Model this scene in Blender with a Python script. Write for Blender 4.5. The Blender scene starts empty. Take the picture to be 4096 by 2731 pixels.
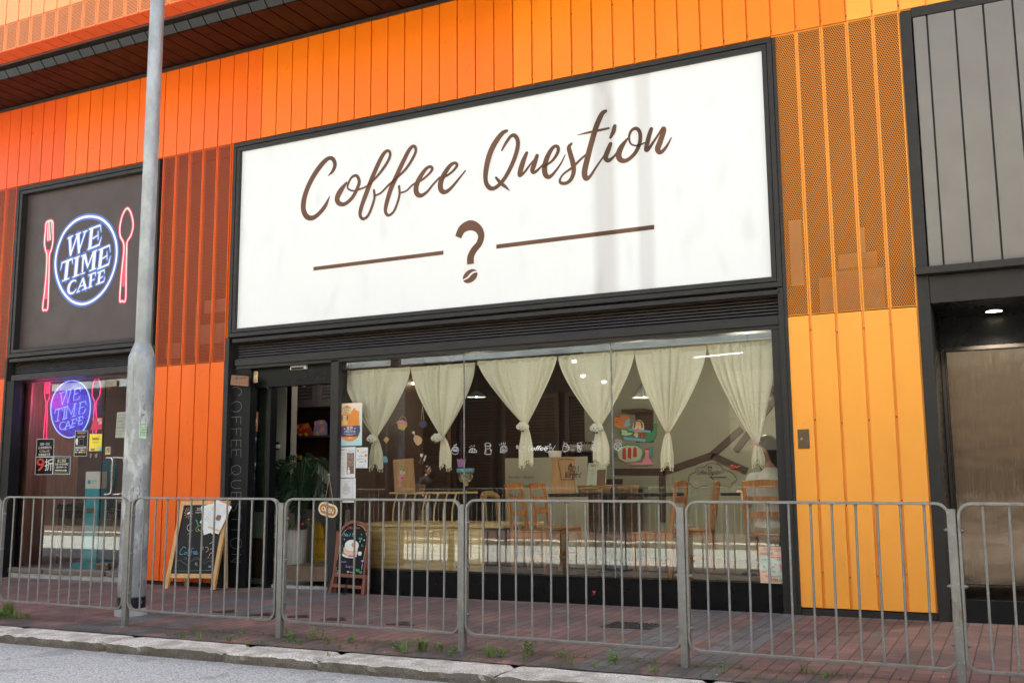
import bpy, bmesh, math, random
from mathutils import Vector, Matrix
R = math.radians
sc = bpy.context.scene
# ---------------------------------------------------------------- camera
CAM = Vector((12.98408, -9.85454, 1.185))
YAW, PIT, ROL = -.4593084, .1416505, -.0079979
FPX = 4082.005                       # focal length in pixels of the 4096 wide photograph
fw = Vector((math.sin(YAW) * math.cos(PIT), math.cos(YAW) * math.cos(PIT), math.sin(PIT)))
r0 = Vector((math.cos(YAW), -math.sin(YAW), 0)); u0 = r0.cross(fw)
rt = r0 * math.cos(ROL) + u0 * math.sin(ROL); up = -r0 * math.sin(ROL) + u0 * math.cos(ROL)
cd = bpy.data.cameras.new('camera'); cam = bpy.data.objects.new('camera', cd)
sc.collection.objects.link(cam); sc.camera = cam
cam.matrix_world = Matrix.Translation(CAM) @ Matrix((rt, up, -fw)).transposed().to_4x4()
cd.sensor_width = 36; cd.lens = 36 * FPX / 4096; cd.clip_start = .05; cd.clip_end = 3000
# ---------------------------------------------------------------- light
SUN_EL, SUN_ROT = R(62), R(14)
w = bpy.data.worlds.new('World'); sc.world = w; w.use_nodes = True
nt = w.node_tree; sky = nt.nodes.new('ShaderNodeTexSky'); sky.sky_type = 'NISHITA'; sky.sun_disc = False
sky.sun_elevation = SUN_EL; sky.sun_rotation = SUN_ROT; sky.dust_density = 3.5; sky.air_density = 1.0
bg = nt.nodes['Background']; bg.inputs[1].default_value = .09
nt.links.new(sky.outputs[0], bg.inputs[0])
sl = bpy.data.lights.new('sun', 'SUN'); sl.energy = 5; sl.angle = R(.5); sl.color = (1, .965, .86)
so = bpy.data.objects.new('sun', sl); sc.collection.objects.link(so)
sd = Vector((math.sin(SUN_ROT) * math.cos(SUN_EL), math.cos(SUN_ROT) * math.cos(SUN_EL), math.sin(SUN_EL)))
so.rotation_euler = sd.to_track_quat('Z', 'Y').to_euler(); so.location = (0, 0, 30)
sc.view_settings.view_transform = 'Standard'; sc.view_settings.look = 'None'
sc.view_settings.gamma = 1; sc.view_settings.exposure = 2.52
try:
    sc.cycles.use_denoising = True
    sc.cycles.max_bounces = 10; sc.cycles.transparent_max_bounces = 16
    sc.cycles.sample_clamp_indirect = 6
except Exception: pass
# ---------------------------------------------------------------- picture coordinates -> real points on real planes
K = 4096 / 2352
def ray(x, y): return fw + rt * ((x * K - 2048) / FPX) - up * ((y * K - 1365.5) / FPX)
def at(x, y, Y=0.0):
    d = ray(x, y); return CAM + d * ((Y - CAM.y) / d.y)
def atz(x, y, Z=0.0):
    d = ray(x, y); return CAM + d * ((Z - CAM.z) / d.z)
def Q(ox, oy, s):
    return lambda x, y: ((ox + x / s) / K, (oy + y / s) / K)
def qy(q, Y, *pts): return [at(*q(x, y), Y) for x, y in pts]
# ---------------------------------------------------------------- scene graph helpers
def tag(o, label=None, cat=None, group=None, kind=None):
    if label: o['label'] = label
    if cat: o['category'] = cat
    if group: o['group'] = group
    if kind: o['kind'] = kind
    return o
def thing(name, label, cat, loc=(0, 0, 0), rz=0, group=None):
    o = bpy.data.objects.new(name, None); sc.collection.objects.link(o)
    o.location = loc; o.rotation_euler = (0, 0, rz); o.empty_display_size = .1
    return tag(o, label, cat, group)
def copy_tree(o, parent=None):
    c = o.copy(); sc.collection.objects.link(c); c.parent = parent
    for ch in list(o.children): copy_tree(ch, c)
    return c
Z3 = Vector((0, 0, 1))
def cr(pts, n=6, closed=False):
    P = [Vector(p) for p in pts]; L = len(P); out = []
    rng = range(L if closed else L - 1)
    for i in rng:
        if closed: a, b, c, d = P[i - 1], P[i], P[(i + 1) % L], P[(i + 2) % L]
        else: a, b, c, d = P[max(i - 1, 0)], P[i], P[i + 1], P[min(i + 2, L - 1)]
        for k in range(n):
            t = k / n
            out.append(.5 * ((2 * b) + (-a + c) * t + (2 * a - 5 * b + 4 * c - d) * t * t + (-a + 3 * b - 3 * c + d) * t ** 3))
    if not closed: out.append(P[-1])
    return out
class MB:
    """collects shapes for ONE mesh object"""
    def __init__(s): s.v = []; s.f = []; s.m = []; s.sm = []
    def add(s, vs, fs, mi=0, smooth=False):
        b = len(s.v); s.v += [Vector(p) for p in vs]
        for f in fs: s.f.append([b + i for i in f]); s.m.append(mi); s.sm.append(smooth)
        return s
    def box(s, x0, x1, y0, y1, z0, z1, mi=0):
        return s.hexa([(x0, y0, z0), (x1, y0, z0), (x1, y1, z0), (x0, y1, z0), (x0, y0, z1), (x1, y0, z1), (x1, y1, z1), (x0, y1, z1)], mi)
    def hexa(s, p, mi=0):
        return s.add(p, [(0, 3, 2, 1), (4, 5, 6, 7), (0, 1, 5, 4), (1, 2, 6, 5), (2, 3, 7, 6), (3, 0, 4, 7)], mi)
    def rbox(s, x0, x1, y0, y1, z0, z1, r=.005, mi=0):
        bm = bmesh.new(); bmesh.ops.create_cube(bm, size=1)
        for v in bm.verts: v.co = Vector(((x0 + x1) / 2 + v.co.x * (x1 - x0), (y0 + y1) / 2 + v.co.y * (y1 - y0), (z0 + z1) / 2 + v.co.z * (z1 - z0)))
        bmesh.ops.bevel(bm, geom=bm.edges[:], offset=min(r, .45 * min(x1 - x0, y1 - y0, z1 - z0)), segments=2, affect='EDGES', profile=.5)
        return s.bm(bm, mi)
    def bm(s, bm, mi=0, smooth=False):
        bm.verts.index_update(); s.add([v.co.copy() for v in bm.verts], [[v.index for v in f.verts] for f in bm.faces], mi, smooth); bm.free(); return s
    def beam(s, a, b, w, t, upv=None, mi=0, w2=None, t2=None):
        """box along a->b, w = width across, t = thickness along upv"""
        a, b = Vector(a), Vector(b); d = (b - a).normalized(); n = Vector(upv if upv else (0, -1, 0))
        n = (n - d * n.dot(d)).normalized(); c = d.cross(n); w2 = w2 or w; t2 = t2 or t; p = []
        for q, ww, tt in ((a, w, t), (b, w2, t2)):
            for i, j in ((-1, -1), (1, -1), (1, 1), (-1, 1)): p.append(q + c * i * ww / 2 + n * j * tt / 2)
        return s.hexa(p, mi)
    def tube(s, pts, r, n=8, mi=0, closed=False, caps=True):
        P = [Vector(p) for p in pts]; L = len(P)
        rs = r if isinstance(r, (list, tuple)) else [r] * L; rings = []; ref = None
        for i in range(L):
            if closed: d = P[(i + 1) % L] - P[i - 1]
            else: d = P[min(i + 1, L - 1)] - P[max(i - 1, 0)]
            d = d.normalized() if d.length > 1e-9 else Vector((0, 0, 1))
            if ref is None: ref = Vector((0, 0, 1)) if abs(d.z) < .9 else Vector((1, 0, 0))
            a = ref - d * ref.dot(d)
            if a.length < 1e-6: a = d.orthogonal()
            a.normalize(); ref = a; b = d.cross(a)
            rings.append([P[i] + (a * math.cos(2 * math.pi * k / n) + b * math.sin(2 * math.pi * k / n)) * rs[i] for k in range(n)])
        vs = [q for rg in rings for q in rg]; fs = []
        for i in range(L if closed else L - 1):
            j = (i + 1) % L
            for k in range(n): fs.append((i * n + k, i * n + (k + 1) % n, j * n + (k + 1) % n, j * n + k))
        s.add(vs, fs, mi, True)
        if caps and not closed:
            s.add(rings[0], [tuple(range(n))[::-1]], mi); s.add(rings[-1], [tuple(range(n))], mi)
        return s
    def lathe(s, cx, cy, prof, n=24, mi=0, smooth=True, flute=0, nf=0):
        vs = []; fs = []
        for r, z in prof:
            for k in range(n):
                a = 2 * math.pi * k / n; rr = r * (1 + flute * math.cos(a * nf)) if nf else r
                vs.append((cx + rr * math.cos(a), cy + rr * math.sin(a), z))
        for i in range(len(prof) - 1):
            for k in range(n): fs.append((i * n + k, i * n + (k + 1) % n, (i + 1) * n + (k + 1) % n, (i + 1) * n + k))
        return s.add(vs, fs, mi, smooth)
    def ball(s, c, r, sx=1, sy=1, sz=1, mi=0, seg=12, jit=0, seed=0):
        rn = random.Random(seed); bm = bmesh.new(); bmesh.ops.create_uvsphere(bm, u_segments=seg, v_segments=max(6, seg * 2 // 3), radius=r)
        for v in bm.verts:
            k = 1 + rn.uniform(-jit, jit); v.co = Vector((v.co.x * sx * k, v.co.y * sy * k, v.co.z * sz * k)) + Vector(c)
        return s.bm(bm, mi, True)
    def poly(s, pts, th=0, n=(0, -1, 0), mi=0):
        """flat outline; th = thickness behind the face"""
        P = [Vector(p) for p in pts]; L = len(P)
        nn = Vector((0, 0, 0))
        for i in range(L): nn += P[i].cross(P[(i + 1) % L])
        if nn.dot(Vector(n)) < 0: P.reverse()
        s.add(P, [tuple(range(L))], mi)
        if th:
            B = [p - Vector(n).normalized() * th for p in P]
            s.add(P + B, [(i, L + i, L + (i + 1) % L, (i + 1) % L) for i in range(L)], mi); s.add(B, [tuple(range(L))[::-1]], mi)
        return s
    def ribbon(s, pts, w, n=(0, -1, 0), mi=0, closed=False, cap=True):
        P = [Vector(p) for p in pts]; L = len(P); n = Vector(n).normalized()
        ws = w if isinstance(w, (list, tuple)) else [w] * L; vs = []
        for i in range(L):
            if closed: d = P[(i + 1) % L] - P[i - 1]
            else: d = P[min(i + 1, L - 1)] - P[max(i - 1, 0)]
            c = n.cross(d)
            c = c.normalized() if c.length > 1e-9 else Vector((1, 0, 0))
            vs += [P[i] + c * ws[i] / 2, P[i] - c * ws[i] / 2]
        fs = []
        for i in range(L if closed else L - 1):
            j = (i + 1) % L; fs.append((2 * i, 2 * j, 2 * j + 1, 2 * i + 1))
        s.add(vs, fs, mi)
        if cap and not closed:
            for i, sg in ((0, -1), (L - 1, 1)):
                d = (P[min(i + 1, L - 1)] - P[max(i - 1, 0)]).normalized() * sg; c = n.cross(d); r = ws[i] / 2
                if r > 1e-5:
                    arc = [P[i] + c * r * math.cos(t * math.pi / 4) + d * r * math.sin(t * math.pi / 4) for t in range(5)]
                    s.poly(arc, 0, n, mi)
        return s
    def disc(s, c, r, n=(0, -1, 0), mi=0, ax=None, seg=16, sx=1, sz=1):
        c = Vector(c); n = Vector(n).normalized(); a = Vector(ax) if ax else (Vector((1, 0, 0)) - n * n.x).normalized(); b = n.cross(a)
        return s.poly([c + a * r * sx * math.cos(2 * math.pi * k / seg) + b * r * sz * math.sin(2 * math.pi * k / seg) for k in range(seg)], 0, n, mi)
    def cyl(s, a, b, r, n=12, mi=0, r2=None): return s.tube([a, b], [r, r2 if r2 is not None else r], n, mi)
    def text(s, txt, o, h, right=(1, 0, 0), upv=(0, 0, 1), width=None, align='LEFT', mi=0, bold=0, shear=0, spacing=1.0):
        """print text: o = left (or centre) end of the baseline, h = cap height"""
        key = (txt, bold, shear, spacing)
        if key not in MB.cache:
            c = bpy.data.curves.new('t', 'FONT'); c.body = txt; c.size = 1; c.offset = bold; c.shear = shear; c.space_character = spacing
            c.resolution_u = 3
            ob = bpy.data.objects.new('t', c); sc.collection.objects.link(ob); bpy.context.view_layer.update()
            me = bpy.data.meshes.new_from_object(ob.evaluated_get(bpy.context.evaluated_depsgraph_get()))
            MB.cache[key] = ([v.co.copy() for v in me.vertices], [tuple(p.vertices) for p in me.polygons])
            bpy.data.objects.remove(ob); bpy.data.curves.remove(c); bpy.data.meshes.remove(me)
        vs, fs = MB.cache[key]
        if not vs: return s
        x0 = min(v.x for v in vs); x1 = max(v.x for v in vs)
        k = h / .7; kx = width / (x1 - x0) if width else k
        off = {'LEFT': -x0 * kx, 'CENTER': -(x0 + x1) / 2 * kx}[align]
        o, rr, uu = Vector(o), Vector(right), Vector(upv)
        return s.add([o + rr * (v.x * kx + off) + uu * (v.y * k) for v in vs], fs, mi)
    def xf(s, M):
        s.v = [M @ v for v in s.v]; return s
    def build(s, name, mats, parent=None, local=False, label=None, bevel=0):
        me = bpy.data.meshes.new(name); off = Vector((0, 0, 0))
        if parent is not None and not local:
            p = parent
            while p is not None: off += p.location; p = p.parent
        me.from_pydata([tuple(v - off) for v in s.v], [], s.f)
        for m in (mats if isinstance(mats, (list, tuple)) else [mats]): me.materials.append(m)
        me.polygons.foreach_set('material_index', s.m); me.polygons.foreach_set('use_smooth', s.sm); me.update()
        o = bpy.data.objects.new(name, me); sc.collection.objects.link(o)
        if parent is not None: o.parent = parent
        if label: o['label'] = label
        if bevel:
            b = o.modifiers.new('edge', 'BEVEL'); b.width = bevel; b.segments = 2; b.limit_method = 'ANGLE'
        return o
    def solo(s, name, mats, label, cat, group=None):
        """one mesh that is itself a thing, origin at its middle"""
        c = sum(s.v, Vector((0, 0, 0))) / len(s.v); s.v = [v - c for v in s.v]
        o = s.build(name, mats); o.location = c; return tag(o, label, cat, group)
MB.cache = {}
# ---------------------------------------------------------------- materials
M = {}
class NB:
    def __init__(s, name):
        s.m = bpy.data.materials.new(name); s.m.use_nodes = True; s.t = s.m.node_tree; s.b = s.t.nodes['Principled BSDF']; M[name] = s.m
    def n(s, ty, **kw):
        x = s.t.nodes.new('ShaderNode' + ty)
        for k, v in kw.items():
            if isinstance(k, str) and hasattr(x, k): setattr(x, k, v)
        return x
    def l(s, a, b): s.t.links.new(a, b)
    def val(s, sock, v):
        if hasattr(v, 'links') or hasattr(v, 'is_linked'): s.l(v, sock)
        else: sock.default_value = v
    def math(s, op, a, b=0.0, c=0.0):
        x = s.n('Math', operation=op); s.val(x.inputs[0], a); s.val(x.inputs[1], b); s.val(x.inputs[2], c); return x.outputs[0]
    def mix(s, f, a, b, mode='MIX'):
        x = s.n('Mix', data_type='RGBA', blend_type=mode); s.val(x.inputs[0], f); s.val(x.inputs[6], a); s.val(x.inputs[7], b); return x.outputs[2]
    def pos(s): return s.n('NewGeometry').outputs['Position']
    def obj(s): return s.n('TexCoord').outputs['Object']
    def scale(s, v, sc_):
        x = s.n('Mapping'); s.l(v, x.inputs[0]); x.inputs['Scale'].default_value = sc_; return x.outputs[0]
    def noise(s, v, sc_, det=3.0, rough=.55):
        x = s.n('TexNoise'); s.l(v, x.inputs['Vector']); x.inputs['Scale'].default_value = sc_; x.inputs['Detail'].default_value = det
        x.inputs['Roughness'].default_value = rough; return x.outputs['Fac']
    def ramp(s, f, stops):
        x = s.n('ValToRGB'); s.l(f, x.inputs[0]); e = x.color_ramp.elements
        while len(e) < len(stops): e.new(.5)
        for i, (p, c) in enumerate(stops):
            e[i].position = p; e[i].color = (c, c, c, 1) if isinstance(c, (int, float)) else tuple(c) + (1,) * (4 - len(c))
        return x.outputs[0]
    def bump(s, h, st=.3, d=.01):
        x = s.n('Bump'); s.l(h, x.inputs['Height']); x.inputs['Strength'].default_value = st; x.inputs['Distance'].default_value = d
        s.l(x.outputs[0], s.b.inputs['Normal']); return x
def c4(c): return tuple(c) + (1,) if len(c) == 3 else c
def mul(c, k): return tuple(min(1, x * k) for x in c[:3])
def mat(name, col, rough=.5, metal=0, var=.12, sc_=6.0, stretch=(1, 1, 1), bump=0, bsc=60, emit=0, coat=0, spec=None, world=True):
    b = NB(name); p = b.pos() if world else b.obj()
    if stretch != (1, 1, 1): p = b.scale(p, stretch)
    f = b.ramp(b.noise(p, sc_, 4), [(.3, 0), (.7, 1)])
    b.l(b.mix(f, c4(mul(col, 1 - var)), c4(mul(col, 1 + var))), b.b.inputs['Base Color'])
    b.b.inputs['Roughness'].default_value = rough; b.b.inputs['Metallic'].default_value = metal
    r = b.ramp(b.noise(p, sc_ * 2.7, 3), [(.3, max(0, rough - .07)), (.7, min(1, rough + .09))]); b.l(r, b.b.inputs['Roughness'])
    if bump: b.bump(b.noise(p, bsc, 3), bump, .004)
    if emit: b.b.inputs['Emission Color'].default_value = c4(col); b.b.inputs['Emission Strength'].default_value = emit
    if coat: b.b.inputs['Coat Weight'].default_value = coat
    if spec is not None: b.b.inputs['Specular IOR Level'].default_value = spec
    return b.m
# ================================================================ materials of the setting
def clad(name, col):
    b = NB(name); p = b.pos()
    big = b.noise(b.scale(p, (.8, 1, .35)), 2.2, 3); fine = b.noise(p, 260, 2)
    c = b.mix(b.ramp(big, [(.3, 0), (.7, 1)]), c4(mul(col, .95)), c4(mul(col, 1.05)))
    dirt = b.ramp(b.noise(b.scale(p, (7, 1, 2)), 3.1, 5, .7), [(.62, 0), (.78, 1)])
    c = b.mix(b.math('MULTIPLY', dirt, .22), c, (.12, .06, .03, 1)); b.l(c, b.b.inputs['Base Color'])
    b.l(b.ramp(b.noise(p, 9, 4), [(.3, .27), (.7, .36)]), b.b.inputs['Roughness']); b.b.inputs['Specular IOR Level'].default_value = .27
    b.bump(b.math('ADD', b.math('MULTIPLY', fine, .25), big), .12, .012); return b.m
def perf(name, col, pitch=.0212, rad=.0080):
    """sheet metal pierced by a hexagonal grid of real see-through holes"""
    m = clad(name, col); b = NB.__new__(NB); b.m = m; b.t = m.node_tree; b.b = b.t.nodes['Principled BSDF']
    sp = b.n('SeparateXYZ'); b.l(b.pos(), sp.inputs[0]); a, h = pitch, pitch * math.sqrt(3)
    def cell(ox):
        u = b.math('SUBTRACT', b.math('FRACT', b.math('ADD', b.math('DIVIDE', sp.outputs[0], a), ox)), .5)
        v = b.math('SUBTRACT', b.math('FRACT', b.math('ADD', b.math('DIVIDE', sp.outputs[2], h), ox)), .5)
        u = b.math('MULTIPLY', u, a); v = b.math('MULTIPLY', v, h)
        return b.math('SQRT', b.math('ADD', b.math('MULTIPLY', u, u), b.math('MULTIPLY', v, v)))
    hole = b.math('LESS_THAN', b.math('MINIMUM', cell(0), cell(.5)), rad)
    tr = b.n('BsdfTransparent'); mx = b.n('MixShader'); b.l(hole, mx.inputs[0]); b.l(b.b.outputs[0], mx.inputs[1]); b.l(tr.outputs[0], mx.inputs[2])
    b.l(mx.outputs[0], b.t.nodes['Material Output'].inputs[0]); return m
TON = [(.76, .095, .012), (.84, .132, .008), (.82, .165, .004), (.87, .225, .008), (.96, .385, .055)]
for i, c in enumerate(TON): clad('clad%d' % i, c)
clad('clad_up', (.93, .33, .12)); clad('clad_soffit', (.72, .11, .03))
perf('perf_red', (.42, .06, .009)); perf('perf_amber', (.66, .225, .024)); perf('perf_up', (.92, .30, .10))
mat('frame', (.026, .023, .022), .5, 0, .12, 4, (1, 1, 3), spec=.3); mat('frame_lt', (.028, .024, .023), .5, 0, .1, 5, spec=.3)
mat('black', (.009, .009, .010), .45, 0, .1, 5, bump=.05, spec=.2); mat('black_gloss', (.005, .005, .006), .3, 0, .08, 3, spec=.2)
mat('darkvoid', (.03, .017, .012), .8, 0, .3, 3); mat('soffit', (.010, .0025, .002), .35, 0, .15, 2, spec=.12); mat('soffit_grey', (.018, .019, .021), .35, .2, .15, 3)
mat('pipe', (.18, .07, .055), .45, .3); mat('greyclad', (.19, .172, .158), .42, .25, .05, 1.5, bump=.06, bsc=200)
mat('louvre', (.045, .034, .028), .4, .4, .25, 6, (1, 1, 8)); pass
mat('concrete', (.36, .36, .35), .85, 0, .2, 5, bump=.3, bsc=40)
def steel():
    b = NB('steel'); p = b.pos(); n = b.noise(b.scale(p, (60, 1, 1.2)), 6, 4)
    b.l(b.mix(n, (.19, .148, .117, 1), (.235, .188, .15, 1)), b.b.inputs['Base Color']); b.b.inputs['Metallic'].default_value = 1
    b.l(b.ramp(b.noise(b.scale(p, (30, 1, 1)), 5, 3), [(.3, .15), (.7, .24)]), b.b.inputs['Roughness'])
    b.bump(b.math('ADD', b.math('MULTIPLY', b.noise(b.scale(p, (.9, 1, 1.6)), 1.6, 2), 6), b.math('MULTIPLY', n, .02)), .09, .012)
steel()
b = NB('galv'); p = b.pos(); n = b.noise(p, 14, 4); r2 = b.ramp(b.noise(b.scale(p, (1, 1, .4)), 9, 6, .7), [(.60, 0), (.70, .75)]); c = b.mix(n, (.15, .148, .138, 1), (.29, .285, .27, 1)); c = b.mix(b.ramp(b.noise(p, 60, 3), [(.62, 0), (.7, .5)]), c, (.42, .41, .39, 1)); c = b.mix(r2, c, (.16, .10, .06, 1)); b.l(c, b.b.inputs['Base Color']); b.b.inputs['Metallic'].default_value = .45; b.b.inputs['Roughness'].default_value = .5; b.bump(n, .15, .004)
def paving(name='paving'):
    b = NB(name); sp = b.n('SeparateXYZ'); b.l(b.pos(), sp.inputs[0]); x0, y0 = sp.outputs[0], sp.outputs[1]
    wob = b.math('MULTIPLY', b.math('SUBTRACT', b.noise(b.pos(), 3, 2), .5), .012)
    x = b.math('ADD', x0, wob); y = b.math('ADD', y0, wob); CW, BL = .1135, .232
    ci = b.math('FLOOR', b.math('DIVIDE', x, CW)); fx = b.math('FRACT', b.math('DIVIDE', x, CW))
    edge = b.math('LESS_THAN', y, -2.80)                                   # soldier strip against the kerb has its own offset
    yo = b.math('ADD', b.math('DIVIDE', y, BL), b.math('ADD', b.math('MULTIPLY', b.math('MODULO', ci, 2), .5), b.math('MULTIPLY', edge, .27)))
    ri = b.math('FLOOR', yo); fy = b.math('FRACT', yo)
    dx = b.math('MULTIPLY', b.math('MINIMUM', fx, b.math('SUBTRACT', 1, fx)), CW); dy = b.math('MULTIPLY', b.math('MINIMUM', fy, b.math('SUBTRACT', 1, fy)), BL)
    d = b.math('MINIMUM', b.math('MULTIPLY', dx, .8), dy)
    seam = b.math('ABSOLUTE', b.math('ADD', y, 2.80)); d = b.math('MINIMUM', d, b.math('MULTIPLY', seam, .6))
    dn = b.math('ADD', d, b.math('MULTIPLY', b.math('SUBTRACT', b.noise(b.pos(), 70, 3), .5), .005))
    joint = b.math('SUBTRACT', 1, b.ramp(b.math('DIVIDE', dn, .0075), [(.3, 0), (.62, 1)]))
    cv = b.n('CombineXYZ'); b.l(ci, cv.inputs[0]); b.l(ri, cv.inputs[1]); b.l(edge, cv.inputs[2])
    wn = b.n('TexWhiteNoise'); wn.noise_dimensions = '3D'; b.l(cv.outputs[0], wn.inputs['Vector']); rnd = wn.outputs['Value']
    red = b.mix(rnd, (.165, .066, .050, 1), (.30, .135, .095, 1)); gry = b.mix(rnd, (.095, .095, .09, 1), (.17, .166, .155, 1))
    def band(a, c): return b.math('MULTIPLY', b.math('GREATER_THAN', ci, math.floor(a / CW) - .5), b.math('LESS_THAN', ci, math.floor(c / CW) + .5))
    jog = b.math('ADD', band(5.15, 5.55), b.math('ADD', band(5.86, 6.12), b.math('ADD', band(10.18, 10.5), band(10.80, 11.05))))
    jog = b.math('MINIMUM', 1, jog)
    odd = b.math('GREATER_THAN', rnd, .985); gm = b.math('MINIMUM', 1, b.math('ADD', b.math('MULTIPLY', jog, b.math('GREATER_THAN', rnd, .03)), odd))
    c = b.mix(gm, red, gry)
    spk = b.noise(b.pos(), 420, 2); c = b.mix(b.ramp(spk, [(.35, 0), (.7, .45)]), c, (.27, .21, .19, 1))
    dirt = b.ramp(b.noise(b.pos(), 1.3, 6, .62), [(.34, 0), (.66, .8)]); c = b.mix(dirt, c, (.085, .066, .056, 1)); st_ = b.ramp(b.noise(b.pos(), 9, 4, .6), [(.60, 0), (.68, .6)]); c = b.mix(st_, c, (.055, .045, .040, 1))
    # grime and moss that have collected along the kerb and near the lamp post
    grime = b.math('MULTIPLY', b.ramp(b.math('MULTIPLY', b.math('ADD', y0, 2.45), -1.6), [(0, 0), (1, 1)]), b.ramp(b.noise(b.pos(), 2.6, 5, .6), [(.38, 0), (.62, .85)]))
    c = b.mix(grime, c, (.050, .048, .036, 1))
    foot = b.math('MULTIPLY', b.ramp(b.math('MULTIPLY', b.math('ADD', y0, .16), 6), [(0, 0), (.8, .65)]), b.noise(b.pos(), 5, 4)); c = b.mix(foot, c, (.30, .25, .21, 1))
    c = b.mix(b.math('MULTIPLY', joint, .85), c, (.035, .028, .024, 1)); b.l(c, b.b.inputs['Base Color']); b.b.inputs['Roughness'].default_value = .82
    hgt = b.math('ADD', b.math('SUBTRACT', b.math('MULTIPLY', rnd, .25), joint), b.math('MULTIPLY', spk, .25)); b.bump(hgt, .6, .006)
paving()
def asphalt():
    b = NB('asphalt'); p = b.pos()
    v = b.n('TexVoronoi'); b.l(p, v.inputs['Vector']); v.inputs['Scale'].default_value = 62
    c = b.mix(b.ramp(v.outputs['Distance'], [(.25, 0), (.6, 1)]), (.52, .53, .50, 1), (.17, .175, .165, 1))
    wn = b.n('TexWhiteNoise'); b.l(v.outputs['Color'], wn.inputs['Vector']); c = b.mix(b.math('MULTIPLY', wn.outputs['Value'], .5), c, (.66, .67, .62, 1))
    c = b.mix(b.ramp(b.noise(p, .9, 5), [(.35, 0), (.75, .35)]), c, (.32, .32, .31, 1))
    sy = b.n('SeparateXYZ'); b.l(p, sy.inputs[0]); gut = b.math('MULTIPLY', b.ramp(b.math('MULTIPLY', b.math('ADD', sy.outputs[1], 3.95), 2.8), [(.2, 0), (1, 1)]), b.ramp(b.noise(p, 7, 5, .6), [(.3, .25), (.65, 1)])); c = b.mix(b.math('MULTIPLY', gut, .6), c, (.13, .115, .09, 1))
    c = b.mix(b.ramp(b.noise(p, 2.3, 3), [(.64, 0), (.67, .35)]), c, (.12, .12, .12, 1))
    b.l(c, b.b.inputs['Base Color']); b.b.inputs['Roughness'].default_value = .9; b.bump(v.outputs['Distance'], .7, .006)
asphalt()
def granite():
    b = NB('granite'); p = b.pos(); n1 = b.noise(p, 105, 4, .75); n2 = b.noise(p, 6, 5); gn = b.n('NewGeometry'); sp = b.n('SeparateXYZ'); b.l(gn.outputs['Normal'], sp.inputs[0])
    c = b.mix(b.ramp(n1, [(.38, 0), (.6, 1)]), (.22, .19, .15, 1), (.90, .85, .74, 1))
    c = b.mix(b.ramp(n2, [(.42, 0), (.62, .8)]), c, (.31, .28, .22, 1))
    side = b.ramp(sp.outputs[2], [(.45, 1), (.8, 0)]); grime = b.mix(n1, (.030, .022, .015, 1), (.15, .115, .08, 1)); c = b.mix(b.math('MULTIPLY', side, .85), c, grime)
    b.l(c, b.b.inputs['Base Color']); b.b.inputs['Roughness'].default_value = .9; b.bump(b.math('ADD', n1, b.noise(p, 40, 4)), .7, .012)
granite()
def wood(name, col, var=.22, rough=.45, ax=0, gs=1.0):
    b = NB(name); p = b.obj(); st = [9, 9, 9]; st[ax] = .7
    n = b.noise(b.scale(p, tuple(st)), 4 * gs, 5, .6); f = b.ramp(n, [(.3, 0), (.5, .4), (.56, .8), (.7, 1)])
    b.l(b.mix(f, c4(mul(col, 1 - var)), c4(mul(col, 1 + var))), b.b.inputs['Base Color']); b.b.inputs['Roughness'].default_value = rough; b.bump(n, .08, .003)
wood('oak_x', (.72, .54, .28), .25); wood('oak_z', (.50, .26, .09), .22, ax=2); wood('chair', (.44, .18, .048), .32, ax=2); wood('chair_pale', (.42, .27, .12), .2, ax=2)
wood('pine', (.62, .34, .12), .15, ax=2); wood('walnut', (.22, .095, .045), .25, ax=2); wood('beam', (.050, .025, .016), .25, .55); wood('board_oak', (.50, .26, .115), .16, ax=2)
wood('wall_oak', (.34, .205, .12), .18, .5, ax=2); wood('redbrown', (.21, .060, .035), .15, .6, ax=2); wood('cabinet', (.06, .028, .016), .3, .5)
def glass(name, tint=(1, 1, 1), boost=1.0):
    b = NB(name); t = b.t; t.nodes.remove(b.b)
    tr = b.n('BsdfTransparent'); tr.inputs[0].default_value = c4(tint); gl = b.n('BsdfGlossy'); gl.inputs['Roughness'].default_value = .0; gl.inputs[0].default_value = (.97, 1, .985, 1)
    fr = b.n('Fresnel'); fr.inputs[0].default_value = 1.5; mx = b.n('MixShader'); b.l(b.math('MINIMUM', .98, b.math('MULTIPLY', fr.outputs[0], boost)), mx.inputs[0])
    b.l(tr.outputs[0], mx.inputs[1]); b.l(gl.outputs[0], mx.inputs[2]); b.l(mx.outputs[0], t.nodes['Material Output'].inputs[0])
glass('glass', (.93, .96, .94), 2.5); glass('glass_green', (.62, .78, .68), 1.6); glass('acrylic', (.96, .96, 1), 1.5)
# ================================================================ the ground
def grid(mb, x0, x1, nx, yz, mi=0):
    vs = []; fs = []; n = len(yz)
    for i in range(nx + 1):
        x = x0 + (x1 - x0) * i / nx; vs += [(x, y, z) for y, z in yz]
    for i in range(nx):
        for j in range(n - 1): a = i * n + j; fs.append((a, a + 1, a + n + 1, a + n))
    return mb.add(vs, fs, mi)
KB = -3.24
g = MB(); g.add([(-300, -300, -.34), (300, -300, -.34), (300, 300, -.34), (-300, 300, -.34)], [(0, 1, 2, 3)]); tag(g.build('ground', M['concrete']), kind='structure')
g = MB(); grid(g, -40, 60, 50, [(KB + .02, -.045), (-2.9, -.038), (-1.5, -.012), (-.3, 0), (.6, 0)]); tag(g.build('pavement', M['paving']), kind='structure')
g = MB(); g.add([(-90, -11.3, -.125), (110, -11.3, -.125), (110, -3.5, -.125), (-90, -3.5, -.125)], [(0, 1, 2, 3)]); tag(g.build('road', M['asphalt']), kind='structure')
from mathutils import noise as mn
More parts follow.
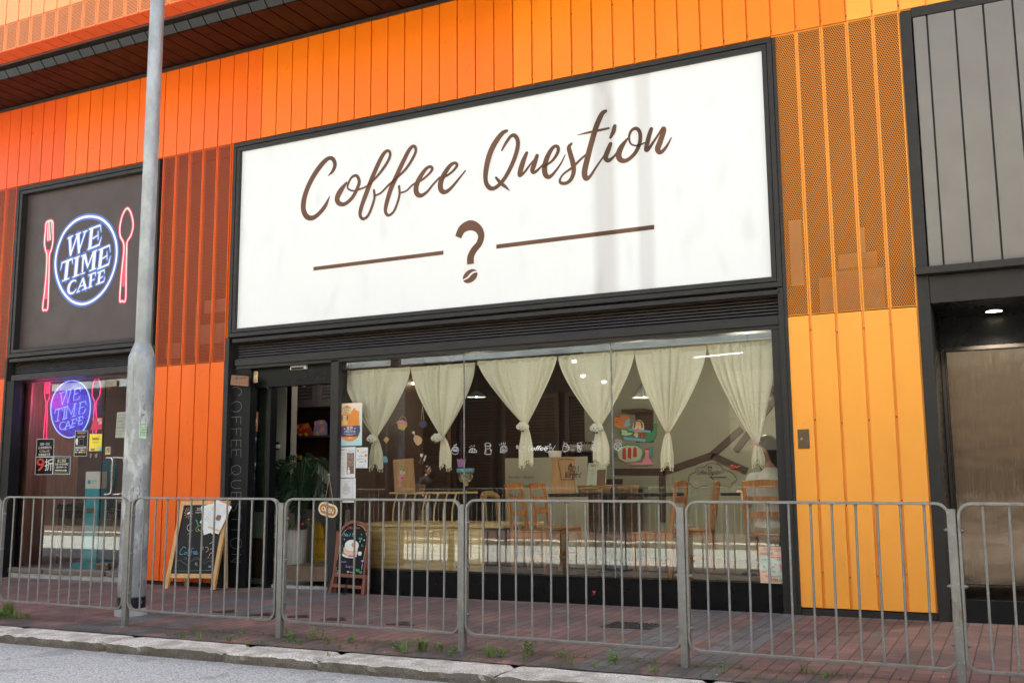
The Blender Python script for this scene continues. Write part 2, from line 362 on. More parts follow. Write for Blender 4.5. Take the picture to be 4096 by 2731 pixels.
def kerb(name, joints, yb, yf, zt, zb, sgn=1):
    """rough granite kerb stones with worn joints; sgn=-1 mirrors for the far side"""
    m = MB()
    for a, b_ in zip(joints[:-1], joints[1:]):
        L = b_ - a; nx = max(8, int(L / .035)) if -1 < (a + b_) / 2 < 14 and sgn > 0 else 6
        prof = [(yb, zt - .06), (yb, zt)] + [(yb + (yf - yb) * t, zt - .004 * t * t) for t in (.2, .4, .6, .8, .93)] + [(yf + .004 * sgn, zt - .012), (yf - .004 * sgn, zt - .045), (yf - .006 * sgn, zb - .02)]
        vs = []; n = len(prof)
        for i in range(nx + 1):
            t = i / nx; x = a + .010 + (L - .02) * t; e = min(t, 1 - t) * L; rd = max(0, 1 - e / .05) ** 2
            for j, (y, z) in enumerate(prof):
                q = Vector((x * 7, y * 7, z * 7)); k = (.018 if j > 5 else .012) if j > 1 else .004
                dy = mn.noise(q * 1.7) * k + mn.noise(q * 5) * k * .5; dz = mn.noise(q * 1.3 + Vector((9, 3, 1))) * k * .8
                vs.append((x, y + dy + rd * .03 * sgn * (j > 5), z + dz - rd * .022 * (j > 0)))
        fs = [(i * n + j, (i + 1) * n + j, (i + 1) * n + j + 1, i * n + j + 1) for i in range(nx) for j in range(n - 1)]
        fs += [tuple(range(n)), tuple(range(nx * n, nx * n + n))[::-1]]
        if sgn < 0: fs = [f[::-1] for f in fs]
        m.add(vs, fs, 0, False)
    m.box(joints[0], joints[-1], min(yb, yf) + .03, max(yb, yf) - .02, zb - .05, zt - .035)
    return tag(m.build(name, M['granite']), kind='structure')
jt = [-40, -30, -20, -10, -5, -2, .2, 1.9, 3.2, 4.75, 6.12, 7.37, 8.25, 9.72, 11.1, 12.2, 13.6, 15, 18, 24, 34, 60]
kerb('kerb', jt, KB, -3.6, -.048, -.125)
kerb('far_kerb', [-60, -40, -20, -12, -8, -5, -3, -1.2, .5, 2.1, 3.7, 5.2, 6.9, 8.4, 10.0, 11.7, 13.1, 15, 18, 22, 30, 60], -11.45, -11.1, 0.0, -.125, -1)
g = MB(); grid(g, -90, 90, 30, [(-14.2, .02), (-11.44, -.002)]); tag(g.build('far_pavement', M['paving']), kind='structure')
# ================================================================ the orange building
W_ = .24; ZB, ZM, ZS, ZT = .047, 2.782, 5.622, 6.871
B = thing('orange_building', 'building clad in orange, red and amber metal strips with perforated screens', 'building')
def tone(n): return 0 if n < 4 else 1 if n < 19 else 2 if n < 34 else 3 if n < 49 else 4
SR = random.Random(11)
def strip(mb, n, z0, z1, mi, gap=.013, y0=-.022, w=W_, x0=0):
    a, b_ = x0 + n * w + gap * .5, x0 + (n + 1) * w - gap * .5
    j = [SR.uniform(-.0016, .0016) for _ in range(4)]; z0 += .006; z1 -= .006; y1 = y0 + .022
    mb.hexa([(a, y0 + j[0], z0), (b_, y0 + j[1], z0), (b_, y1, z0), (a, y1, z0), (a, y0 + j[2], z1), (b_, y0 + j[3], z1), (b_, y1, z1), (a, y1, z1)], mi)
def backs(mb, n, z0, z1, mi, w=W_, x0=0, y=.002):
    mb.box(x0 + n * w, x0 + (n + 1) * w, y, y + .02, z0, z1, mi)
cl = [M['clad%d' % i] for i in range(5)] + [M['black']]
up_ = MB(); lowL = MB(); lowM = MB(); lowR = MB(); scr = []; rnd = random.Random(4)
for n in range(-30, 70):
    g_ = .020 if n > 33 else .015
    strip(up_, n, ZS, ZT - .03, tone(n), g_, -.022 + rnd.uniform(-.0012, .0012)); backs(up_, n, ZS, ZT - .03, tone(n))
    for zz in (ZS + .06, (ZS + ZT) / 2 + .1): 
        if 34 < n < 52: scr.append((n * W_ - .001, zz))
up_.build('fascia_cladding', cl, B)
for n in range(-30, 0):
    strip(lowL, n, ZB, ZM, 0); backs(lowL, n, ZB, ZM, 0)
lowL.build('lower_cladding', cl, B, label='red orange lower panels left of the cafe with the neon sign')
for n in range(12, 17):
    strip(lowM, n, ZB, ZM, 1, .018); backs(lowM, n, ZB, ZM, 1)
lowM.build('lower_cladding', cl, B, label='red orange lower panels behind the lamp post and the pine chalkboard')
for n in range(46, 51):
    strip(lowR, n, ZB + .02, ZM, 4, .026); backs(lowR, n, ZB + .02, ZM, 4)
    for zz in (.35, 1.0, 1.75, 2.6): scr.append((n * W_, zz + .02 * (n % 3)))
lowR.build('lower_cladding', cl, B, label='amber lower panels right of the shop window')
for x, z in scr:
    m = MB(); m.cyl((x, -.0005, z), (x, -.007, z), .006, 6); m.build('screw_head', M['steel'], B)
def screen(ns, z0, z1, pm, sm, label, y=-.02, w=W_, x0=0, gap=.014):
    m = MB()
    for n in ns:
        a, b_ = x0 + n * w + gap / 2, x0 + (n + 1) * w - gap / 2; e = .008; f = .010
        m.add([(a + e, y, z0 + f), (b_ - e, y, z0 + f), (b_ - e, y, z1 - f), (a + e, y, z1 - f)], [(0, 1, 2, 3)], 0)
        for q in ((a, a + e, z0 + .006, z1 - .006), (b_ - e, b_, z0 + .006, z1 - .006), (a + e, b_ - e, z0 + .006, z0 + f), (a + e, b_ - e, z1 - f, z1 - .006)):
            m.box(q[0], q[1], y, y + .02, q[2], q[3], 1)
        m.box(x0 + n * w - .012, x0 + n * w + .012, y + .022, y + .045, z0, z1, 1)
    m.box(x0 + (ns[-1] + 1) * w - .012, x0 + (ns[-1] + 1) * w + .012, y + .022, y + .045, z0, z1, 1)
    return m.build('perforated_screen', [M[pm], M[sm]], B, label=label)
screen(range(-30, 0), ZM, ZS, 'perf_red', 'clad0', 'red perforated panels at the left edge')
screen(range(12, 17), ZM, ZS, 'perf_red', 'clad1', 'red orange perforated panels between the two shop signs')
screen(range(46, 51), ZM, ZS, 'perf_amber', 'clad4', 'amber perforated panels right of the white sign')
for a, b_ in ((-7.2, 0), (2.88, 4.08), (11.04, 12.24)): bk = MB(); bk.box(a, b_, .16, .2, ZM, ZS); bk.build('screen_backing', M['darkvoid'], B)
mat('dimpale', (.34, .22, .16), .7, 0, .1); mat('patch_tan', (.21, .12, .08), .7, 0, .2)
# pale boards added to imitate reflection patches behind the perforations
for x0, x1, z0, z1, mi in ((11.10, 11.22, 3.1, 3.75, 0), (11.36, 11.5, 2.82, 3.15, 1), (11.52, 11.95, 2.82, 3.2, 1), (11.55, 11.9, 3.22, 3.36, 1), (11.74, 11.8, 3.3, 3.6, 0), (3.45, 3.5, 2.9, 3.6, 1), (3.52, 3.98, 3.05, 3.3, 1), (3.6, 4.0, 3.45, 3.62, 1), (2.95, 3.2, 2.9, 3.1, 1)):
    gb = MB(); gb.box(x0, x1, .10, .14, z0, z1); gb.build('patch_board', M['patch_tan' if mi else 'dimpale'], B)
# soffit, sloping grey lip, service gap with pipe, upper storey
so_ = MB(); sg = MB(); us = MB(); uc = MB()
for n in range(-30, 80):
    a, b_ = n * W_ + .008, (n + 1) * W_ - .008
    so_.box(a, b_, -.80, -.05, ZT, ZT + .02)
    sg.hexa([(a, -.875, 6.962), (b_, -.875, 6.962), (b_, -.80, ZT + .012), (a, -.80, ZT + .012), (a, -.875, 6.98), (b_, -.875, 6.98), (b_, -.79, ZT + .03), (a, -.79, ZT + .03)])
    x0 = .196 + n * W_
    us.box(x0 + .006, x0 + W_ - .006, -1.395, -1.15, 6.89, 6.91)
    uc.box(x0 + .008, x0 + W_ - .008, -1.40, -1.38, 7.27, 9.5)
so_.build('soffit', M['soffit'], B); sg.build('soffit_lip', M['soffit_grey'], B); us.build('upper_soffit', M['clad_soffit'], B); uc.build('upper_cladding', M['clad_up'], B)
screen(range(-30, 70), 6.893, 7.265, 'perf_up', 'clad_up', 'pale orange perforated strip along the foot of the upper storey', y=-1.40, x0=.196, gap=.016)
mm = MB()
mm.box(-12, 24, -1.37, -1.33, 6.93, 9.7); mm.box(-12, 24, -1.36, 12, 7.32, 7.5); mm.box(-12, 24, -1.36, 12, 9.5, 9.7); mm.box(-12, 24, -1.15, -.85, 7.20, 7.26)
mm.box(-12, 24, -.8, .2, ZT + .03, ZT + .08); mm.box(-12, 24, -.05, .1, 6.835, 6.93); mm.box(-12, 24, -.85, -.83, 6.99, 7.2)
mm.build('upper_structure', M['darkvoid'], B)
pi_ = MB(); pi_.cyl((-12, -.93, 7.02), (24, -.93, 7.02), .018, 10)
for k in range(-10, 40):
    x = k * .62; pi_.box(x, x + .05, -1.12, -.9, 7.05, 7.07); pi_.cyl((x + .1, -1.0, 7.06), (x + .1, -1.0, 7.0), .01, 6)
pi_.cyl((-12, -1.10, 7.08), (24, -1.10, 7.08), .012, 8)
pi_.build('service_pipe', M['pipe'], B)
# skin behind everything (keeps daylight out of the rooms)
sk = MB(); sk.box(-12, 24, .10, .25, ZS - .1, 7.3, 0)
for a, b_ in ((-12, -.0), (2.9, 4.1), (11.06, 12.22)): sk.box(a, b_, .22, .4, -.2, ZS + .1, 0)
sk.box(-.02, 2.92, .25, .4, 3.06, ZS); sk.box(4.08, 11.08, .25, .4, 3.06, ZS); sk.box(12.2, 24, .1, .2, 3.0, ZS)
sk.box(24, 24.3, -1.3, 12, -.2, 9.5); sk.box(-12.3, -12, -1.3, 12, -.2, 9.5); sk.box(-12, 24, 11.8, 12, -.2, 9.5)
sk.box(-.1, 11.1, .141, .249, 3.0, 3.09); sk.build('wall', M['darkvoid'], B)  # strip above the louvres added to stop room lamplight leaking out
# plinths and door jambs
def boxes(lst, name, m_, parent, bevel=0):
    for q in lst: m = MB(); m.box(*q); m.build(name, m_, parent, bevel=bevel)
class FL(list):
    def box(s, *a): s.append(a)
f = FL()
f.box(2.845, 2.882, -.035, .2, 0, 3.07); f.box(11.045, 11.075, -.032, .2, -.01, ZS - .02); f.box(11.078, 12.24, -.012, .1, -.01, ZB + .012); f.box(2.885, 4.08, .004, .1, -.01, ZB - .01)
f.box(11.045, 11.24, -.026, .05, -.012, .02)
f.box(12.245, 12.345, -.03, .3, -.01, 5.60); f.box(12.348, 24, -.03, .1, 5.53, 5.62); f.box(4.085, 4.155, -.035, .2, 0, 3.07)
f.box(10.99, 11.042, -.03, .15, 0, 3.07); f.box(-.01, .03, -.03, .2, 0, 3.07)
boxes(f, 'metal_trim', M['frame'], B, .003)
gc = MB()
for n in range(51, 100): gc.box(n * W_ + (.12 if n == 51 else .009), (n + 1) * W_ - .009 + .0, -.018, .006, 3.125, 5.525, 0)
for n in range(52, 100): gc.box(n * W_ - .011, n * W_ + .011, .002, .02, 3.125, 5.525, 1)
gc.build('grey_cladding', [M['greyclad'], M['frame_lt']], B)
lt = MB(); lt.box(12.245, 24, -.13, .05, 3.055, 3.12); lt.box(12.348, 24, -.02, .06, 2.80, 3.05); lt.build('lintel', M['frame_lt'], B, bevel=.003)
# lift lobby recess with a brushed steel door
rc = MB(); rc.box(12.345, 24, .06, 2.2, 2.805, 2.9); rc.box(12.27, 12.345, .305, 2.0, -.02, 2.9); rc.box(12.3, 24, 1.0, 1.1, 2.50, 2.9); rc.build('recess_lining', M['black_gloss'], B)
sp_ = MB(); sp_.box(12.35, 24, .0, .04, -.02, .19); sp_.box(12.35, 24, .04, 1.0, .0, .03); sp_.build('granite_plinth', M['black'], B)
SD = thing('steel_door', 'wide brushed stainless steel door in the dark recess at the right edge', 'door', (13.0, .92, 0))
d_ = MB(); d_.box(12.40, 14.3, .92, .97, .245, 2.455); d_.build('door_leaf', M['steel'], SD); d_ = MB(); d_.box(12.40, 14.3, .925, .97, .03, .237); d_.build('kick_plate', M['steel'], SD)
d_ = MB(); d_.box(12.35, 12.38, .88, .97, .03, 2.47); d_.box(12.385, 12.395, .90, .97, .03, 2.47); d_.box(12.38, 14.3, .90, .97, 2.465, 2.50); d_.build('door_frame', M['frame_lt'], SD)
mat('lampglow', (1, .86, .62), .5, 0, 0, emit=3); mat('lampglow_cool', (.8, .9, 1), .5, 0, 0, emit=2)
DL = thing('downlight', 'round recessed downlight glowing in the black ceiling over the steel door', 'lamp', (12.85, .74, 2.80))
m_ = MB(); m_.lathe(12.85, .74, [(.075, 2.8045), (.105, 2.7995), (.108, 2.797), (.075, 2.797)], 24); m_.build('trim_ring', M['steel'], DL)
m_ = MB(); m_.disc((12.85, .74, 2.801), .078, (0, 0, -1), ax=(1, 0, 0), seg=24); m_.build('diffuser', M['lampglow'], DL)
def spot(name, loc, e, col=(1, .85, .62), size=R(110), r=.05, parent=None, rot=(0, 0, 0)):
    l = bpy.data.lights.new(name, 'SPOT'); l.energy = e; l.color = col; l.spot_size = size; l.spot_blend = .6; l.shadow_soft_size = r
    o = bpy.data.objects.new(name, l); sc.collection.objects.link(o); o.location = loc; o.rotation_euler = rot
    return o
def plight(name, loc, e, col=(1, .85, .65), r=.05):
    l = bpy.data.lights.new(name, 'POINT'); l.energy = e; l.color = col; l.shadow_soft_size = r
    o = bpy.data.objects.new(name, l); sc.collection.objects.link(o); o.location = loc; return o
spot('downlight_lamp', (12.85, .74, 2.77), 30)
# ================================================================ the two fascia signs
def frame_rect(mb, x0, x1, z0, z1, wd, y0, y1, mi=0):
    mb.box(x0, x1, y0, y1, z1 - wd, z1, mi); mb.box(x0, x1, y0, y1, z0, z0 + wd, mi)
    mb.box(x0, x0 + wd, y0, y1, z0 + wd, z1 - wd, mi); mb.box(x1 - wd, x1, y0, y1, z0 + wd, z1 - wd, mi)
def lightface():
    b = NB('lightface'); p = b.pos(); sp = b.n('SeparateXYZ'); b.l(p, sp.inputs[0]); x = sp.outputs[0]
    bl = b.ramp(b.noise(b.scale(p, (3.2, 1, 1.5)), 1.5, 2, .4), [(.58, 0), (.72, .24)])
    rain = b.ramp(b.noise(b.scale(p, (14, 1, .9)), 1.2, 3), [(.45, 0), (.8, .09)])
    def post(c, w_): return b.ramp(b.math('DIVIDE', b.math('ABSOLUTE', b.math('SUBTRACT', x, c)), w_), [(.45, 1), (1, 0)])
    post_shade = b.math('MAXIMUM', post(9.215, .17), b.math('MULTIPLY', post(9.665, .115), .75))        # shade of posts inside the box, painted into the face
    k = b.math('SUBTRACT', 1, b.math('ADD', bl, b.math('ADD', rain, b.math('MULTIPLY', post_shade, .6))))
    b.l(b.mix(post_shade, (.49, .495, .49, 1), (.48, .465, .455, 1)), b.b.inputs['Base Color']); b.b.inputs['Emission Color'].default_value = (1, .985, .97, 1)
    b.l(b.math('MULTIPLY', k, .06), b.b.inputs['Emission Strength']); b.b.inputs['Roughness'].default_value = .35
    return b.m
lightface()
def brownprint():
    b = NB('brownprint'); p = b.pos(); sp = b.n('SeparateXYZ'); b.l(p, sp.inputs[0]); x = sp.outputs[0]
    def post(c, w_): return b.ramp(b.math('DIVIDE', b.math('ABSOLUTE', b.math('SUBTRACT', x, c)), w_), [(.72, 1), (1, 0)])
    post_shade = b.math('MAXIMUM', post(9.215, .14), post(9.665, .115))  # same painted post shade dims the print
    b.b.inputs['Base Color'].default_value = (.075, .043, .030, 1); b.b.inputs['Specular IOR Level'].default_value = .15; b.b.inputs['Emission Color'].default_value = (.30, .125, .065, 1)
    b.l(b.math('MULTIPLY', b.math('SUBTRACT', 1, b.math('MULTIPLY', post_shade, .85)), b.ramp(b.noise(p, 1.6, 2), [(.35, .03), (.65, .07)])), b.b.inputs['Emission Strength']); b.b.inputs['Roughness'].default_value = .4
brownprint()
S = thing('shop_sign', 'long white backlit sign box reading Coffee Question in brown brush script', 'sign', (7.58, 0, 3.09))
m = MB(); frame_rect(m, 4.125, 11.04, 3.078, 5.612, .05, -.034, .05); m.box(4.12, 11.05, .03, .09, 3.07, 5.615, 1); m.build('outer_frame', [M['frame'], M['black']], S, bevel=.004)
m = MB(); frame_rect(m, 4.183, 10.985, 3.136, 5.553, .048, -.03, .05); m.build('inner_frame', M['frame'], S, bevel=.004)
m = MB(); m.box(4.21, 10.96, .018, .028, 3.165, 5.525); m.build('lit_face', M['lightface'], S)
YS = .015; s1 = Q(1100, 380, 1.96); s2 = Q(1850, 380, 1.96)
def pxm(q, x, y, Y): return (at(*q(x, y), Y) - at(*q(x, y + 10), Y)).length / 10
def stroke(mb, q, Y, pts, w=None, n=5, mi=0, closed=False, smooth=True, cap=True):
    """pts: (x, y[, width]) in a zoomed view of the photograph, laid on the plane y=Y"""
    P = [tuple(at(*q(p[0], p[1]), Y)) + ((p[2] if len(p) > 2 else w) * pxm(q, p[0], p[1], Y),) for p in pts]
    P = [Vector(p) for p in P]
    if smooth and len(P) > 2: P = cr(P, n, closed)
    mb.ribbon([p.to_3d() for p in P], [max(0, p[3]) for p in P], mi=mi, closed=closed, cap=cap)
m = MB()
hv = lambda p: [(x[0], x[1], x[2] * 1.08) for x in p]
A_ = lambda *p: stroke(m, s1, YS - .0004 * (len(m.v) % 7), hv(p))
A_((415, 635, 5), (452, 598, 26), (470, 548, 32), (455, 505, 30), (422, 497, 30), (378, 532, 40), (325, 600, 42), (278, 680, 42), (242, 765, 42), (224, 840, 44), (224, 905, 42), (250, 955, 40), (295, 964, 36), (345, 930, 34), (395, 868, 32), (430, 790, 5))
A_((560, 690, 20), (515, 750, 44), (488, 808, 44), (500, 848, 36), (545, 856, 30), (600, 812, 30), (640, 745, 30), (660, 680, 28), (640, 634, 22), (603, 645, 20), (577, 690, 18), (570, 732, 14), (610, 752, 14), (655, 742, 14), (705, 724, 14))
A_((655, 745, 12), (720, 715, 14), (790, 650, 18), (850, 575, 24), (890, 510, 24), (903, 462, 22), (885, 438, 22), (852, 462, 32), (812, 535, 36), (762, 650, 38), (712, 780, 38), (675, 885, 34), (668, 945, 26), (692, 972, 22), (730, 945, 22), (762, 870, 22), (780, 800, 20), (775, 748, 20))
A_((778, 792, 14), (830, 768, 16), (885, 712, 18), (950, 655, 18), (1030, 575, 22), (1090, 478, 24), (1104, 425, 22), (1085, 402, 24), (1052, 432, 32), (1010, 512, 36), (955, 630, 38), (905, 745, 38), (872, 860, 34), (866, 915, 26), (888, 944, 22), (926, 920, 20), (955, 860, 20), (976, 780, 20), (972, 716, 20))
A_((975, 770, 14), (1030, 752, 15), (1080, 705, 16), (1150, 668, 18), (1205, 622, 20), (1233, 582, 24), (1215, 563, 22), (1180, 585, 30), (1135, 650, 38), (1108, 715, 42), (1110, 768, 40), (1142, 790, 32), (1190, 762, 22), (1240, 702, 18), (1290, 648, 16))
A_((1285, 655, 14), (1345, 635, 18), (1400, 592, 20), (1427, 552, 24), (1408, 534, 22), (1370, 558, 32), (1325, 625, 40), (1298, 690, 44), (1302, 745, 40), (1335, 762, 32), (1382, 728, 24), (1440, 660, 18), (1492, 595, 12))
B_ = lambda *p: stroke(m, s2, YS - .0004 * (len(m.v) % 7), hv(p))
B_((348, 282, 22), (308, 305, 36), (250, 385, 44), (208, 480, 44), (184, 590, 40), (182, 675, 34), (205, 722, 34), (242, 734, 30), (292, 700, 30), (342, 635, 32), (395, 530, 34), (428, 430, 34), (433, 362, 32), (412, 322, 30), (382, 322, 26), (342, 375, 24), (308, 435, 14))
B_((262, 648, 18), (296, 688, 26), (336, 720, 22), (368, 750, 6))
B_((503, 456, 26), (478, 515, 38), (455, 590, 42), (450, 632, 30), (486, 606, 20), (532, 545, 16), (580, 490, 14)); B_((584, 478, 30), (562, 545, 38), (548, 590, 36), (562, 608, 26), (602, 578, 18), (642, 530, 12))
B_((640, 560, 14), (700, 520, 20), (743, 460, 26), (750, 416, 26), (728, 402, 24), (697, 428, 32), (660, 500, 40), (643, 575, 42), (652, 628, 38), (682, 643, 30), (722, 606, 20), (770, 540, 14), (805, 470, 8))
B_((855, 382, 18), (834, 412, 32), (846, 465, 36), (864, 530, 38), (872, 600, 34), (850, 662, 30), (812, 692, 26), (772, 690, 24), (764, 665, 18), (792, 620, 16), (862, 568, 20), (930, 502, 18), (985, 455, 14))
B_((1122, 128, 26), (1092, 152, 38), (1052, 240, 42), (1012, 370, 42), (974, 520, 44), (956, 610, 44), (970, 655, 38), (1002, 636, 24), (1052, 560, 16), (1108, 480, 14)); B_((900, 316, 4), (980, 297, 16), (1060, 280, 18), (1145, 262, 16))
B_((1160, 385, 30), (1138, 440, 38), (1122, 490, 38), (1145, 515, 30), (1190, 480, 18), (1222, 432, 14)); B_((1193, 246, 30), (1182, 290, 34), (1160, 335, 20))
B_((1292, 345, 16), (1245, 410, 40), (1224, 470, 44), (1242, 512, 38), (1290, 512, 30), (1350, 460, 30), (1388, 382, 30), (1392, 302, 28), (1364, 264, 26), (1325, 280, 22), (1306, 330, 18), (1320, 384, 14), (1370, 398, 12), (1428, 376, 12))
B_((1480, 268, 30), (1460, 330, 34), (1440, 425, 34), (1458, 425, 26), (1495, 372, 20), (1540, 305, 18), (1572, 262, 26), (1578, 285, 36), (1548, 370, 42), (1530, 425, 42), (1552, 452, 30), (1596, 410, 22), (1638, 335, 8))
m.build('lettering', M['brownprint'], S)
m = MB(); stroke(m, s1, YS, [(1436, 1116, 58), (1468, 1052, 70), (1530, 1022, 80), (1588, 1045, 66), (1616, 1098, 56), (1602, 1162, 54), (1560, 1215, 56), (1534, 1270, 60), (1533, 1326, 60)], n=7, cap=False)
c_ = at(*s1(1530, 1420), YS); ru = Vector((.88, 0, .42)).normalized(); rv = Vector((-ru.z, 0, ru.x)); k = pxm(s1, 1530, 1420, YS)
m.poly([c_ + ru * math.cos(t * math.pi / 14) * 68 * k + rv * math.sin(t * math.pi / 14) * 50 * k for t in range(28)])
m.build('question_mark', M['brownprint'], S)
m = MB(); stroke(m, s1, YS - .002, [(1472, 1452, 8), (1510, 1432, 12), (1535, 1405, 14), (1560, 1388, 12), (1592, 1386, 8)]); m.build('bean_crease', M['lightface'], S)
m = MB()
for q, a, b_, h in ((s1, (301, 1361), (1321, 1238), 31), (s2, (265, 1189), (1503, 1036), 35)):
    p0, p1 = at(*q(*a), YS), at(*q(*b_), YS); hh = h * pxm(q, *a, YS) / 2 * .95; z = (p0.z + p1.z) / 2
    m.poly([(p0.x, YS, z - hh), (p1.x, YS, z - hh), (p1.x, YS, z + hh), (p0.x, YS, z + hh)])
m.build('rule_bars', M['brownprint'], S)
# --- WE TIME CAFE fascia
mat('sign_brown', (.062, .043, .041), .55, 0, .1, 1.5, bump=.15, bsc=4); mat('ink_white', (.86, .87, .87), .5, 0, .02); mat('ink_blue', (.07, .16, .55), .5, 0, .05); mat('ink_pink', (.90, .08, .15), .5, 0, .05)
S2 = thing('shop_sign', 'dark brown square sign with printed blue plate, pink fork and spoon reading WE TIME CAFE', 'sign', (1.43, 0, 3.09))
m = MB(); frame_rect(m, .02, 2.845, 3.078, 5.605, .055, -.034, .05); m.box(.01, 2.85, .10, .14, 3.07, 5.61, 1); m.build('outer_frame', [M['frame'], M['black']], S2, bevel=.004)
m = MB(); frame_rect(m, .085, 2.785, 3.14, 5.54, .05, -.028, .07); m.build('inner_frame', M['frame'], S2, bevel=.004)
YF = .07; m = MB(); m.box(.13, 2.74, YF + .002, YF + .02, 3.185, 5.495); m.build('panel', M['sign_brown'], S2)
wt = Q(150, 780, 3.136)
circ = [(680, 270), (800, 302), (898, 390), (962, 510), (992, 650), (985, 820), (938, 1000), (852, 1170), (742, 1290), (635, 1352), (540, 1367), (430, 1330), (332, 1230), (262, 1090), (227, 930), (230, 780), (268, 620), (342, 460), (452, 342), (562, 285)]
fork = [(113, 345), (100, 450), (88, 590), (100, 690), (117, 750), (112, 950), (92, 1180), (65, 1420), (92, 1440), (128, 1418), (138, 1180), (145, 950), (150, 750), (172, 690), (192, 590), (195, 450), (187, 330)]
spoon = [(1132, 168), (1175, 235), (1200, 370), (1175, 500), (1125, 590), (1118, 720), (1112, 950), (1105, 1305), (1062, 1328), (1032, 1305), (1058, 950), (1082, 720), (1078, 600), (1040, 520), (1032, 420), (1055, 290), (1090, 205)]
LET = [  # thick and thin strokes of the serif capitals
 [(407, 528, 40), (415, 758, 26)], [(412, 764, 16), (500, 500, 16)], [(510, 488, 40), (520, 728, 28)], [(510, 735, 16), (603, 455, 16)], [(378, 545, 12), (445, 512, 12)], [(480, 500, 12), (545, 472, 12)], [(570, 468, 12), (627, 447, 12)],
 [(680, 425, 42), (655, 675, 42)], [(645, 432, 14), (790, 380, 20)], [(690, 548, 14), (765, 500, 10)], [(628, 685, 14), (775, 625, 22)], [(790, 378, 10), (798, 460, 4)], [(802, 528, 4), (772, 628, 16)], [(760, 455, 8), (760, 560, 8)],
 [(303, 853, 16), (440, 800, 20)], [(308, 853, 14), (290, 940, 4)], [(436, 800, 12), (440, 860, 4)], [(378, 825, 44), (352, 1060, 44)], [(310, 1080, 12), (398, 1045, 12)],
 [(497, 785, 44), (476, 1012, 44)], [(455, 797, 12), (530, 767, 12)], [(440, 1032, 12), (525, 998, 12)],
 [(575, 757, 20), (562, 970, 20)], [(590, 745, 40), (628, 895, 24)], [(625, 915, 14), (700, 715, 18)], [(718, 702, 44), (697, 935, 44)], [(548, 768, 12), (605, 745, 12)], [(538, 995, 12), (592, 975, 12)], [(690, 718, 12), (750, 690, 12)], [(650, 953, 12), (735, 920, 12)],
 [(805, 678, 42), (780, 905, 42)], [(765, 692, 14), (903, 633, 20)], [(810, 800, 14), (878, 755, 10)], [(750, 930, 14), (892, 868, 22)], [(905, 630, 10), (912, 712, 4)], [(915, 768, 4), (890, 872, 16)], [(872, 710, 8), (872, 810, 8)],
 [(485, 1085, 8), (470, 1072, 14), (430, 1085, 22), (398, 1135, 34), (388, 1195, 34), (408, 1230, 24), (450, 1225, 16), (486, 1178, 6)],
 [(570, 1042, 12), (502, 1210, 12)], [(568, 1042, 30), (605, 1182, 30)], [(530, 1148, 10), (590, 1125, 10)], [(488, 1220, 10), (532, 1205, 10)], [(560, 1192, 10), (620, 1165, 10)],
 [(672, 998, 30), (660, 1150, 30)], [(640, 1008, 12), (730, 972, 14)], [(670, 1078, 12), (715, 1055, 8)], [(625, 1168, 10), (685, 1143, 10)], [(730, 972, 10), (726, 1020, 4)],
 [(782, 965, 30), (766, 1108, 30)], [(750, 978, 12), (838, 940, 14)], [(782, 1045, 12), (822, 1022, 8)], [(733, 1122, 12), (832, 1085, 16)], [(838, 938, 8), (840, 985, 4)], [(846, 1028, 4), (830, 1088, 12)]]
def wt_print(parts, mi, wadd, Y, w_c, w_o):
    m = MB()
    if 'c' in parts: stroke(m, wt, Y, circ, w_c, 6, 0, True)
    if 'l' in parts:
        for L in LET: stroke(m, wt, Y - .0002 * (len(m.v) % 9), [(x, y, w_ * 1.12 + 1.5 + wadd) for x, y, w_ in L], n=5, cap=wadd > 5)
    if 'o' in parts:
        stroke(m, wt, Y, fork, w_o, 5, 0, True); stroke(m, wt, Y, spoon, w_o, 5, 0, True)
        for x in (128, 148, 168): stroke(m, wt, Y, [(x + 8, 335 - (x - 128) * .1), (x - 4, 566)], w_o * .8)
    return m
m = wt_print('cl', 0, 34, YF - .001, 78, 0); m.build('glow_print', M['ink_blue'], S2, label='blue printed glow round plate and letters')
m = MB(); stroke(m, wt, YF - .001, fork, 44, 5, 0, True); stroke(m, wt, YF - .0012, [(132, 700, 40), (128, 950, 46), (118, 1120, 50), (106, 1290, 40)], smooth=False); stroke(m, wt, YF - .0014, [(128, 330, 40), (134, 450, 56), (136, 560, 64)], smooth=False)
m.build('glow_print', M['ink_pink'], S2, label='pink printed glow of the fork')
m = MB(); stroke(m, wt, YF - .001, spoon, 44, 5, 0, True); stroke(m, wt, YF - .0012, [(1100, 620, 40), (1098, 750, 46), (1090, 950, 52), (1080, 1130, 46)], smooth=False); m.build('glow_print', M['ink_pink'], S2, label='pink printed glow of the spoon')
m = wt_print('clo', 0, 0, YF - .004, 30, 15); m.build('lettering', M['ink_white'], S2)
# ================================================================ louvred shutter boxes
def louvre(x0, x1, z0, z1, lab, nseg):
    t = thing('louvre_band', lab, 'louvre', ((x0 + x1) / 2, .1, z0))
    m = MB(); n = 6; h = (z1 - z0) / n
    for i in range(n):
        z = z0 + i * h; m.hexa([(x0, .055, z), (x1, .055, z), (x1, .14, z + .008), (x0, .14, z + .008), (x0, .060, z + h * .55), (x1, .060, z + h * .55), (x1, .14, z + h * .72), (x0, .14, z + h * .72)])
    m.build('slats', M['louvre'], t); m = MB(); m.box(x0, x1, .145, .2, z0, z1); m.build('back_panel', M['darkvoid'], t)
    m = MB(); m.box(x0, x1, -.005, .2, z0 - .085, z0 - .005); m.box(x0 - .03, x1 + .03, -.03, .04, z1 + .012, z1 + .058); m.build('trim_rail', M['frame'], t, bevel=.004)
    return t
louvre(4.23, 10.985, 2.80, 2.995, 'brown louvred band between the white sign and the shop window', 2)
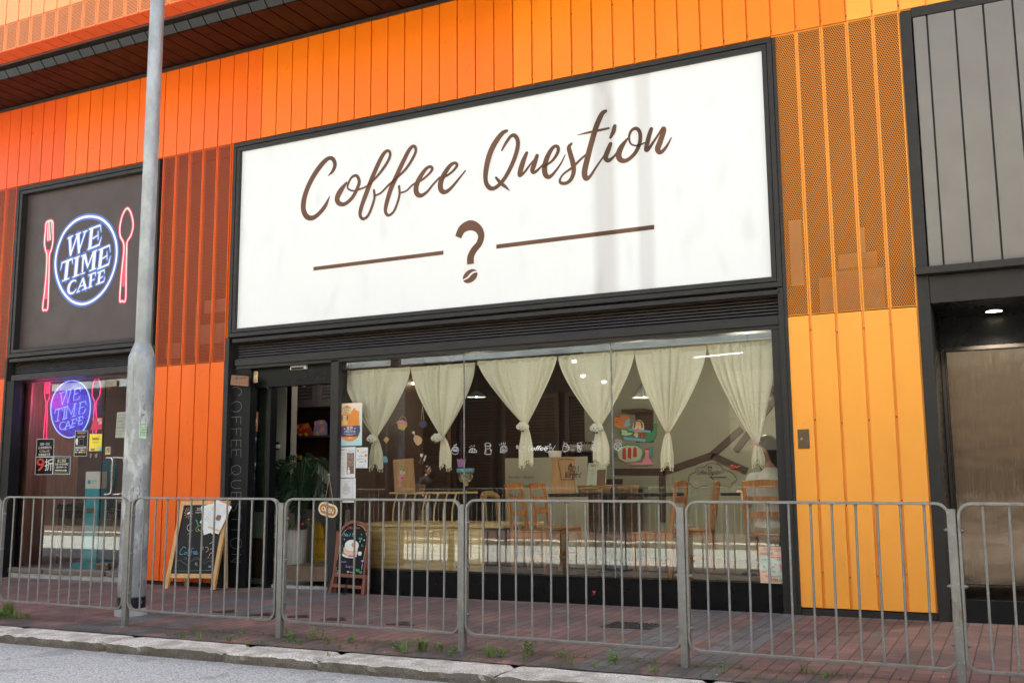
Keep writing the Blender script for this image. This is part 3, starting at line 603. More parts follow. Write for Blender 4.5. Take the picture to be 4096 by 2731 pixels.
louvre(.10, 2.84, 2.83, 3.0, 'brown louvred band under the dark brown square sign', 1)
# ================================================================ galvanised pedestrian railing
PX = [3.84, 5.59, 7.355, 9.095, 10.835, 12.57, 14.31, 16.05]; PY = -2.88
def gz(x): return -.036 - .0075 * (x - 4)
def make_panel(L, name='railing'):
    t = thing(name, '', 'railing')
    h, z0, r = 1.163, .162, .075; a, b_ = .034, L - .034
    path = []
    for cx, cz, a0 in ((b_ - r, h - r, 0), (a + r, h - r, 90), (a + r, z0 + r, 180), (b_ - r, z0 + r, 270)):
        for k in range(7):
            an = R(a0 + k * 15); path.append((cx + r * math.cos(an), cz + r * math.sin(an)))
    m = MB(); n = len(path); vs = []
    for i in range(n):
        p, q = Vector(path[i - 1]), Vector(path[(i + 1) % n]); d = (q - p).normalized(); nn = Vector((-d.y, d.x))
        c = Vector(path[i])
        for u, y in ((-.009, -.019), (.009, -.019), (.009, .019), (-.009, .019)): vs.append((c.x + nn.x * u, y, c.y + nn.y * u))
    m.add(vs, [(i * 4 + j, i * 4 + (j + 1) % 4, ((i + 1) % n) * 4 + (j + 1) % 4, ((i + 1) % n) * 4 + j) for i in range(n) for j in range(4)])
    m.build('frame', M['galv'], t, True, bevel=.003)
    for k in range(11):
        x = a + (b_ - a) * (k + 1) / 12
        m = MB(); m.tube([(x, 0, z0 + .006), (x, 0, z0 + .02), (x, 0, h - .03), (x, 0, h - .012), (x, 0, h - .006)], [.011, .0083, .0083, .011, .017], 8); m.build('bar', M['galv'], t, True)
    for x, s_ in ((a + .009, 1), (b_ - .009, -1)):
        for z in (.31, .66, 1.0):
            m = MB(); m.cyl((x - .03 * s_, 0, z), (x + .022 * s_, 0, z), .006, 6); m.cyl((x + .0, 0, z), (x + .012 * s_, 0, z), .013, 6); m.build('bolt', M['galv'], t, True)
    return t
plab = ['railing panel in front of the neon lit cafe glass', 'railing panel right of the lamp post in front of the pine chalkboard', 'railing panel in front of the OPEN sign and the arched chalkboard',
        'railing panel in front of the two middle curtains and the dining table', 'railing panel in front of the seated woman and amber cladding', 'railing panel at the right edge before the steel door', 'railing panel beyond the right edge by the steel door']
prn = random.Random(5)
p0 = make_panel(1.745)
for i in range(-1, 7):
    o = p0 if i == -1 else copy_tree(p0)
    x = PX[0] - 1.75 if i == -1 else PX[i]; o.location = (x, PY, gz(x)); o.rotation_euler = (0, R(.43), 0)
    for ch in o.children:
        if ch.name.startswith('bar'): ch.location.x += prn.uniform(-.004, .004); ch.rotation_euler = (0, R(prn.uniform(-.18, .18)), 0)
    tag(o, 'railing panel cut by the left edge of the street view' if i == -1 else plab[i], 'railing', 'railing panels along the kerb')
o = None
for i, x in enumerate(PX):
    if o is None:
        o = thing('square_post', '', 'post'); m = MB(); m.box(-.026, .026, -.026, .026, -.12, 1.125); m.build('shaft', M['galv'], o, True, bevel=.005)
        m = MB(); m.box(-.024, .024, -.024, .024, 1.126, 1.130); m.build('cap', M['galv'], o, True)
        m = MB(); m.lathe(0, 0, [(.0, .012), (.045, .010), (.075, -.004), (.08, -.03)], 9, smooth=False); m.build('mortar_collar', M['concrete'], o, True); p = o
    else: p = copy_tree(o)
    p.location = (x, PY, gz(x))
    tag(p, ['square post at the left edge between first railing panels', 'square post in front of the lamp post', 'square post in front of the shop doorway', 'square post in front of the oak platform',
            'rust streaked square post in front of the dining chairs', 'square post before the jamb beside the steel door', 'square post beyond the right edge', 'last square post beyond the right edge'][i], 'post', 'railing posts')
# ================================================================ lamp post
def galvp():
    b = NB('pole_paint'); p = b.pos(); n = b.noise(b.scale(p, (1, 1, .5)), 7, 6, .65); n2 = b.noise(b.scale(p, (1, 1, .35)), 22, 5, .7); sp = b.n('SeparateXYZ'); b.l(p, sp.inputs[0])
    low = b.ramp(b.math('DIVIDE', sp.outputs[2], 3.2), [(.60, 1), (.85, .15)])
    c = b.mix(b.ramp(n, [(.35, 0), (.65, 1)]), (.25, .265, .27, 1), (.36, .375, .38, 1))
    c = b.mix(b.math('MULTIPLY', low, b.ramp(n, [(.52, 0), (.58, .7)])), c, (.50, .52, .53, 1)); c = b.mix(b.math('MULTIPLY', low, b.ramp(n2, [(.60, 0), (.63, .8)])), c, (.14, .14, .145, 1))
    c = b.mix(b.ramp(b.math('DIVIDE', sp.outputs[2], .3), [(.48, 1), (.52, 0)]), c, b.mix(b.ramp(n2, [(.58, 0), (.62, 1)]), (.012, .013, .02, 1), (.35, .38, .42, 1)))
    b.l(c, b.b.inputs['Base Color']); b.b.inputs['Metallic'].default_value = .35; b.b.inputs['Roughness'].default_value = .42; b.bump(b.math('ADD', n, b.math('MULTIPLY', n2, .6)), .35, .008)
galvp()
LP = thing('lamp_post', 'tall scuffed grey steel lamp post standing between railing and cafe', 'lamp post', (5.02, -2.27, -.028)); lx, ly = 5.02, -2.27
m = MB(); m.lathe(lx, ly, [(.134, -.03), (.134, 2.50), (.131, 2.53), (.085, 2.655), (.080, 2.668)], 40); m.build('lower_shaft', M['pole_paint'], LP)
m = MB(); m.lathe(lx, ly, [(.0765, 2.66), (.0735, 6.5), (.070, 9.2), (0, 9.2)], 32); m.build('upper_shaft', M['pole_paint'], LP)
m = MB(); m.lathe(lx, ly, [(.155, -.05), (.155, .035), (.15, .04), (.13, .04)], 32); m.build('base_collar', M['concrete'], LP)
m = MB(); cyl = lambda a, z, r=.1345: (lx + r * math.cos(a), ly + r * math.sin(a), z)
am = R(-58)
path = [cyl(am + t, z, .136) for t, z in [(-.34, 2.0), (-.34, 2.3), (-.34, 2.40), (-.26, 2.44), (0, 2.445), (.26, 2.44), (.34, 2.40), (.34, 2.0), (.34, 1.6)]]
m.tube(path, .003, 6); m.build('access_door_seam', M['concrete'], LP)
m = MB(); m.cyl(cyl(R(-30), 1.93, .13), cyl(R(-30), 1.93, .155), .014, 8); m.build('door_bolt', M['galv'], LP)
mat('mintpaper', (.55, .72, .50), .7, 0, .05); mat('ink', (.03, .03, .035), .6, 0, .1)
def curved(mb, a0, a1, z0, z1, r, tilt=0, n=6):
    vs = [cyl(a0 + (a1 - a0) * i / n, z + tilt * i / n, r) for i in range(n + 1) for z in (z0, z1)]
    return mb.add(vs, [(2 * i, 2 * i + 2, 2 * i + 3, 2 * i + 1) for i in range(n)])
t = thing('paper_sticker', 'small pale green paper notice stuck on the lamp post', 'sticker', (lx, ly, 1.8))
m = MB(); curved(m, R(-42), R(-12), 1.70, 1.86, .1352, -.01); m.build('sheet', M['mintpaper'], t)
m = MB()
for i, s_ in enumerate(('歡迎免費', 'www 上網', '一個網頁', '包你滿意', '2729')):
    a = R(-27); m.text(s_, cyl(a, 1.828 - i * .027, .1375), .017, (-math.sin(a), math.cos(a), 0), align='CENTER', width=.052)
m.build('writing', M['ink'], t)
mat('redline', (.6, .2, .13), .6)
t = MB(); 
for q in ((-92, -78, 3.02, 3.024), (-92, -78, 2.93, 2.934)): curved(t, R(q[0]), R(q[1]), q[2], q[3], .0775, 0, 3)
curved(t, R(-92.5), R(-92), 2.93, 3.024, .0775, 0, 2); curved(t, R(-78), R(-77.5), 2.93, 3.024, .0775, 0, 2)
t.solo('paint_mark', M['redline'], 'faint red stencilled outline on the upper lamp post shaft', 'marking')
# ================================================================ the far side of the street (seen mirrored in the glass)
mat('farwall', (.60, .56, .42), .8, 0, .1, 1.0); mat('fartile', (.075, .055, .04), .5, 0, .2, 3); mat('farcanopy', (.34, .39, .41), .85, 0, .3, 1.5, (1, 4, 3), bump=.6, bsc=14); mat('farbrown', (.09, .055, .035), .6)
mat('farupper', (.68, .66, .50), .85, 0, .08, .5); mat('farglass', (.05, .06, .07), .15, 0, .2); mat('fargrey', (.05, .05, .05), .7, 0, .1)
b = NB('fartile'); br = b.n('TexBrick'); cx_ = b.n('SeparateXYZ'); b.l(b.pos(), cx_.inputs[0]); cv_ = b.n('CombineXYZ'); b.l(cx_.outputs[0], cv_.inputs[0]); b.l(cx_.outputs[2], cv_.inputs[1]); b.l(cv_.outputs[0], br.inputs['Vector']); br.offset = 0; br.inputs['Scale'].default_value = 1; br.inputs['Brick Width'].default_value = .2; br.inputs['Row Height'].default_value = .1; br.inputs['Mortar Size'].default_value = .008
br.inputs['Color1'].default_value = (.06, .044, .03, 1); br.inputs['Color2'].default_value = (.045, .034, .024, 1); br.inputs['Mortar'].default_value = (.012, .01, .008, 1); b.l(br.outputs[0], b.b.inputs['Base Color'])
FB = thing('factory_building', 'cream factory building across the street with brown tiled ground floor and concrete canopy', 'building', (0, -14.4, 0))
m = MB(); m.box(-60, 70, -15, -14.2, 0, 4.4, 0); m.build('tiled_wall', M['fartile'], FB)
m = MB(); m.box(-60, 70, -26, -14.0, 4.4, 10.5, 0); m.build('upper_wall', M['farupper'], FB)
m = MB(); m.box(-60, 70, -12.24, -12.10, 4.33, 4.90); m.build('canopy_edge', M['farcanopy'], FB); m = MB(); m.box(-60, 70, -14.2, -12.25, 4.34, 4.42); m.build('canopy', M['farbrown'], FB)
m = MB(); m.box(6.8, 40, -14.26, -14.16, 2.0, 3.9); m.build('name_panel', M['farwall'], FB)
def win(x0, x1, z0, z1, y=-14.19):
    w_ = MB(); w_.box(x0, x1, y, y + .05, z0, z1, 1)
    n = int((z1 - z0) / .07)
    for k in range(n): w_.box(x0, x1, y + .05, y + .09, z0 + k * .07, z0 + k * .07 + .04, 0)
    for x in (x0, (x0 + x1) / 2, x1): w_.box(x - .05, x + .05, y + .05, y + .12, z0, z1, 0)
    w_.build('louvred_window', [M['farbrown'], M['black']], FB)
for x in (-9, -5.5, -1.8, .8, 4.2): win(x, x + 2.2, .9, 3.0)
for z in (5.6, 8.2):
    for k in range(-12, 22):
        w_ = MB(); x = k * 3.1; w_.box(x, x + 2.0, -14.03, -13.97, z, z + 1.5, 0); w_.build('window', M['farglass'], FB)
m = MB(); yv = 14.35
for s_, D_, h in (('工廠大廈', (1765, 928), .30), ('N FACTORY BUILDING', (1800, 946), .17), ('689 CASTLE PEAK ROAD', (1800, 968), .14)):
    p = at(*D_, yv); m.text(s_, (p.x, -14.15, p.z), h, (-1, 0, 0), (0, 0, 1), spacing=1.5 if h > .2 else 1.05)
m.build('name_lettering', M['fargrey'], FB)
m = MB(); p = at(1010, 1105, yv); m.box(p.x - .35, p.x + .35, -14.17, -14.14, p.z - .45, p.z + .45, 0)
for i, s_ in enumerate(('DANGER', 'ELECTRICITY', 'AUTHORIZED', 'ENTRY', 'PROHIBITED', '電力危險', '不得擅進')): m.text(s_, (p.x, -14.135, p.z + .3 - i * .11), .07, (-1, 0, 0), align='CENTER', mi=1)
m.build('warning_notice', [M['farwall'], M['ink']], FB)
q0 = copy_tree(p0)
for i in range(0, 9):
    q = q0 if i == 0 else copy_tree(p0); x = -2.6 + i * 1.75; q.location = (x, -11.75, .0); tag(q, 'railing panels on the far pavement across the road, seen mirrored in the shop glass', 'railing', 'railing panels across the road')
# ================================================================ coffee shop front
GY = .10
mat('sensor', (.62, .60, .58), .4); mat('felt', (.7, .67, .62), .9)
SF = thing('shop_window', 'wide plate glass shop window in a black frame below the white sign', 'window', (8.4, GY, 0))
m = MB(); m.box(5.805, 10.90, .03, .20, -.02, .258); m.box(5.805, 10.90, .02, .03, .255, .272, 0); m.build('black_sill', M['black_gloss'], SF, bevel=.003)
m = MB(); m.box(5.69, 5.80, .02, .20, -.01, 2.70); m.box(10.90, 10.985, .03, .2, -.01, 2.70); m.box(4.23, 10.985, .02, .20, 2.675, 2.79); m.build('black_frame', M['frame'], SF, bevel=.003)
m = MB(); xa = at(1066, 1000, GY).x; xb = at(1407, 1000, GY).x
for i, (a, b_) in enumerate(((5.80, xa - .004), (xa + .004, xb - .004), (xb + .004, 10.90))):
    g = MB(); g.add([(a, GY, .26), (b_, GY, .26), (b_, GY, 2.68), (a, GY, 2.68)], [(0, 1, 2, 3)]); g.build('glass_pane', M['glass'], SF)
mat('silicone', (.20, .21, .215), .25, .2)
for x in (xa, xb):
    g = MB(); g.box(x - .007, x + .007, GY - .004, GY + .008, .26, 2.68); g.build('glazing_joint', M['silicone'], SF)
g = MB(); p = at(788, 849, GY); g.text('G61', (p.x, GY - .003, p.z), .055, bold=.02); g.build('unit_number', M['ink'], SF)
# rooms behind the glass
mat('cream', (.40, .385, .31), .8, 0, .06, 2); mat('sage', (.27, .275, .21), .8, 0, .06, 2); mat('darkwall', (.035, .024, .019), .7, 0, .2, 2); mat('ceil', (.05, .045, .04), .8); mat('floorwood', (.14, .09, .06), .45, 0, .3, 5); mat('white_wall', (.50, .48, .43), .7, 0, .06)
RM = thing('shop_interior', 'coffee shop room seen through the glass with dark walls and timber beams', 'room', (8, 3, 0))
m = MB(); m.box(4.9, 11.6, .22, 3.4, .10, .27); m.build('raised_floor', M['floorwood'], RM)
m = MB(); m.box(4.1, 11.6, 3.4, 3.5, 0, 3.1, 0); m.build('back_wall', M['darkwall'], RM)
m = MB(); m.box(11.5, 11.6, .22, 3.4, 0, 3.1); m.build('side_wall', M['sage'], RM)
m = MB(); m.box(4.1, 11.6, .22, 3.5, 3.02, 3.1); m.build('ceiling', M['ceil'], RM)
YW = 3.0
xw = at(1345, 1100, YW).x
m = MB(); m.box(xw, 11.5, YW, YW + .3, .2, 3.02); m.build('cream_wall', M['sage'], RM)
def beam2(mb, a, b_, w_=.082): mb.beam(at(*a, YW - .01), at(*b_, YW - .01), w_, .03)
h1 = Q(2200, 1300, 2.4125)
tb = [((620, 1412), (1110, 1412)), ((1090, 1418), (1560, 1255)), ((1560, 1255), (1850, 1000)), ((1560, 1255), (1900, 1405)), ((1085, 1412), (1085, 1900))]
for a, b_ in tb:
    m = MB(); beam2(m, h1(*a), h1(*b_)); m.build('timber_beam', M['beam'], RM)
for a, b_ in (((1690, 1035), (1800, 890)), ((1770, 890), (1830, 960)), ((1745, 905), (1830, 900))):
    m = MB(); beam2(m, a, b_); m.build('timber_beam', M['beam'], RM)
for x0, x1 in ((1360, 1368), (1440, 1446)):
    m = MB(); beam2(m, (x0, 1120), (x0, 1290), .07); m.build('timber_post', M['beam'], RM)
m = MB(); beam2(m, (1240, 1105), (1430, 1105), .065); m.build('timber_beam', M['beam'], RM)
# white board with marker writing, cloud lettering on the wall
t = thing('whiteboard', 'pale board with handwritten Pancakes + Burgers behind the dining chairs', 'board', tuple(at(1245, 1180, 2.2)))
m = MB(); a, b_ = at(1160, 1052, 2.2), at(1352, 1300, 2.2); m.box(a.x, b_.x, 2.2, 2.23, .28, a.z); m.build('panel', M['cream'], t)
m = MB()
for s_, d, hh in (('Pancakes + Burgers', (1168, 1098), .032), ('Pancake Burgers', (1172, 1118), .032), ('No.1 !!', (1165, 1140), .045)): m.text(s_, at(*d, 2.19), hh, shear=.2)
m.build('writing', M['ink'], t)
t = MB(); cl_ = [h1(x, y) for x, y in [(1335, 1500), (1350, 1440), (1400, 1420), (1420, 1375), (1490, 1370), (1530, 1335), (1590, 1335), (1640, 1350), (1670, 1390), (1730, 1410), (1780, 1450), (1800, 1490), (1760, 1520), (1740, 1560), (1650, 1545), (1560, 1560), (1480, 1550), (1410, 1570), (1360, 1540)]]
P = cr([at(x, y, YW - .012) for x, y in cl_], 3, True); t.ribbon(P, .007, closed=True)
t.text('Coffee Question !', at(*h1(1420, 1440), YW - .012), .06, width=(at(*h1(1675, 1440), YW) - at(*h1(1420, 1440), YW)).length, shear=.15)
t.ribbon([at(*h1(x, y), YW - .012) for x, y in ((1545, 1470), (1700, 1465))], .012); t.ribbon([at(*h1(x, y), YW - .012) for x, y in ((1575, 1435), (1550, 1465), (1575, 1490))], .012)
t.ribbon(cr([at(*h1(x, y), YW - .012) for x, y in ((1520, 1385), (1542, 1400), (1565, 1385))]), .006); t.disc(at(*h1(1532, 1370), YW - .012), .012); t.disc(at(*h1(1555, 1370), YW - .012), .012)
t.solo('wall_writing', M['ink'], 'hand drawn cloud with Coffee Question written on the pale wall', 'wall drawing')
# ---- entrance: black side board with chalk letters, green glass leaf, recess
t = thing('chalk_letter_board', 'narrow black upright board chalked COFFEE QUESTION beside the doorway', 'board', (4.3, .05, 0))
m = MB(); m.box(4.158, 4.45, .045, .16, -.01, 2.69); m.build('panel', M['black'], t); m = MB()
lw = 'COFFEE QUESTION'; ys = [900, 934, 967, 994, 1020, 1042, 0, 1079, 1113, 1140, 1165, 1193, 1217, 1247, 1282]
mat('chalk', (.20, .205, .22), .8, 0, .1)
for ch, y in zip(lw, ys):
    if ch == ' ': continue
    p = at(536 if ch != 'I' else 536, y, .04); hgt = .13 if ch in 'CO' else .115
    k = {'C': [[(.25, .9), (.0, .75), (-.1, .5), (.0, .2), (.25, .05), (.5, .1)]], }
    G = {'C': [[(.9, .75), (.7, .97), (.35, .97), (.05, .6), (.1, .2), (.4, 0), (.8, .08)]], 'O': [[(.5, 1), (.15, .9), (0, .5), (.2, .1), (.5, 0), (.85, .15), (1, .5), (.85, .9), (.5, 1)]], 'F': [[(.05, 0), (.05, 1)], [(.05, 1), (.85, 1)], [(.05, .55), (.65, .55)]],
         'E': [[(.05, 0), (.05, 1)], [(.05, 1), (.85, 1)], [(.05, .55), (.7, .55)], [(.05, 0), (.85, 0)]], 'Q': [[(.5, 1), (.15, .9), (0, .5), (.2, .1), (.5, 0), (.85, .15), (1, .5), (.85, .9), (.5, 1)], [(.6, .3), (1.1, -.2)]], 'U': [[(.05, 1), (.05, .3), (.35, 0), (.7, .1), (.85, .4), (.85, 1)]],
         'S': [[(.85, .9), (.5, 1), (.1, .8), (.3, .55), (.7, .42), (.85, .2), (.5, 0), (.05, .1)]], 'T': [[(0, 1), (.9, 1)], [(.45, 1), (.45, 0)]], 'I': [[(.45, 1), (.45, 0)]], 'N': [[(.05, 0), (.05, 1)], [(.05, 1), (.85, 0)], [(.85, 0), (.85, 1)]]}[ch]
    for L in G:
        P = [Vector((p.x + .065 - .175 * (.15), .043, p.z)) + Vector((hgt * 1.35 * (v - .5), 0, -(u - .5) * hgt)) for u, v in L]
        m.ribbon(cr(P, 4) if len(P) > 2 and ch not in 'FETIN' else P, .005)
    m.build('chalk_letter', M['chalk'], t); m = MB()
t = thing('glass_door_leaf', 'fixed greenish glass leaf left of the open doorway with white pictograms', 'door', (4.75, .2, .02)); GL = .19
xl, xr = at(566, 1000, GL).x, at(613, 1000, GL).x
m = MB(); m.add([(xl, GL, .03), (xr, GL, .03), (xr, GL, 2.6), (xl, GL, 2.6)], [(0, 1, 2, 3)]); m.box(xr, xr + .012, GL - .012, GL + .004, .03, 2.6); m.build('glass', M['glass_green'], t)
m = MB(); m.box(xl - .05, xl, GL - .03, GL + .05, 0, 2.62); m.box(xr + .03, xr + .075, GL - .03, GL + .09, 0, 2.62); m.build('frame', M['black'], t)
m = MB(); m.box(xl, xl + .35, GL + .01, GL + .05, .0, .035); m.build('floor_track', M['steel'], t)
mat('green_sheet', (.045, .07, .052), .5, 0, .2, 3, bump=.1, bsc=20); m = MB(); m.box(xl - .02, xr - .1, GL + .22, GL + .25, .9, 2.62); m.build('green_backing', M['green_sheet'], t)
pic = Q(950, 1480, 3.0154); WH = M['ink_white']
def icon(name, strokes, label, words=(), parent=None, w_=2.2):
    m = MB()
    for s_ in strokes:
        if s_[0] == 'f': m.poly([at(*pic(x, y), GL - .006) for x, y in s_[1:]])
        else: m.ribbon(cr([at(*pic(x, y), GL - .005) for x, y in s_], 4) if len(s_) > 2 else [at(*pic(x, y), GL - .005) for x, y in s_], w_ * pxm(pic, 160, 900, GL))
    for txt_, x, y, wd in words:
        a, b_ = at(*pic(x, y), GL - .005), at(*pic(x + wd, y), GL - .005); m.text(txt_, a, .042, width=b_.x - a.x, bold=.012)
    m.solo(name, WH, label, 'sticker', 'white pictograms on the door glass')
icon('pictogram', [[(112, 790), (140, 775), (152, 778), (180, 850), (172, 862), (145, 885)], [(112, 790), (108, 810), (128, 870)], [(118, 800), (142, 785), (165, 850)], [(135, 870), (132, 845), (140, 850), (148, 890), (168, 865)], [(120, 850), (130, 900), (145, 930)], [(168, 880), (162, 905), (172, 925)], [(172, 780), (195, 770), (215, 778)], [(180, 792), (196, 785), (210, 792)], [(188, 803), (197, 798), (204, 803)]], 'white pictogram of a hand with phone labelled WIFI', [('WIFI', 180, 850, 46)])
icon('pictogram', [[(112, 1010), (130, 993), (160, 990), (178, 1008), (178, 1025), (112, 1032), (112, 1010)], [(112, 1035), (118, 1120), (130, 1130), (170, 1122), (178, 1030)], ['f', (118, 1062), (172, 1056), (176, 1085), (150, 1095), (168, 1112), (124, 1115)], [(145, 1075), (185, 1038), (214, 1036)], [(150, 1108), (190, 1090), (214, 1078)]], 'white pictogram of a takeaway cup held in a hand labelled TAKE OUT', [('TAKE OUT', 122, 1163, 100)])
icon('pictogram', [[(120, 1265), (170, 1225), (182, 1240), (130, 1285), (120, 1265)], [(160, 1262), (212, 1240)], [(165, 1280), (200, 1272), (212, 1258)], [(112, 1278), (122, 1275), (125, 1285), (115, 1288), (112, 1278)], [(95, 1298), (105, 1296)], [(98, 1308), (108, 1302)], [(112, 1300), (115, 1310)]], 'white pictogram of a security camera labelled CCTV', [('CCTV', 148, 1325, 58)])
icon('pictogram', [[(152, 1380), (142, 1430), (110, 1435), (100, 1440), (130, 1480), (160, 1455), (168, 1435)], [(192, 1375), (165, 1440)], [(98, 1445), (120, 1478), (155, 1485)], [(105, 1492), (120, 1486), (135, 1494), (150, 1486), (175, 1492)], [(105, 1506), (120, 1500), (135, 1508), (150, 1500), (175, 1506)]], 'white pictogram of a shoe above wavy lines labelled CAUTION', [('CAUTION', 102, 1534, 84)])
t = thing('hours_plaque', 'brown wooden plaque headed Coffee? with opening hours on the door glass', 'plaque', tuple(at(*pic(175, 625), GL - .01)))
m = MB(); a, b_ = at(*pic(108, 512), GL - .012), at(*pic(243, 740), GL - .012); m.rbox(a.x, b_.x, GL - .02, GL - .008, b_.z, a.z, .012); m.build('board', M['walnut'], t)
m = MB()
for s_, x, y, wd, hh in (('Coffee ?', 138, 566, 80, .03), ('MON-FRI 08:00-18:00', 118, 615, 118, .014), ('SAT-SUN&PH 09:00-18:00', 113, 638, 124, .014), ('Tel: 46522203', 136, 688, 70, .014)):
    p = at(*pic(x, y), GL - .024); m.text(s_, p, hh, width=(at(*pic(x + wd, y), GL - .024) - p).x, bold=.01)
for y in (583, 660): m.ribbon([at(*pic(122, y), GL - .023), at(*pic(228, y), GL - .023)], .004)
m.build('lettering', M['ink_white'], t)
# projecting name plate
cq = Q(880, 1300, 2.614)
t = thing('name_plate', 'small oak plate reading Coffee Question hung from a block by the door', 'plaque', tuple(at(*cq(205, 580), -.02)))
m = MB(); m.poly([at(*cq(x, y), -.04) for x, y in ((120, 522), (298, 534), (294, 640), (108, 625))], .014); m.build('plate', M['walnut'], t)
m = MB(); m.text('Coffee Question', at(*cq(140, 568), -.043), .03, width=.21, shear=.3); m.text('?', at(*cq(203, 612), -.043), .025)
m.ribbon([at(*cq(148, 600), -.043), at(*cq(195, 604), -.043)], .003); m.ribbon([at(*cq(222, 606), -.043), at(*cq(268, 608), -.043)], .003); m.build('engraving', M['ink'], t)
m = MB(); p = at(*cq(345, 543), .1); m.rbox(p.x - .065, p.x + .065, .10, .125, p.z - .075, p.z + .075, .02); m.build('mount_block', M['oak_x'], t)
m = MB(); m.cyl(p + Vector((0, -.01, .03)), at(*cq(255, 530), -.04), .004, 6); m.build('wire', M['steel'], t)
# door head, sensor, doorway
t = thing('door_sensor', 'white plastic automatic door sensor on the black door head', 'sensor', tuple(at(690, 838, .12)))
m = MB(); a, b_ = at(672, 829, .14), at(709, 848, .14); m.rbox(a.x, b_.x, .09, .16, b_.z, a.z, .008); m.build('housing', M['sensor'], t)
m = MB(); m.box(a.x + .03, b_.x - .04, .082, .092, b_.z + .004, b_.z + .026); m.build('lens', M['black_gloss'], t)
dh = MB(); dh.box(4.45, 5.69, .12, .24, 2.44, 2.68); dh.solo('doorway_header', M['black_gloss'], 'glossy black header above the open doorway', 'door head')
lob = thing('entrance_lobby', 'small dim entrance lobby behind the open door with pale wall', 'room', (5, 1.5, 0))
m = MB(); m.box(3.8, 5.75, .25, 2.6, .0, .035); m.build('tile_floor', M['concrete'], lob)
cn = at(657, 1000, .9); m = MB(); m.box(3.4, cn.x - .0, .9, 1.0, 0, 3.0); m.box(cn.x - .10, cn.x, .895, 1.12, 0, 3.0); m.build('pale_wall', M['white_wall'], lob)
boxes([(3.4, cn.x + .004, .885, .9, 1.34, 1.44)], 'dado_rail', M['walnut'], lob); boxes([(3.4, cn.x + .004, .885, .9, .03, .55)], 'wainscot', M['walnut'], lob)
m = MB(); m.box(3.0, 6.2, 1.9, 2.0, .0, 3.0); m.box(5.80, 5.84, .3, 1.9, 0, 3.0); m.build('dark_back', M['cabinet'], lob)
m = MB(); m.box(3.0, 5.9, 1.85, 1.9, .03, .9); m.build('lower_wall', M['white_wall'], lob)
# louvred cupboard doors
mat('cupboard', (.16, .145, .15), .5); ca = at(665, 848, 1.5); cb = at(752, 905, 1.5); zt = 2.75; zb = at(700, 935, 1.5).z
t = thing('wall_cupboard', 'grey wall cupboard with two louvred doors above the shelf in the lobby', 'cupboard', (ca.x + .4, 1.5, zb)); wv = .44; CX = at(668, 900, 1.5).x
for k in range(2):
    x0 = CX + .02 + k * wv; dr = None; m = MB(); frame_rect(m, x0, x0 + wv - .01, zb, zt, .07, 1.48, 1.52); dr = m.build('door', M['cupboard'], t)
    m = MB()
    for z in range(int((zt - zb - .14) / .045)): zz = zb + .075 + z * .045; m.hexa([(x0 + .07, 1.49, zz), (x0 + wv - .08, 1.49, zz), (x0 + wv - .08, 1.51, zz + .03), (x0 + .07, 1.51, zz + .03), (x0 + .07, 1.49, zz + .008), (x0 + wv - .08, 1.49, zz + .008), (x0 + wv - .08, 1.51, zz + .038), (x0 + .07, 1.51, zz + .038)])
    s_ = m.build('slats', M['cupboard'], dr)
m = MB(); m.box(CX, CX + 1.1, 1.52, 1.9, zb - .02, zt); m.build('carcass', M['cabinet'], t)
sh = MB(); zs = at(700, 1001, 1.5).z; sh.box(CX - .1, CX + 1.1, 1.45, 1.9, zs - .03, zs); zs2 = at(700, 1056, 1.5).z; sh.box(CX - .1, CX + 1.1, 1.45, 1.9, zs2 - .03, zs2, 0)
sh.box(CX - .1, CX + 1.1, 1.5, 1.9, zs2 - .3, zs2 - .04); sh.solo('shelf_unit', M['cabinet'], 'dark wooden shelf unit below the louvred cupboard', 'shelf')
cols = {'blue': (.08, .18, .42), 'red': (.55, .04, .03), 'lilac': (.35, .28, .55), 'yellow': (.75, .55, .06), 'green': (.05, .28, .13), 'pink': (.75, .28, .36), 'orange': (.75, .25, .04), 'teal': (.03, .33, .38), 'white': (.75, .74, .70), 'skyblue': (.20, .48, .68), 'brown': (.20, .10, .06), 'cream2': (.78, .72, .58), 'purple': (.38, .18, .45), 'navy': (.07, .06, .15), 'mint': (.45, .72, .60), 'palegreen': (.50, .62, .45), 'peach': (.80, .50, .36), 'gold': (.62, .45, .16)}
for k, v in cols.items(): mat('c_' + k, v, .6, 0, .06)
bg_ = Q(1080, 1560, 2.271)
for nm, pts, mats_, lab in (('gift_bag', [(175, 400), (175, 330), (205, 298), (235, 345), (238, 400)], ('blue', 'white', 'yellow'), 'blue patterned pouch at the left end of the dark shelf'), ('gift_bag', [(262, 405), (232, 312), (330, 298), (385, 405)], ('red', 'yellow', 'orange'), 'red and yellow flat pouch leaning in the middle of the shelf'), ('gift_bag', [(388, 410), (405, 300), (440, 270), (480, 270), (500, 300), (503, 410)], ('lilac', 'pink', 'yellow'), 'lilac flowered pouch at the right end of the dark shelf')):
    P = [at(*bg_(x, y), 1.55) for x, y in pts]; c = sum(P, Vector()) / len(P); t = thing(nm, lab, 'pouch', (c.x, 1.55, zs)); m = MB(); m.poly(P, .05); m.build('body', M['c_' + mats_[0]], t)
    m = MB(); rn = random.Random(len(pts)); 
    for i in range(9): m.disc(c + Vector((rn.uniform(-.08, .08), -.003 - i * .0004, rn.uniform(-.10, .08))), rn.uniform(.016, .035), mi=i % 2)
    m.build('pattern', [M['c_' + mats_[1]], M['c_' + mats_[2]]], t)
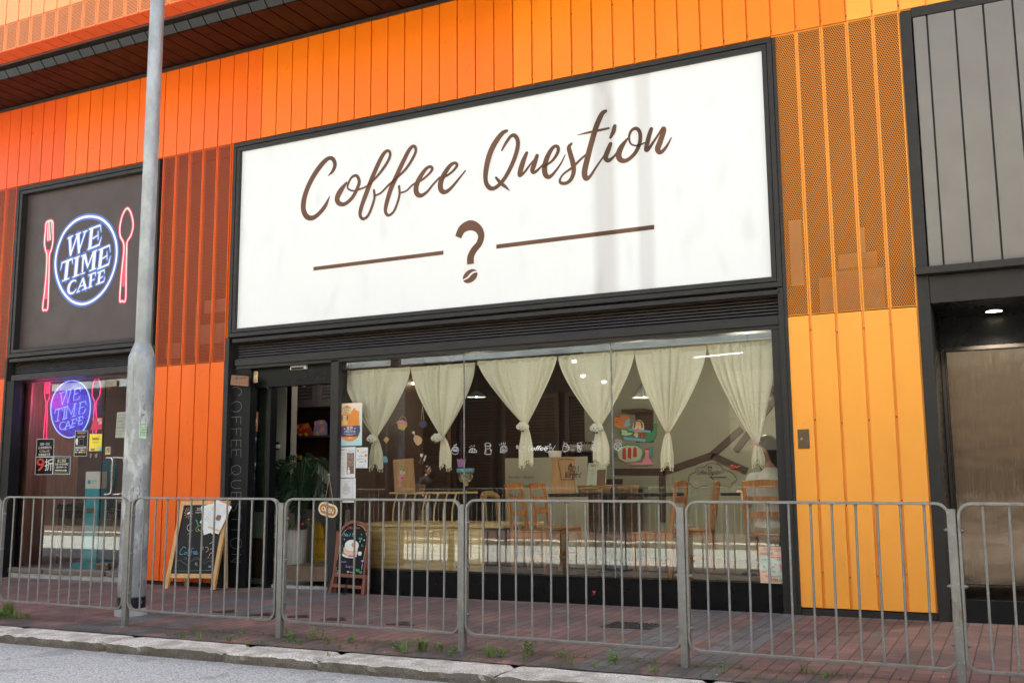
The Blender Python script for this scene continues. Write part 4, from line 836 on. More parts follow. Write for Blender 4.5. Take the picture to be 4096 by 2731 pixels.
# ================================================================ WE TIME CAFE shop front
LY = .30
mat('lam', (.17, .125, .105), .5, 0, .12, 3); mat('lino', (.22, .20, .18), .7, 0, .15)
C = thing('cafe_front', 'recessed glazed cafe front with oak side wall and stone step', 'shopfront', (1.4, LY, 0))
boxes([(-.012, .19, -.02, .12, .0, 2.74), (2.70, 2.845, .0, .4, -.01, 2.8)], 'black_jamb', M['black'], C)
m = MB(); x0 = at(45, 1000, LY).x; x1 = at(60, 1000, LY + .5).x + .03
m.box(-.2, .06, .13, .16, .10, 2.8); m.box(-.22, -.2, .13, LY + 1.2, .1, 2.8); m.box(x0 - .12, x0 + .16, LY + .03, LY + .06, .10, 2.8, 0); m.build('oak_side_panel', M['wall_oak'], C)
m = MB(); m.box(-.2, 2.8, .08, 3.4, -.02, .062); m.build('stone_base', M['concrete'], C)
m = MB()
for a, b_ in ((.1, .86), (.90, 2.05), (2.09, 2.72)): m.rbox(a, b_, .06, .12, .066, .125, .006)
m.build('nosing_tiles', M['lam'], C); m = MB(); m.box(-.2, 2.8, .12, 3.4, .062, .12); m.build('floor', M['lino'], C)
m = MB(); m.box(-.25, 4.0, 2.9, 3.0, .1, 3.0, 0); m.box(2.72, 2.8, .4, 3, .1, 3, 0); m.box(-.3, -.24, .3, 3, .1, 3.0); m.build('room_wall', M['lam'], C)
m = MB(); m.box(-.2, 2.9, .22, 3.0, 2.86, 2.94); m.box(-.2, 2.9, LY - .03, LY + .06, 2.74, 2.86); m.build('head_rail', M['lam'], C)
gx = at(393 / K, 1600 / K, LY).x
np_ = Q(20, 1420, 2.8)
gx = at(*np_(1120, 600), LY).x
m = MB(); m.add([(x0 - .1, LY, .125), (gx - .006, LY, .125), (gx - .006, LY, 2.74), (x0 - .1, LY, 2.74)], [(0, 1, 2, 3)]); m.build('fixed_glass', M['glass'], C)
D2 = thing('glass_door', 'frameless glass cafe door with steel patch fittings and pull handles', 'door', (gx + .5, LY, .125))
m = MB(); m.add([(gx + .004, LY - .01, .13), (2.70, LY - .01, .13), (2.70, LY - .01, 2.73), (gx + .004, LY - .01, 2.73)], [(0, 1, 2, 3)]); m.box(gx, gx + .006, LY - .014, LY, .13, 2.73); m.build('glass', M['glass'], D2)
m = MB(); m.rbox(gx + .005, gx + .24, LY - .035, LY + .015, 2.60, 2.68, .004); m.build('top_fitting', M['steel'], D2)
m = MB(); m.rbox(gx + .005, gx + .24, LY - .035, LY + .015, .13, .21, .004); m.build('bottom_fitting', M['steel'], D2)
mat('chrome', (.50, .47, .44), .22, 1, .05)
for (xa_, xb_, oy) in ((1130, 1170, -.07), (1225, 1270, .06)):
    a, b_ = at(*np_(1130, 1150), LY - .02), at(*np_(1100, 1560), LY - .02)
    dx = .0 if oy < 0 else .14
    P = [(gx + .10 + dx * 1.0, LY + oy * .1, 1.68), (gx + .10 + dx, LY + oy * .8, 1.685), (gx + .10 + dx, LY + oy, 1.64), (gx + .10 + dx, LY + oy, 1.22), (gx + .10 + dx, LY + oy * .8, 1.17), (gx + .10 + dx, LY + oy * .1, 1.175)]
    z1, z0_ = a.z, b_.z
    hp = [Vector((gx + .09 + dx * .9, LY - .01, z1)), Vector((gx + .20 + dx * .9, LY - .035 if oy < 0 else LY + .03, z1 - .005)), Vector((gx + .235 + dx * .9, LY - .04 if oy < 0 else LY + .04, z1 - .05)), Vector((gx + .235 + dx * .9, LY - .04 if oy < 0 else LY + .04, z0_ + .05)), Vector((gx + .20 + dx * .9, LY - .035 if oy < 0 else LY + .03, z0_ + .005)), Vector((gx + .09 + dx * .9, LY - .01, z0_))]
    m = MB(); m.tube(cr(hp, 4), .017, 10); m.build('pull_handle', M['chrome'], D2)
for x in (965, 1027):
    t = MB(); p, q = at(*np_(x - 11, 1102), LY - .006), at(*np_(x + 11, 1150), LY - .006); t.rbox(p.x, q.x, LY - .018, LY - .004, q.z, p.z, .008); t.solo('glass_clip', M['chrome'], 'small oval steel clip on the cafe glass, ' + ('left one' if x < 1000 else 'right one next to the door edge'), 'clip', 'steel clips on the cafe glass')
# neon
def neon(name, col, e): b = NB(name); b.b.inputs['Base Color'].default_value = c4(col); b.b.inputs['Emission Color'].default_value = c4(col); b.b.inputs['Emission Strength'].default_value = e
neon('neon_blue', (.20, .27, 1.0), .62); neon('neon_pink', (1.0, .035, .14), .5); neon('glow_violet', (.05, .045, .9), .10)
N = thing('neon_sign', 'lit blue and pink neon sign reading WE TIME CAFE behind the glass', 'neon sign', tuple(at(*np_(735, 605), LY + .10)))
YN = LY + .10
def ntube(lines, r=.0045, Y=YN, closed=()):
    m = MB()
    for i, L in enumerate(lines):
        P = [at(*np_(x, y), Y) for x, y in L]
        m.tube(cr(P, 5, True) if i in closed else P, r, 6, closed=i in closed)
    return m
plate = [(760, 286), (850, 312), (915, 390), (948, 490), (955, 600), (935, 720), (890, 820), (822, 888), (730, 922), (650, 903), (580, 842), (532, 745), (513, 620), (525, 510), (565, 410), (630, 335), (692, 298)]
ntube([plate], .0055, closed=(0,)).build('plate_tube', M['neon_blue'], N)
wl = [[(610, 430), (662, 410)], [(625, 425), (640, 555), (692, 400)], [(665, 412), (735, 378)], [(690, 400), (703, 540), (738, 382)], [(770, 386), (838, 364), (846, 402)], [(786, 382), (764, 507), (826, 490), (834, 460)], [(778, 440), (815, 425)],
      [(555, 655), (568, 610), (640, 590), (640, 622)], [(605, 600), (586, 735)], [(565, 742), (606, 730)], [(650, 586), (695, 574)], [(674, 582), (656, 715)], [(640, 722), (676, 710)], [(700, 563), (682, 705)], [(702, 565), (742, 662), (786, 545), (768, 680)], [(770, 550), (802, 540)], [(665, 712), (700, 700)], [(750, 690), (790, 676)],
      [(830, 537), (900, 515), (910, 556)], [(846, 533), (825, 660), (882, 648), (905, 600)], [(836, 592), (882, 575)],
      [(668, 752), (650, 745), (625, 758), (610, 795), (622, 830), (650, 832), (672, 812)], [(672, 830), (706, 735), (738, 812)], [(685, 797), (726, 785)], [(662, 836), (690, 828)], [(718, 818), (780, 796)], [(745, 726), (800, 706), (806, 742)], [(762, 722), (746, 803)], [(755, 767), (788, 755)], [(822, 697), (870, 683), (872, 708)], [(836, 693), (820, 780), (862, 772), (870, 745)], [(830, 736), (860, 726)]]
ntube(wl, .0030).build('letter_tubes', M['neon_blue'], N)
fk = [[(452, 292), (440, 415), (446, 480), (462, 530), (448, 700), (430, 935)], [(502, 290), (498, 470), (470, 535), (472, 700), (464, 935)], [(468, 293), (460, 432)], [(482, 292), (474, 432)], [(494, 291), (487, 430)], [(452, 290), (502, 288)]]
ntube(fk, .0038).build('fork_tube', M['neon_pink'], N)
sp2 = [[(1030, 255), (1058, 285), (1072, 370), (1060, 450), (1026, 515), (1017, 560), (1022, 700), (1020, 875)], [(1030, 255), (996, 290), (975, 385), (975, 450), (1003, 515), (1004, 560), (990, 700), (982, 875)]]
ntube(sp2, .0038).build('spoon_tube', M['neon_pink'], N)
m = MB(); m.poly([at(*np_(x, y), YN + .012) for x, y in ((432, 260), (1092, 215), (1068, 955), (402, 985))]); m.build('clear_backing', M['acrylic'], N)
c = at(*np_(735, 605), YN + .03); m = MB(); m.poly([at(*np_(x, y), YN + .02) for x, y in [(735 + (x - 735) * .96, 605 + (y - 605) * .96) for x, y in plate]]); m.build('glow_disc', M['glow_violet'], N)  # emissive sheet imitates the neon haze inside the plate ring
nv = M['glow_violet'].node_tree; tn = nv.nodes.new('ShaderNodeBsdfTransparent'); mn_ = nv.nodes.new('ShaderNodeMixShader'); mn_.inputs[0].default_value = .45
nv.links.new(tn.outputs[0], mn_.inputs[1]); nv.links.new(nv.nodes['Principled BSDF'].outputs[0], mn_.inputs[2]); nv.links.new(mn_.outputs[0], nv.nodes['Material Output'].inputs[0])
plight('neon_glow', tuple(at(*np_(735, 560), LY + .25)), 1.6, (.25, .2, 1), .2); plight('neon_glow_pink', tuple(at(*np_(450, 500), LY + .2)), .9, (1, .05, .3), .15)
# ---- notices on the cafe glass
mat('paper', (.74, .74, .72), .7, 0, .03); mat('inkgold', (.70, .56, .28), .6); mat('inkred', (.65, .06, .04), .6); mat('inkgrey', (.32, .32, .32), .7); mat('magenta', (.60, .02, .08), .5); mat('keyellow', (.88, .68, .03), .5); mat('kgreen', (.10, .60, .35), .5)
PM = ['black', 'paper', 'inkgold', 'inkred', 'inkgrey', 'magenta', 'keyellow', 'kgreen', 'skyb', 'c_orange', 'c_navy', 'c_brown', 'ink', 'c_peach', 'c_pink', 'c_green', 'c_yellow', 'c_lilac', 'c_teal', 'chalk']
mat('skyb', (.42, .66, .74), .5)
PMI = {k: i for i, k in enumerate(PM)}
def poster(q, quad, base, lines, name, label, cat, Y, border=None, shapes=(), group=None, th=.0012):
    """flat printed sheet on a real plane; lines: (text, x, y, capheight_px, colour, align, width_px)"""
    t = thing(name, label, cat, tuple(sum((at(*q(*p), Y) for p in quad), Vector()) / 4), group=group)
    m = MB(); m.poly([at(*q(*p), Y) for p in quad], th); m.build('sheet', M[base], t)
    m = MB(); e = 0
    for s_ in shapes:
        e += 1; col, kind, pts = s_[0], s_[1], s_[2]; yy = Y - .0012 - .0006 * e
        P = [at(*q(*p), yy) for p in pts]
        if kind == 'poly': m.poly(P, 0, mi=PMI[col])
        elif kind == 'line': m.ribbon(cr(P, 4) if len(P) > 2 else P, s_[3] * pxm(q, *pts[0], yy), mi=PMI[col])
        elif kind == 'loop': m.ribbon(P, s_[3] * pxm(q, *pts[0], yy), mi=PMI[col], closed=True)
    yy = Y - .0018 - .0006 * (e + 1)
    tl, tr_, br, bl = quad[:4]
    for L in lines:
        s_, x, y, h = L[:4]; col = L[4] if len(L) > 4 else 'paper'; al = L[5] if len(L) > 5 else 'CENTER'; wd = L[6] if len(L) > 6 else None
        p = at(*q(x, y), yy); k = pxm(q, x, y, yy)
        m.text(s_, p, h * k, align=al, mi=PMI[col], bold=.008, width=(at(*q(x + wd, y), yy) - at(*q(x, y), yy)).length if wd else None)
    if m.v: m.build('print', [M[k] for k in PM], t)
    return t
YP = LY - .006
poster(np_, [(357, 938), (549, 935), (544, 1136), (344, 1140)], 'paper', [('星期一至五', 446, 1006, 22, 'paper', 'CENTER', 108), ('(公眾假期除外)', 446, 1046, 22, 'paper', 'CENTER', 152), ('12:30pm前', 442, 1085, 22, 'inkgold', 'CENTER', 112), ('結賬離座可享', 440, 1125, 22, 'paper', 'CENTER', 132)], 'window_notice', 'black notice with white Chinese text and 12:30pm in gold', 'poster', YP,
       shapes=[('black', 'poly', [(361, 943), (545, 940), (540, 1131), (349, 1136)])])
poster(np_, [(344, 1142), (540, 1138), (532, 1336), (333, 1338)], 'paper', [('9', 392, 1295, 142, 'inkred', 'CENTER', 88), ('折', 486, 1280, 100, 'paper', 'CENTER', 88)], 'window_notice', 'black notice with a large red 9 and a white Chinese character', 'poster', YP,
       shapes=[('black', 'poly', [(349, 1146), (535, 1143), (528, 1331), (338, 1334)])])
poster(np_, [(549, 1132), (737, 1133), (727, 1335), (532, 1330)], 'paper', [('樓上雅座', 634, 1198, 30, 'inkgold', 'CENTER', 98), ('行前十步有升降機', 634, 1232, 20, 'paper', 'CENTER', 152), ('(區新商業中心內)', 630, 1262, 16, 'paper', 'CENTER', 120)], 'window_notice', 'black notice with blue outline and a gold arrow pointing right', 'poster', YP,
       shapes=[('black', 'poly', [(553, 1137), (732, 1138), (722, 1329), (537, 1325)]), ('skyb', 'loop', [(565, 1152), (720, 1152), (712, 1315), (550, 1312)], 3), ('inkgold', 'poly', [(563, 1281), (675, 1283), (675, 1274), (695, 1290), (674, 1304), (674, 1296), (563, 1295)])])
poster(np_, [(786, 846), (930, 844), (915, 1128), (771, 1132)], 'paper', [('區枕角店外賣自取', 860, 876, 10, 'inkgold', 'CENTER', 85), ('可享88折', 866, 895, 10, 'inkred', 'CENTER', 55), ('請掃以下二維碼', 852, 922, 10, 'paper', 'CENTER', 78), ('網上付款', 820, 1044, 12, 'inkgold', 'CENTER', 50), ('可選以下方式', 878, 1042, 9, 'paper', 'CENTER', 56)], 'window_notice', 'tall black payment notice with small coloured icons beside the yellow sticker', 'poster', YP,
       shapes=[('black', 'poly', [(790, 850), (926, 848), (911, 1124), (775, 1128)]), ('paper', 'loop', [(800, 866), (915, 864), (913, 905), (798, 907)], 1.5), ('inkgrey', 'poly', [(785, 1022), (910, 1018), (908, 1046), (784, 1050)]), ('paper', 'poly', [(795, 940), (812, 926), (818, 960), (810, 1010), (795, 1000), (790, 965)]), ('paper', 'loop', [(832, 940), (880, 938), (876, 1008), (828, 1010)], 1.5)]
       + [(['kgreen', 'skyb', 'magenta', 'paper', 'keyellow', 'c_orange'][(i + j) % 6], 'poly', [(786 + i * 20, 1055 + j * 24), (801 + i * 20, 1055 + j * 24), (801 + i * 20, 1070 + j * 24), (786 + i * 20, 1070 + j * 24)]) for i in range(6) for j in range(2)])
poster(np_, [(948, 880), (1086, 880), (1080, 1072), (941, 1074)], 'keyellow', [('keeta', 1014, 948, 34, 'ink', 'CENTER', 70), ('外賣速遞及自取平台', 1013, 981, 8, 'ink', 'CENTER', 70)], 'window_sticker', 'yellow delivery sticker with the black word keeta', 'sticker', YP,
       shapes=[('inkgold', 'poly', [(942, 1040), (1000, 1030), (1050, 1020), (1083, 1005), (1080, 1072), (941, 1074)]), ('keyellow', 'poly', [(942, 1048), (1020, 1040), (1045, 1072), (942, 1073)]), ('kgreen', 'poly', [(1045, 1072), (1083, 1025), (1080, 1072)]), ('ink', 'poly', [(960, 1050), (1005, 1048), (1005, 1062), (960, 1064)])])
poster(np_, [(1000, 702), (1090, 699), (1082, 833), (955, 836)], 'magenta', [('現已', 1055, 738, 26, 'paper', 'CENTER', 48), ('加盟', 1064, 770, 22, 'paper', 'CENTER', 36)], 'window_sticker', 'crimson sticker with white Chinese characters above the yellow sticker', 'sticker', YP)
poster(np_, [(1257, 640), (1400, 632), (1390, 925), (1234, 926)], 'paper', [(s_, 1262 - i * 3, 678 + i * 36, 17, 'inkgrey', 'LEFT') for i, s_ in enumerate(('< 因人手緊張 >', '8月10日起暫停', '直到請到人手', '不便之處 敬請見諒', '營業時間改為', '11:30am-9:30pm', '      We Time'))], 'window_notice', 'white handwritten paper notice half hidden by the lamp post', 'poster', YP)
poster(np_, [(1127, 1027), (1181, 1025), (1178, 1112), (1123, 1114)], 'inkgold', [('推', 1152, 1086, 46, 'ink', 'CENTER', 42), ('PUSH', 1150, 1106, 8, 'inkred', 'CENTER', 26)], 'push_plate', 'small gold plate with the character for push above the door handle', 'sign', LY - .018)
# ---- inside the cafe
t = thing('charging_kiosk', 'tall white and turquoise power bank rental kiosk lettered CHARGE SPOT', 'kiosk', tuple(atz(*np_(985, 2260), .12)))
mat('turq', (.03, .38, .50), .4); YK = LY + .12; kq = np_
m = MB(); P = [at(*Q(0, 1400, 2.24)(x, y), YK) for x, y in ((770, 1087), (897, 1085), (893, 1240), (763, 1240))]; m.poly(P, .12); m.build('upper_body', M['paper'], t)
xk0, xk1 = P[0].x, P[1].x; zk = P[3].z; m = MB(); m.box(xk0, xk1, YK, YK + .14, .20, zk - .002); m.box(xk0 - .12, xk1 + .12, YK - .05, YK + .25, .12, .20); m.build('lower_body', M['turq'], t)
m = MB(); m.text('CHARGE', at(*Q(0, 1400, 2.24)(813, 1178), YK - .003), .026, width=.12); m.text('SPOT', at(*Q(0, 1400, 2.24)(813, 1196), YK - .003), .022, width=.06); m.disc(at(*Q(0, 1400, 2.24)(797, 1180), YK - .003), .03); m.build('logo', M['turq'], t)
m = MB(); p = at(*Q(0, 1400, 2.24)(812, 1440), YK - .003); m.box(p.x - .07, p.x + .09, YK - .004, YK, p.z - .03, p.z + .04); m.build('slot', M['lam'], t)
t = thing('kiosk_banner', 'teal standing banner with white and yellow Chinese characters beside the kiosk', 'banner', tuple(atz(*Q(0, 1950, 2.0078)(860, 620), .12))); YB = LY + .45; bq = Q(0, 1950, 2.0078)
mat('teal_dark', (.015, .14, .18), .5); m = MB(); a, b_ = at(*Q(0, 1400, 2.24)(905, 990), YB), at(*Q(0, 1400, 2.24)(1035, 1250), YB); m.box(a.x, b_.x, YB, YB + .03, .14, a.z); m.build('banner_sheet', M['teal_dark'], t); m = MB()
for i, ch in enumerate('租借站'): m.text(ch, at(*bq(840 - i * 8, 250 + i * 62), YB - .005), .10, mi=0)
for i, ch in enumerate('充電寶'): m.text(ch, at(*bq(872 - i * 4, 215 + i * 62), YB - .005), .09, mi=1)
m.build('characters', [M['paper'], M['inkgold']], t)
t = thing('display_warmer', 'dark grey curved food display cabinet with thin metal legs inside the cafe', 'cabinet', tuple(atz(250, 1300, .12))); YD = 1.0
m = MB(); a, b_ = at(130, 1160, YD), at(280, 1172, YD); m.rbox(a.x, b_.x, YD, YD + .5, a.z - .06, a.z + .02, .02); m.build('top_shell', M['black'], t)
m = MB(); m.box(a.x + .02, b_.x - .02, YD + .02, YD + .48, .55, a.z - .07); m.build('glass_body', M['black_gloss'], t)
for xx in (a.x + .04, b_.x - .04): m = MB(); m.cyl((xx, YD + .03, .12), (xx, YD + .03, .56), .012, 6); m.build('leg', M['steel'], t)
t = thing('service_counter', 'timber topped counter in the dark back of the cafe', 'counter', (1.6, 2.2, .12)); m = MB(); m.box(-.1, 2.7, 2.0, 2.6, .12, 1.0); m.build('body', M['lam'], t); m = MB(); m.box(-.12, 2.72, 1.96, 2.62, 1.002, 1.04); m.build('worktop', M['oak_x'], t)
plight('cafe_ceiling_lamp_light', (1.5, 1.6, 2.6), 4, (1, .82, .62), .15)
t = thing('room_lamp', 'small round ceiling lamp inside the neon cafe', 'lamp', (2.3, .55, 2.84)); m = MB(); m.lathe(2.3, .55, [(.0, 2.80), (.04, 2.805), (.055, 2.83), (.055, 2.86)], 16); m.build('bulb', M['lampglow'], t)
# ================================================================ curtains
def linen():
    b = NB('linen'); p = b.obj(); t = b.t
    wx = b.noise(b.scale(p, (30, 30, 4)), 9, 3, .6); wy = b.noise(b.scale(p, (4, 4, 40)), 9, 3, .6)
    f = b.math('ADD', b.math('MULTIPLY', wx, .5), b.math('MULTIPLY', wy, .5)); c = b.mix(b.ramp(f, [(.38, 0), (.62, 1)]), (.78, .74, .62, 1), (.93, .90, .80, 1))
    c = b.mix(b.ramp(b.noise(b.scale(p, (60, 60, 60)), 6, 2), [(.66, 0), (.72, .5)]), c, (.30, .26, .18, 1))
    b.l(c, b.b.inputs['Base Color']); b.b.inputs['Roughness'].default_value = .95; b.b.inputs['Specular IOR Level'].default_value = .1
    tl = b.n('BsdfTranslucent'); b.l(c, tl.inputs[0]); mx = b.n('MixShader'); mx.inputs[0].default_value = .05; b.l(b.b.outputs[0], mx.inputs[1]); b.l(tl.outputs[0], mx.inputs[2]); b.l(mx.outputs[0], t.nodes['Material Output'].inputs[0]); b.bump(f, .35, .004)
linen(); mat('hem', (.72, .67, .53), .9, 0, .05); mat('plush', (.80, .79, .74), .95, 0, .04, bump=.3, bsc=150); mat('rod', (.20, .17, .13), .5)
CY = .24
def curtain(tl, tr_, tie, tail, tw, seed, label, tieL=None):
    """tl, tr: top corners; tie: knot; tail: (x0, x1, y) bottom; all photograph coordinates on the plane y=CY"""
    rn = random.Random(seed); A, Bp, T = at(*tl, CY), at(*tr_, CY), at(*tie, CY); t0, t1 = at(tail[0], tail[2], CY), at(tail[1], tail[2], CY)
    t = thing('curtain', label, 'curtain', tuple(T), group='linen curtains in the shop window')
    nu, nv = 96, 34; nf = 6.5 + rn.random(); ph = rn.random() * 6; kw = .035
    phs = [rn.uniform(-.7, .7) for _ in range(12)]
    def fold(u):
        a = math.pi * (u * nf + .55 * math.sin(u * 4.3 + ph) + .25 * math.sin(u * 11 + seed)) + ph
        return (1 - 2 * abs(math.sin(a)) ** .62) * (.75 + .35 * math.sin(u * 9 + seed * 2))
    vs = []; wt_ = Bp.x - A.x
    for j in range(nv + 1):
        v = j / nv
        for i in range(nu + 1):
            u = i / nu; top = A.lerp(Bp, u)
            # edges sweep inwards with a belly, steepest in the middle
            k = v ** (1.62 + .1 * (seed % 3))
            xe = top.x + (T.x + (u - .5) * kw - top.x) * k; z = top.z + (T.z - top.z) * v
            z += .05 * math.sin(math.pi * v) * (abs(u - .5) * 2) ** 2 * (1 if v < 1 else 0)
            amp = .022 + .022 * math.sin(math.pi * min(1, v * 1.1)) ; amp *= (1 - .35 * v)
            y = CY + amp * fold(u) - .03 * math.sin(math.pi * v) * (1 - abs(2 * u - 1)) + .015 * v
            x = xe + .012 * (1 - v) * math.cos(u * nf * 2 * math.pi + ph) * (1 - abs(2 * u - 1))
            z += .006 * fold(u) * (1 - v) ** 3
            vs.append((x, y, z))
    m = MB(); m.add(vs, [(j * (nu + 1) + i, j * (nu + 1) + i + 1, (j + 1) * (nu + 1) + i + 1, (j + 1) * (nu + 1) + i) for j in range(nv) for i in range(nu)], 0, True); m.build('cloth', M['linen'], t)
    m = MB(); hv = []
    for i in range(nu + 1):
        u = i / nu; p = A.lerp(Bp, u); y = CY + .020 * fold(u) - .004; hv += [(p.x, y, p.z + .006 * fold(u) + .004), (p.x, y, p.z + .006 * fold(u) - .045)]
    m.add(hv, [(2 * i, 2 * i + 2, 2 * i + 3, 2 * i + 1) for i in range(nu)], 0, True); m.build('hem_band', M['hem'], t)
    # tail below the knot
    vs = []; nv2 = 12
    for j in range(nv2 + 1):
        v = j / nv2
        for i in range(41):
            u = i / 40; k = min(1, v * 1.6) ** .6; x = T.x + (u - .5) * kw * (1 - k) + ((t0.x + (t1.x - t0.x) * u) - T.x) * k; z = T.z + (t0.z - T.z) * v + (.03 * math.sin(u * 7 + ph) * v)
            vs.append((x, CY + .012 * math.sin(u * 16 + ph) * (.4 + v) + .015 - .01 * v, z))
    m = MB(); m.add(vs, [(j * 41 + i, j * 41 + i + 1, (j + 1) * 41 + i + 1, (j + 1) * 41 + i) for j in range(nv2) for i in range(40)], 0, True); m.build('tail', M['linen'], t)
    m = MB()
    for i in range(9):
        u = (i + .5) / 9; b_ = Vector(vs[nv2 * 41 + int(u * 40)]); m.tube([b_ + Vector((0, 0, .003)), b_ + Vector((0, 0, -.012)), b_ + Vector((rn.uniform(-.004, .004), 0, -.035))], [.002, .006, .009], 6)
    m.build('tassels', M['hem'], t)
    return t, T
cu = [((789, 853), (943, 843), (861, 1004), (848, 878, 1072), 0, 1, 'leftmost linen curtain behind the dog poster and menus'), ((945, 844), (1091, 833), (1015, 1002), (1009, 1036, 1070), 0, 2, 'linen curtain crossed by the left glazing joint'),
      ((1096, 830), (1281, 818), (1205, 976), (1191, 1224, 1063), 0, 3, 'linen curtain tied above the white word Coffee'), ((1284, 818), (1458, 805), (1376, 979), (1361, 1401, 1062), 0, 4, 'linen curtain crossed by the right glazing joint'),
      ((1459, 806), (1623, 794), (1533, 993), (1518, 1546, 1068), 0, 5, 'linen curtain tied with an orange cord'), ((1625, 793), (1786, 781), (1738, 1021), (1727, 1756, 1062), 0, 6, 'rightmost linen curtain tied with a red ribbon by the seated woman')]
ties = []
for c_ in cu: ties.append(curtain(*c_)[1])
m = MB(); m.cyl((at(786, 853, CY + .02).x, CY + .02, at(786, 853, CY).z - .012), (10.95, CY + .02, at(1786, 781, CY).z - .012), .006, 8); m.solo('curtain_wire', M['rod'], 'thin rod carrying the linen curtains along the window head', 'rod')
def cloud(T, label, face=1, dx=0):
    t = thing('cloud_tieback', label, 'tieback', (T.x + dx, CY - .05, T.z), group='plush cloud tiebacks'); m = MB(); c = Vector((T.x + dx, CY - .055, T.z - .02))
    for a, b_, r in ((-.045, 0, .032), (.045, 0, .034), (-.02, .022, .032), (.022, .024, .034), (0, -.008, .040)): m.ball(c + Vector((a, 0, b_)), r, 1, .7, 1, seg=12)
    m.build('body', M['plush'], t); m = MB()
    for s_ in (-1, 1): m.ball(c + Vector((.02 * s_, -.031, -.004)), .0055, seg=8)
    m.tube(cr([c + Vector((x, -.036, z)) for x, z in ((-.01, -.018), (0, -.024), (.01, -.018))], 4), .0016, 5); m.build('face', M['ink'], t)
    m = MB()
    for s_ in (-1, 1): m.ball(c + Vector((.014 * s_, -.022, -.05)), .012, 1.2, .6, .9, seg=8)
    m.build('bow', M['c_brown'], t)
    m = MB(); m.tube([(T.x + .025 * math.cos(a), CY + .01 + .03 * math.sin(a), T.z) for a in [k * math.pi / 6 for k in range(12)]], .008, 6, closed=True); m.build('strap', M['plush'], t)
cloud(ties[0], 'white smiling plush cloud on the leftmost curtain'); cloud(ties[1], 'white smiling plush cloud on the curtain crossed by the left glazing joint', dx=-.035); cloud(ties[2], 'white smiling plush cloud on the curtain above the word Coffee'); cloud(ties[3], 'white smiling plush cloud on the curtain crossed by the right glazing joint', dx=-.01)
m = MB(); T = ties[4]; m.tube([(T.x + .022 * math.cos(a), CY + .012 + .03 * math.sin(a), T.z) for a in [k * math.pi / 6 for k in range(12)]], .005, 6, closed=True); m.solo('curtain_tie', M['c_orange'], 'orange cord tied round the curtain between the doughnut doodle and the wall cloud', 'cord')
m = MB(); T = ties[5]; m.tube([(T.x + .024 * math.cos(a), CY + .012 + .03 * math.sin(a), T.z) for a in [k * math.pi / 6 for k in range(12)]], .006, 6, closed=True)
for a in (40, 140, 200, 330): m.ribbon([(T.x, CY - .03, T.z), (T.x + .06 * math.cos(R(a)), CY - .035, T.z + .05 * math.sin(R(a)))], .008)
m.solo('tie_ribbon', M['c_pink'], 'pink ribbon bow round the rightmost curtain', 'ribbon')
# ================================================================ white line stickers on the glass
z3 = Q(1500, 1300, 2.4125); z4 = Q(2200, 1300, 2.4125); SY = GY - .003
def doodle(q, strokes, label, w_=3.2, txt_=None):
    m = MB(); k = pxm(q, *strokes[0][0][:2], SY) if strokes else 1
    for s_ in strokes: m.ribbon(cr([at(*q(x, y), SY) for x, y in s_], 4) if len(s_) > 2 else [at(*q(x, y), SY) for x, y in s_], w_ * k)
    if txt_: m.text(txt_[0], at(*q(txt_[1], txt_[2]), SY), txt_[3], shear=.35, bold=.015, width=txt_[4])
    m.solo('window_sticker', M['ink_white'], label, 'sticker', 'white coffee doodles on the glass')
def ell(cx, cy, rx, ry, a0=0, a1=360, n=14): return [(cx + rx * math.cos(R(a0 + (a1 - a0) * k / n)), cy + ry * math.sin(R(a0 + (a1 - a0) * k / n))) for k in range(n + 1)]
doodle(z3, [ell(775, 1195, 32, 22), ell(775, 1195, 24, 14), [(742, 1200), (735, 1215), (750, 1238), (790, 1244), (806, 1215), (806, 1195)], [(742, 1205), (733, 1210), (740, 1222)], [(760, 1158), (765, 1165), (770, 1156)], [(776, 1150), (782, 1158), (789, 1142)], [(760, 1192), (775, 1204), (790, 1190)]], 'white doodle of a latte cup with small hearts')
doodle(z3, [[(905, 1225), (915, 1200), (942, 1188), (968, 1200), (982, 1222), (960, 1228), (925, 1226), (905, 1225)], [(925, 1196), (930, 1225)], [(942, 1190), (942, 1226)], [(960, 1196), (955, 1226)], [(915, 1170), (920, 1178)], [(932, 1160), (935, 1168)], [(958, 1158), (955, 1168)]], 'white doodle of a croissant')
doodle(z3, [ell(1087, 1152, 26, 16), [(1062, 1155), (1068, 1185), (1085, 1192), (1108, 1183), (1112, 1152)], ell(1120, 1165, 0, 0)[:2], [(1112, 1152), (1120, 1160), (1110, 1172)], [(1068, 1190), (1060, 1240), (1090, 1246), (1120, 1238), (1112, 1190)], [(1114, 1198), (1126, 1205), (1118, 1222)], [(1072, 1205), (1070, 1235)]], 'white doodle of two stacked coffee cups')
doodle(z3, [ell(1243, 1196, 32, 34), ell(1243, 1194, 20, 22), [(1212, 1208), (1210, 1228), (1225, 1222)], [(1205, 1158), (1200, 1148)], [(1222, 1152), (1218, 1135)], [(1238, 1150), (1238, 1130)], [(1252, 1152), (1258, 1132)], [(1232, 1186), (1254, 1204)], [(1230, 1198), (1248, 1212)]], 'white doodle of a cup seen from above with steam')
doodle(z3, [ell(1374, 1174, 10, 15), [(1370, 1162), (1378, 1186)], ell(1436, 1178, 11, 14), [(1430, 1168), (1442, 1188)], ell(1398, 1212, 11, 13), [(1392, 1204), (1404, 1220)]], 'white doodle of three coffee beans')
doodle(z3, [[(1500, 1170), (1488, 1172), (1478, 1195), (1488, 1212), (1502, 1202)]], 'white script word Coffee on the glass', 4, ('offee', 1500, 1210, .05, .205))
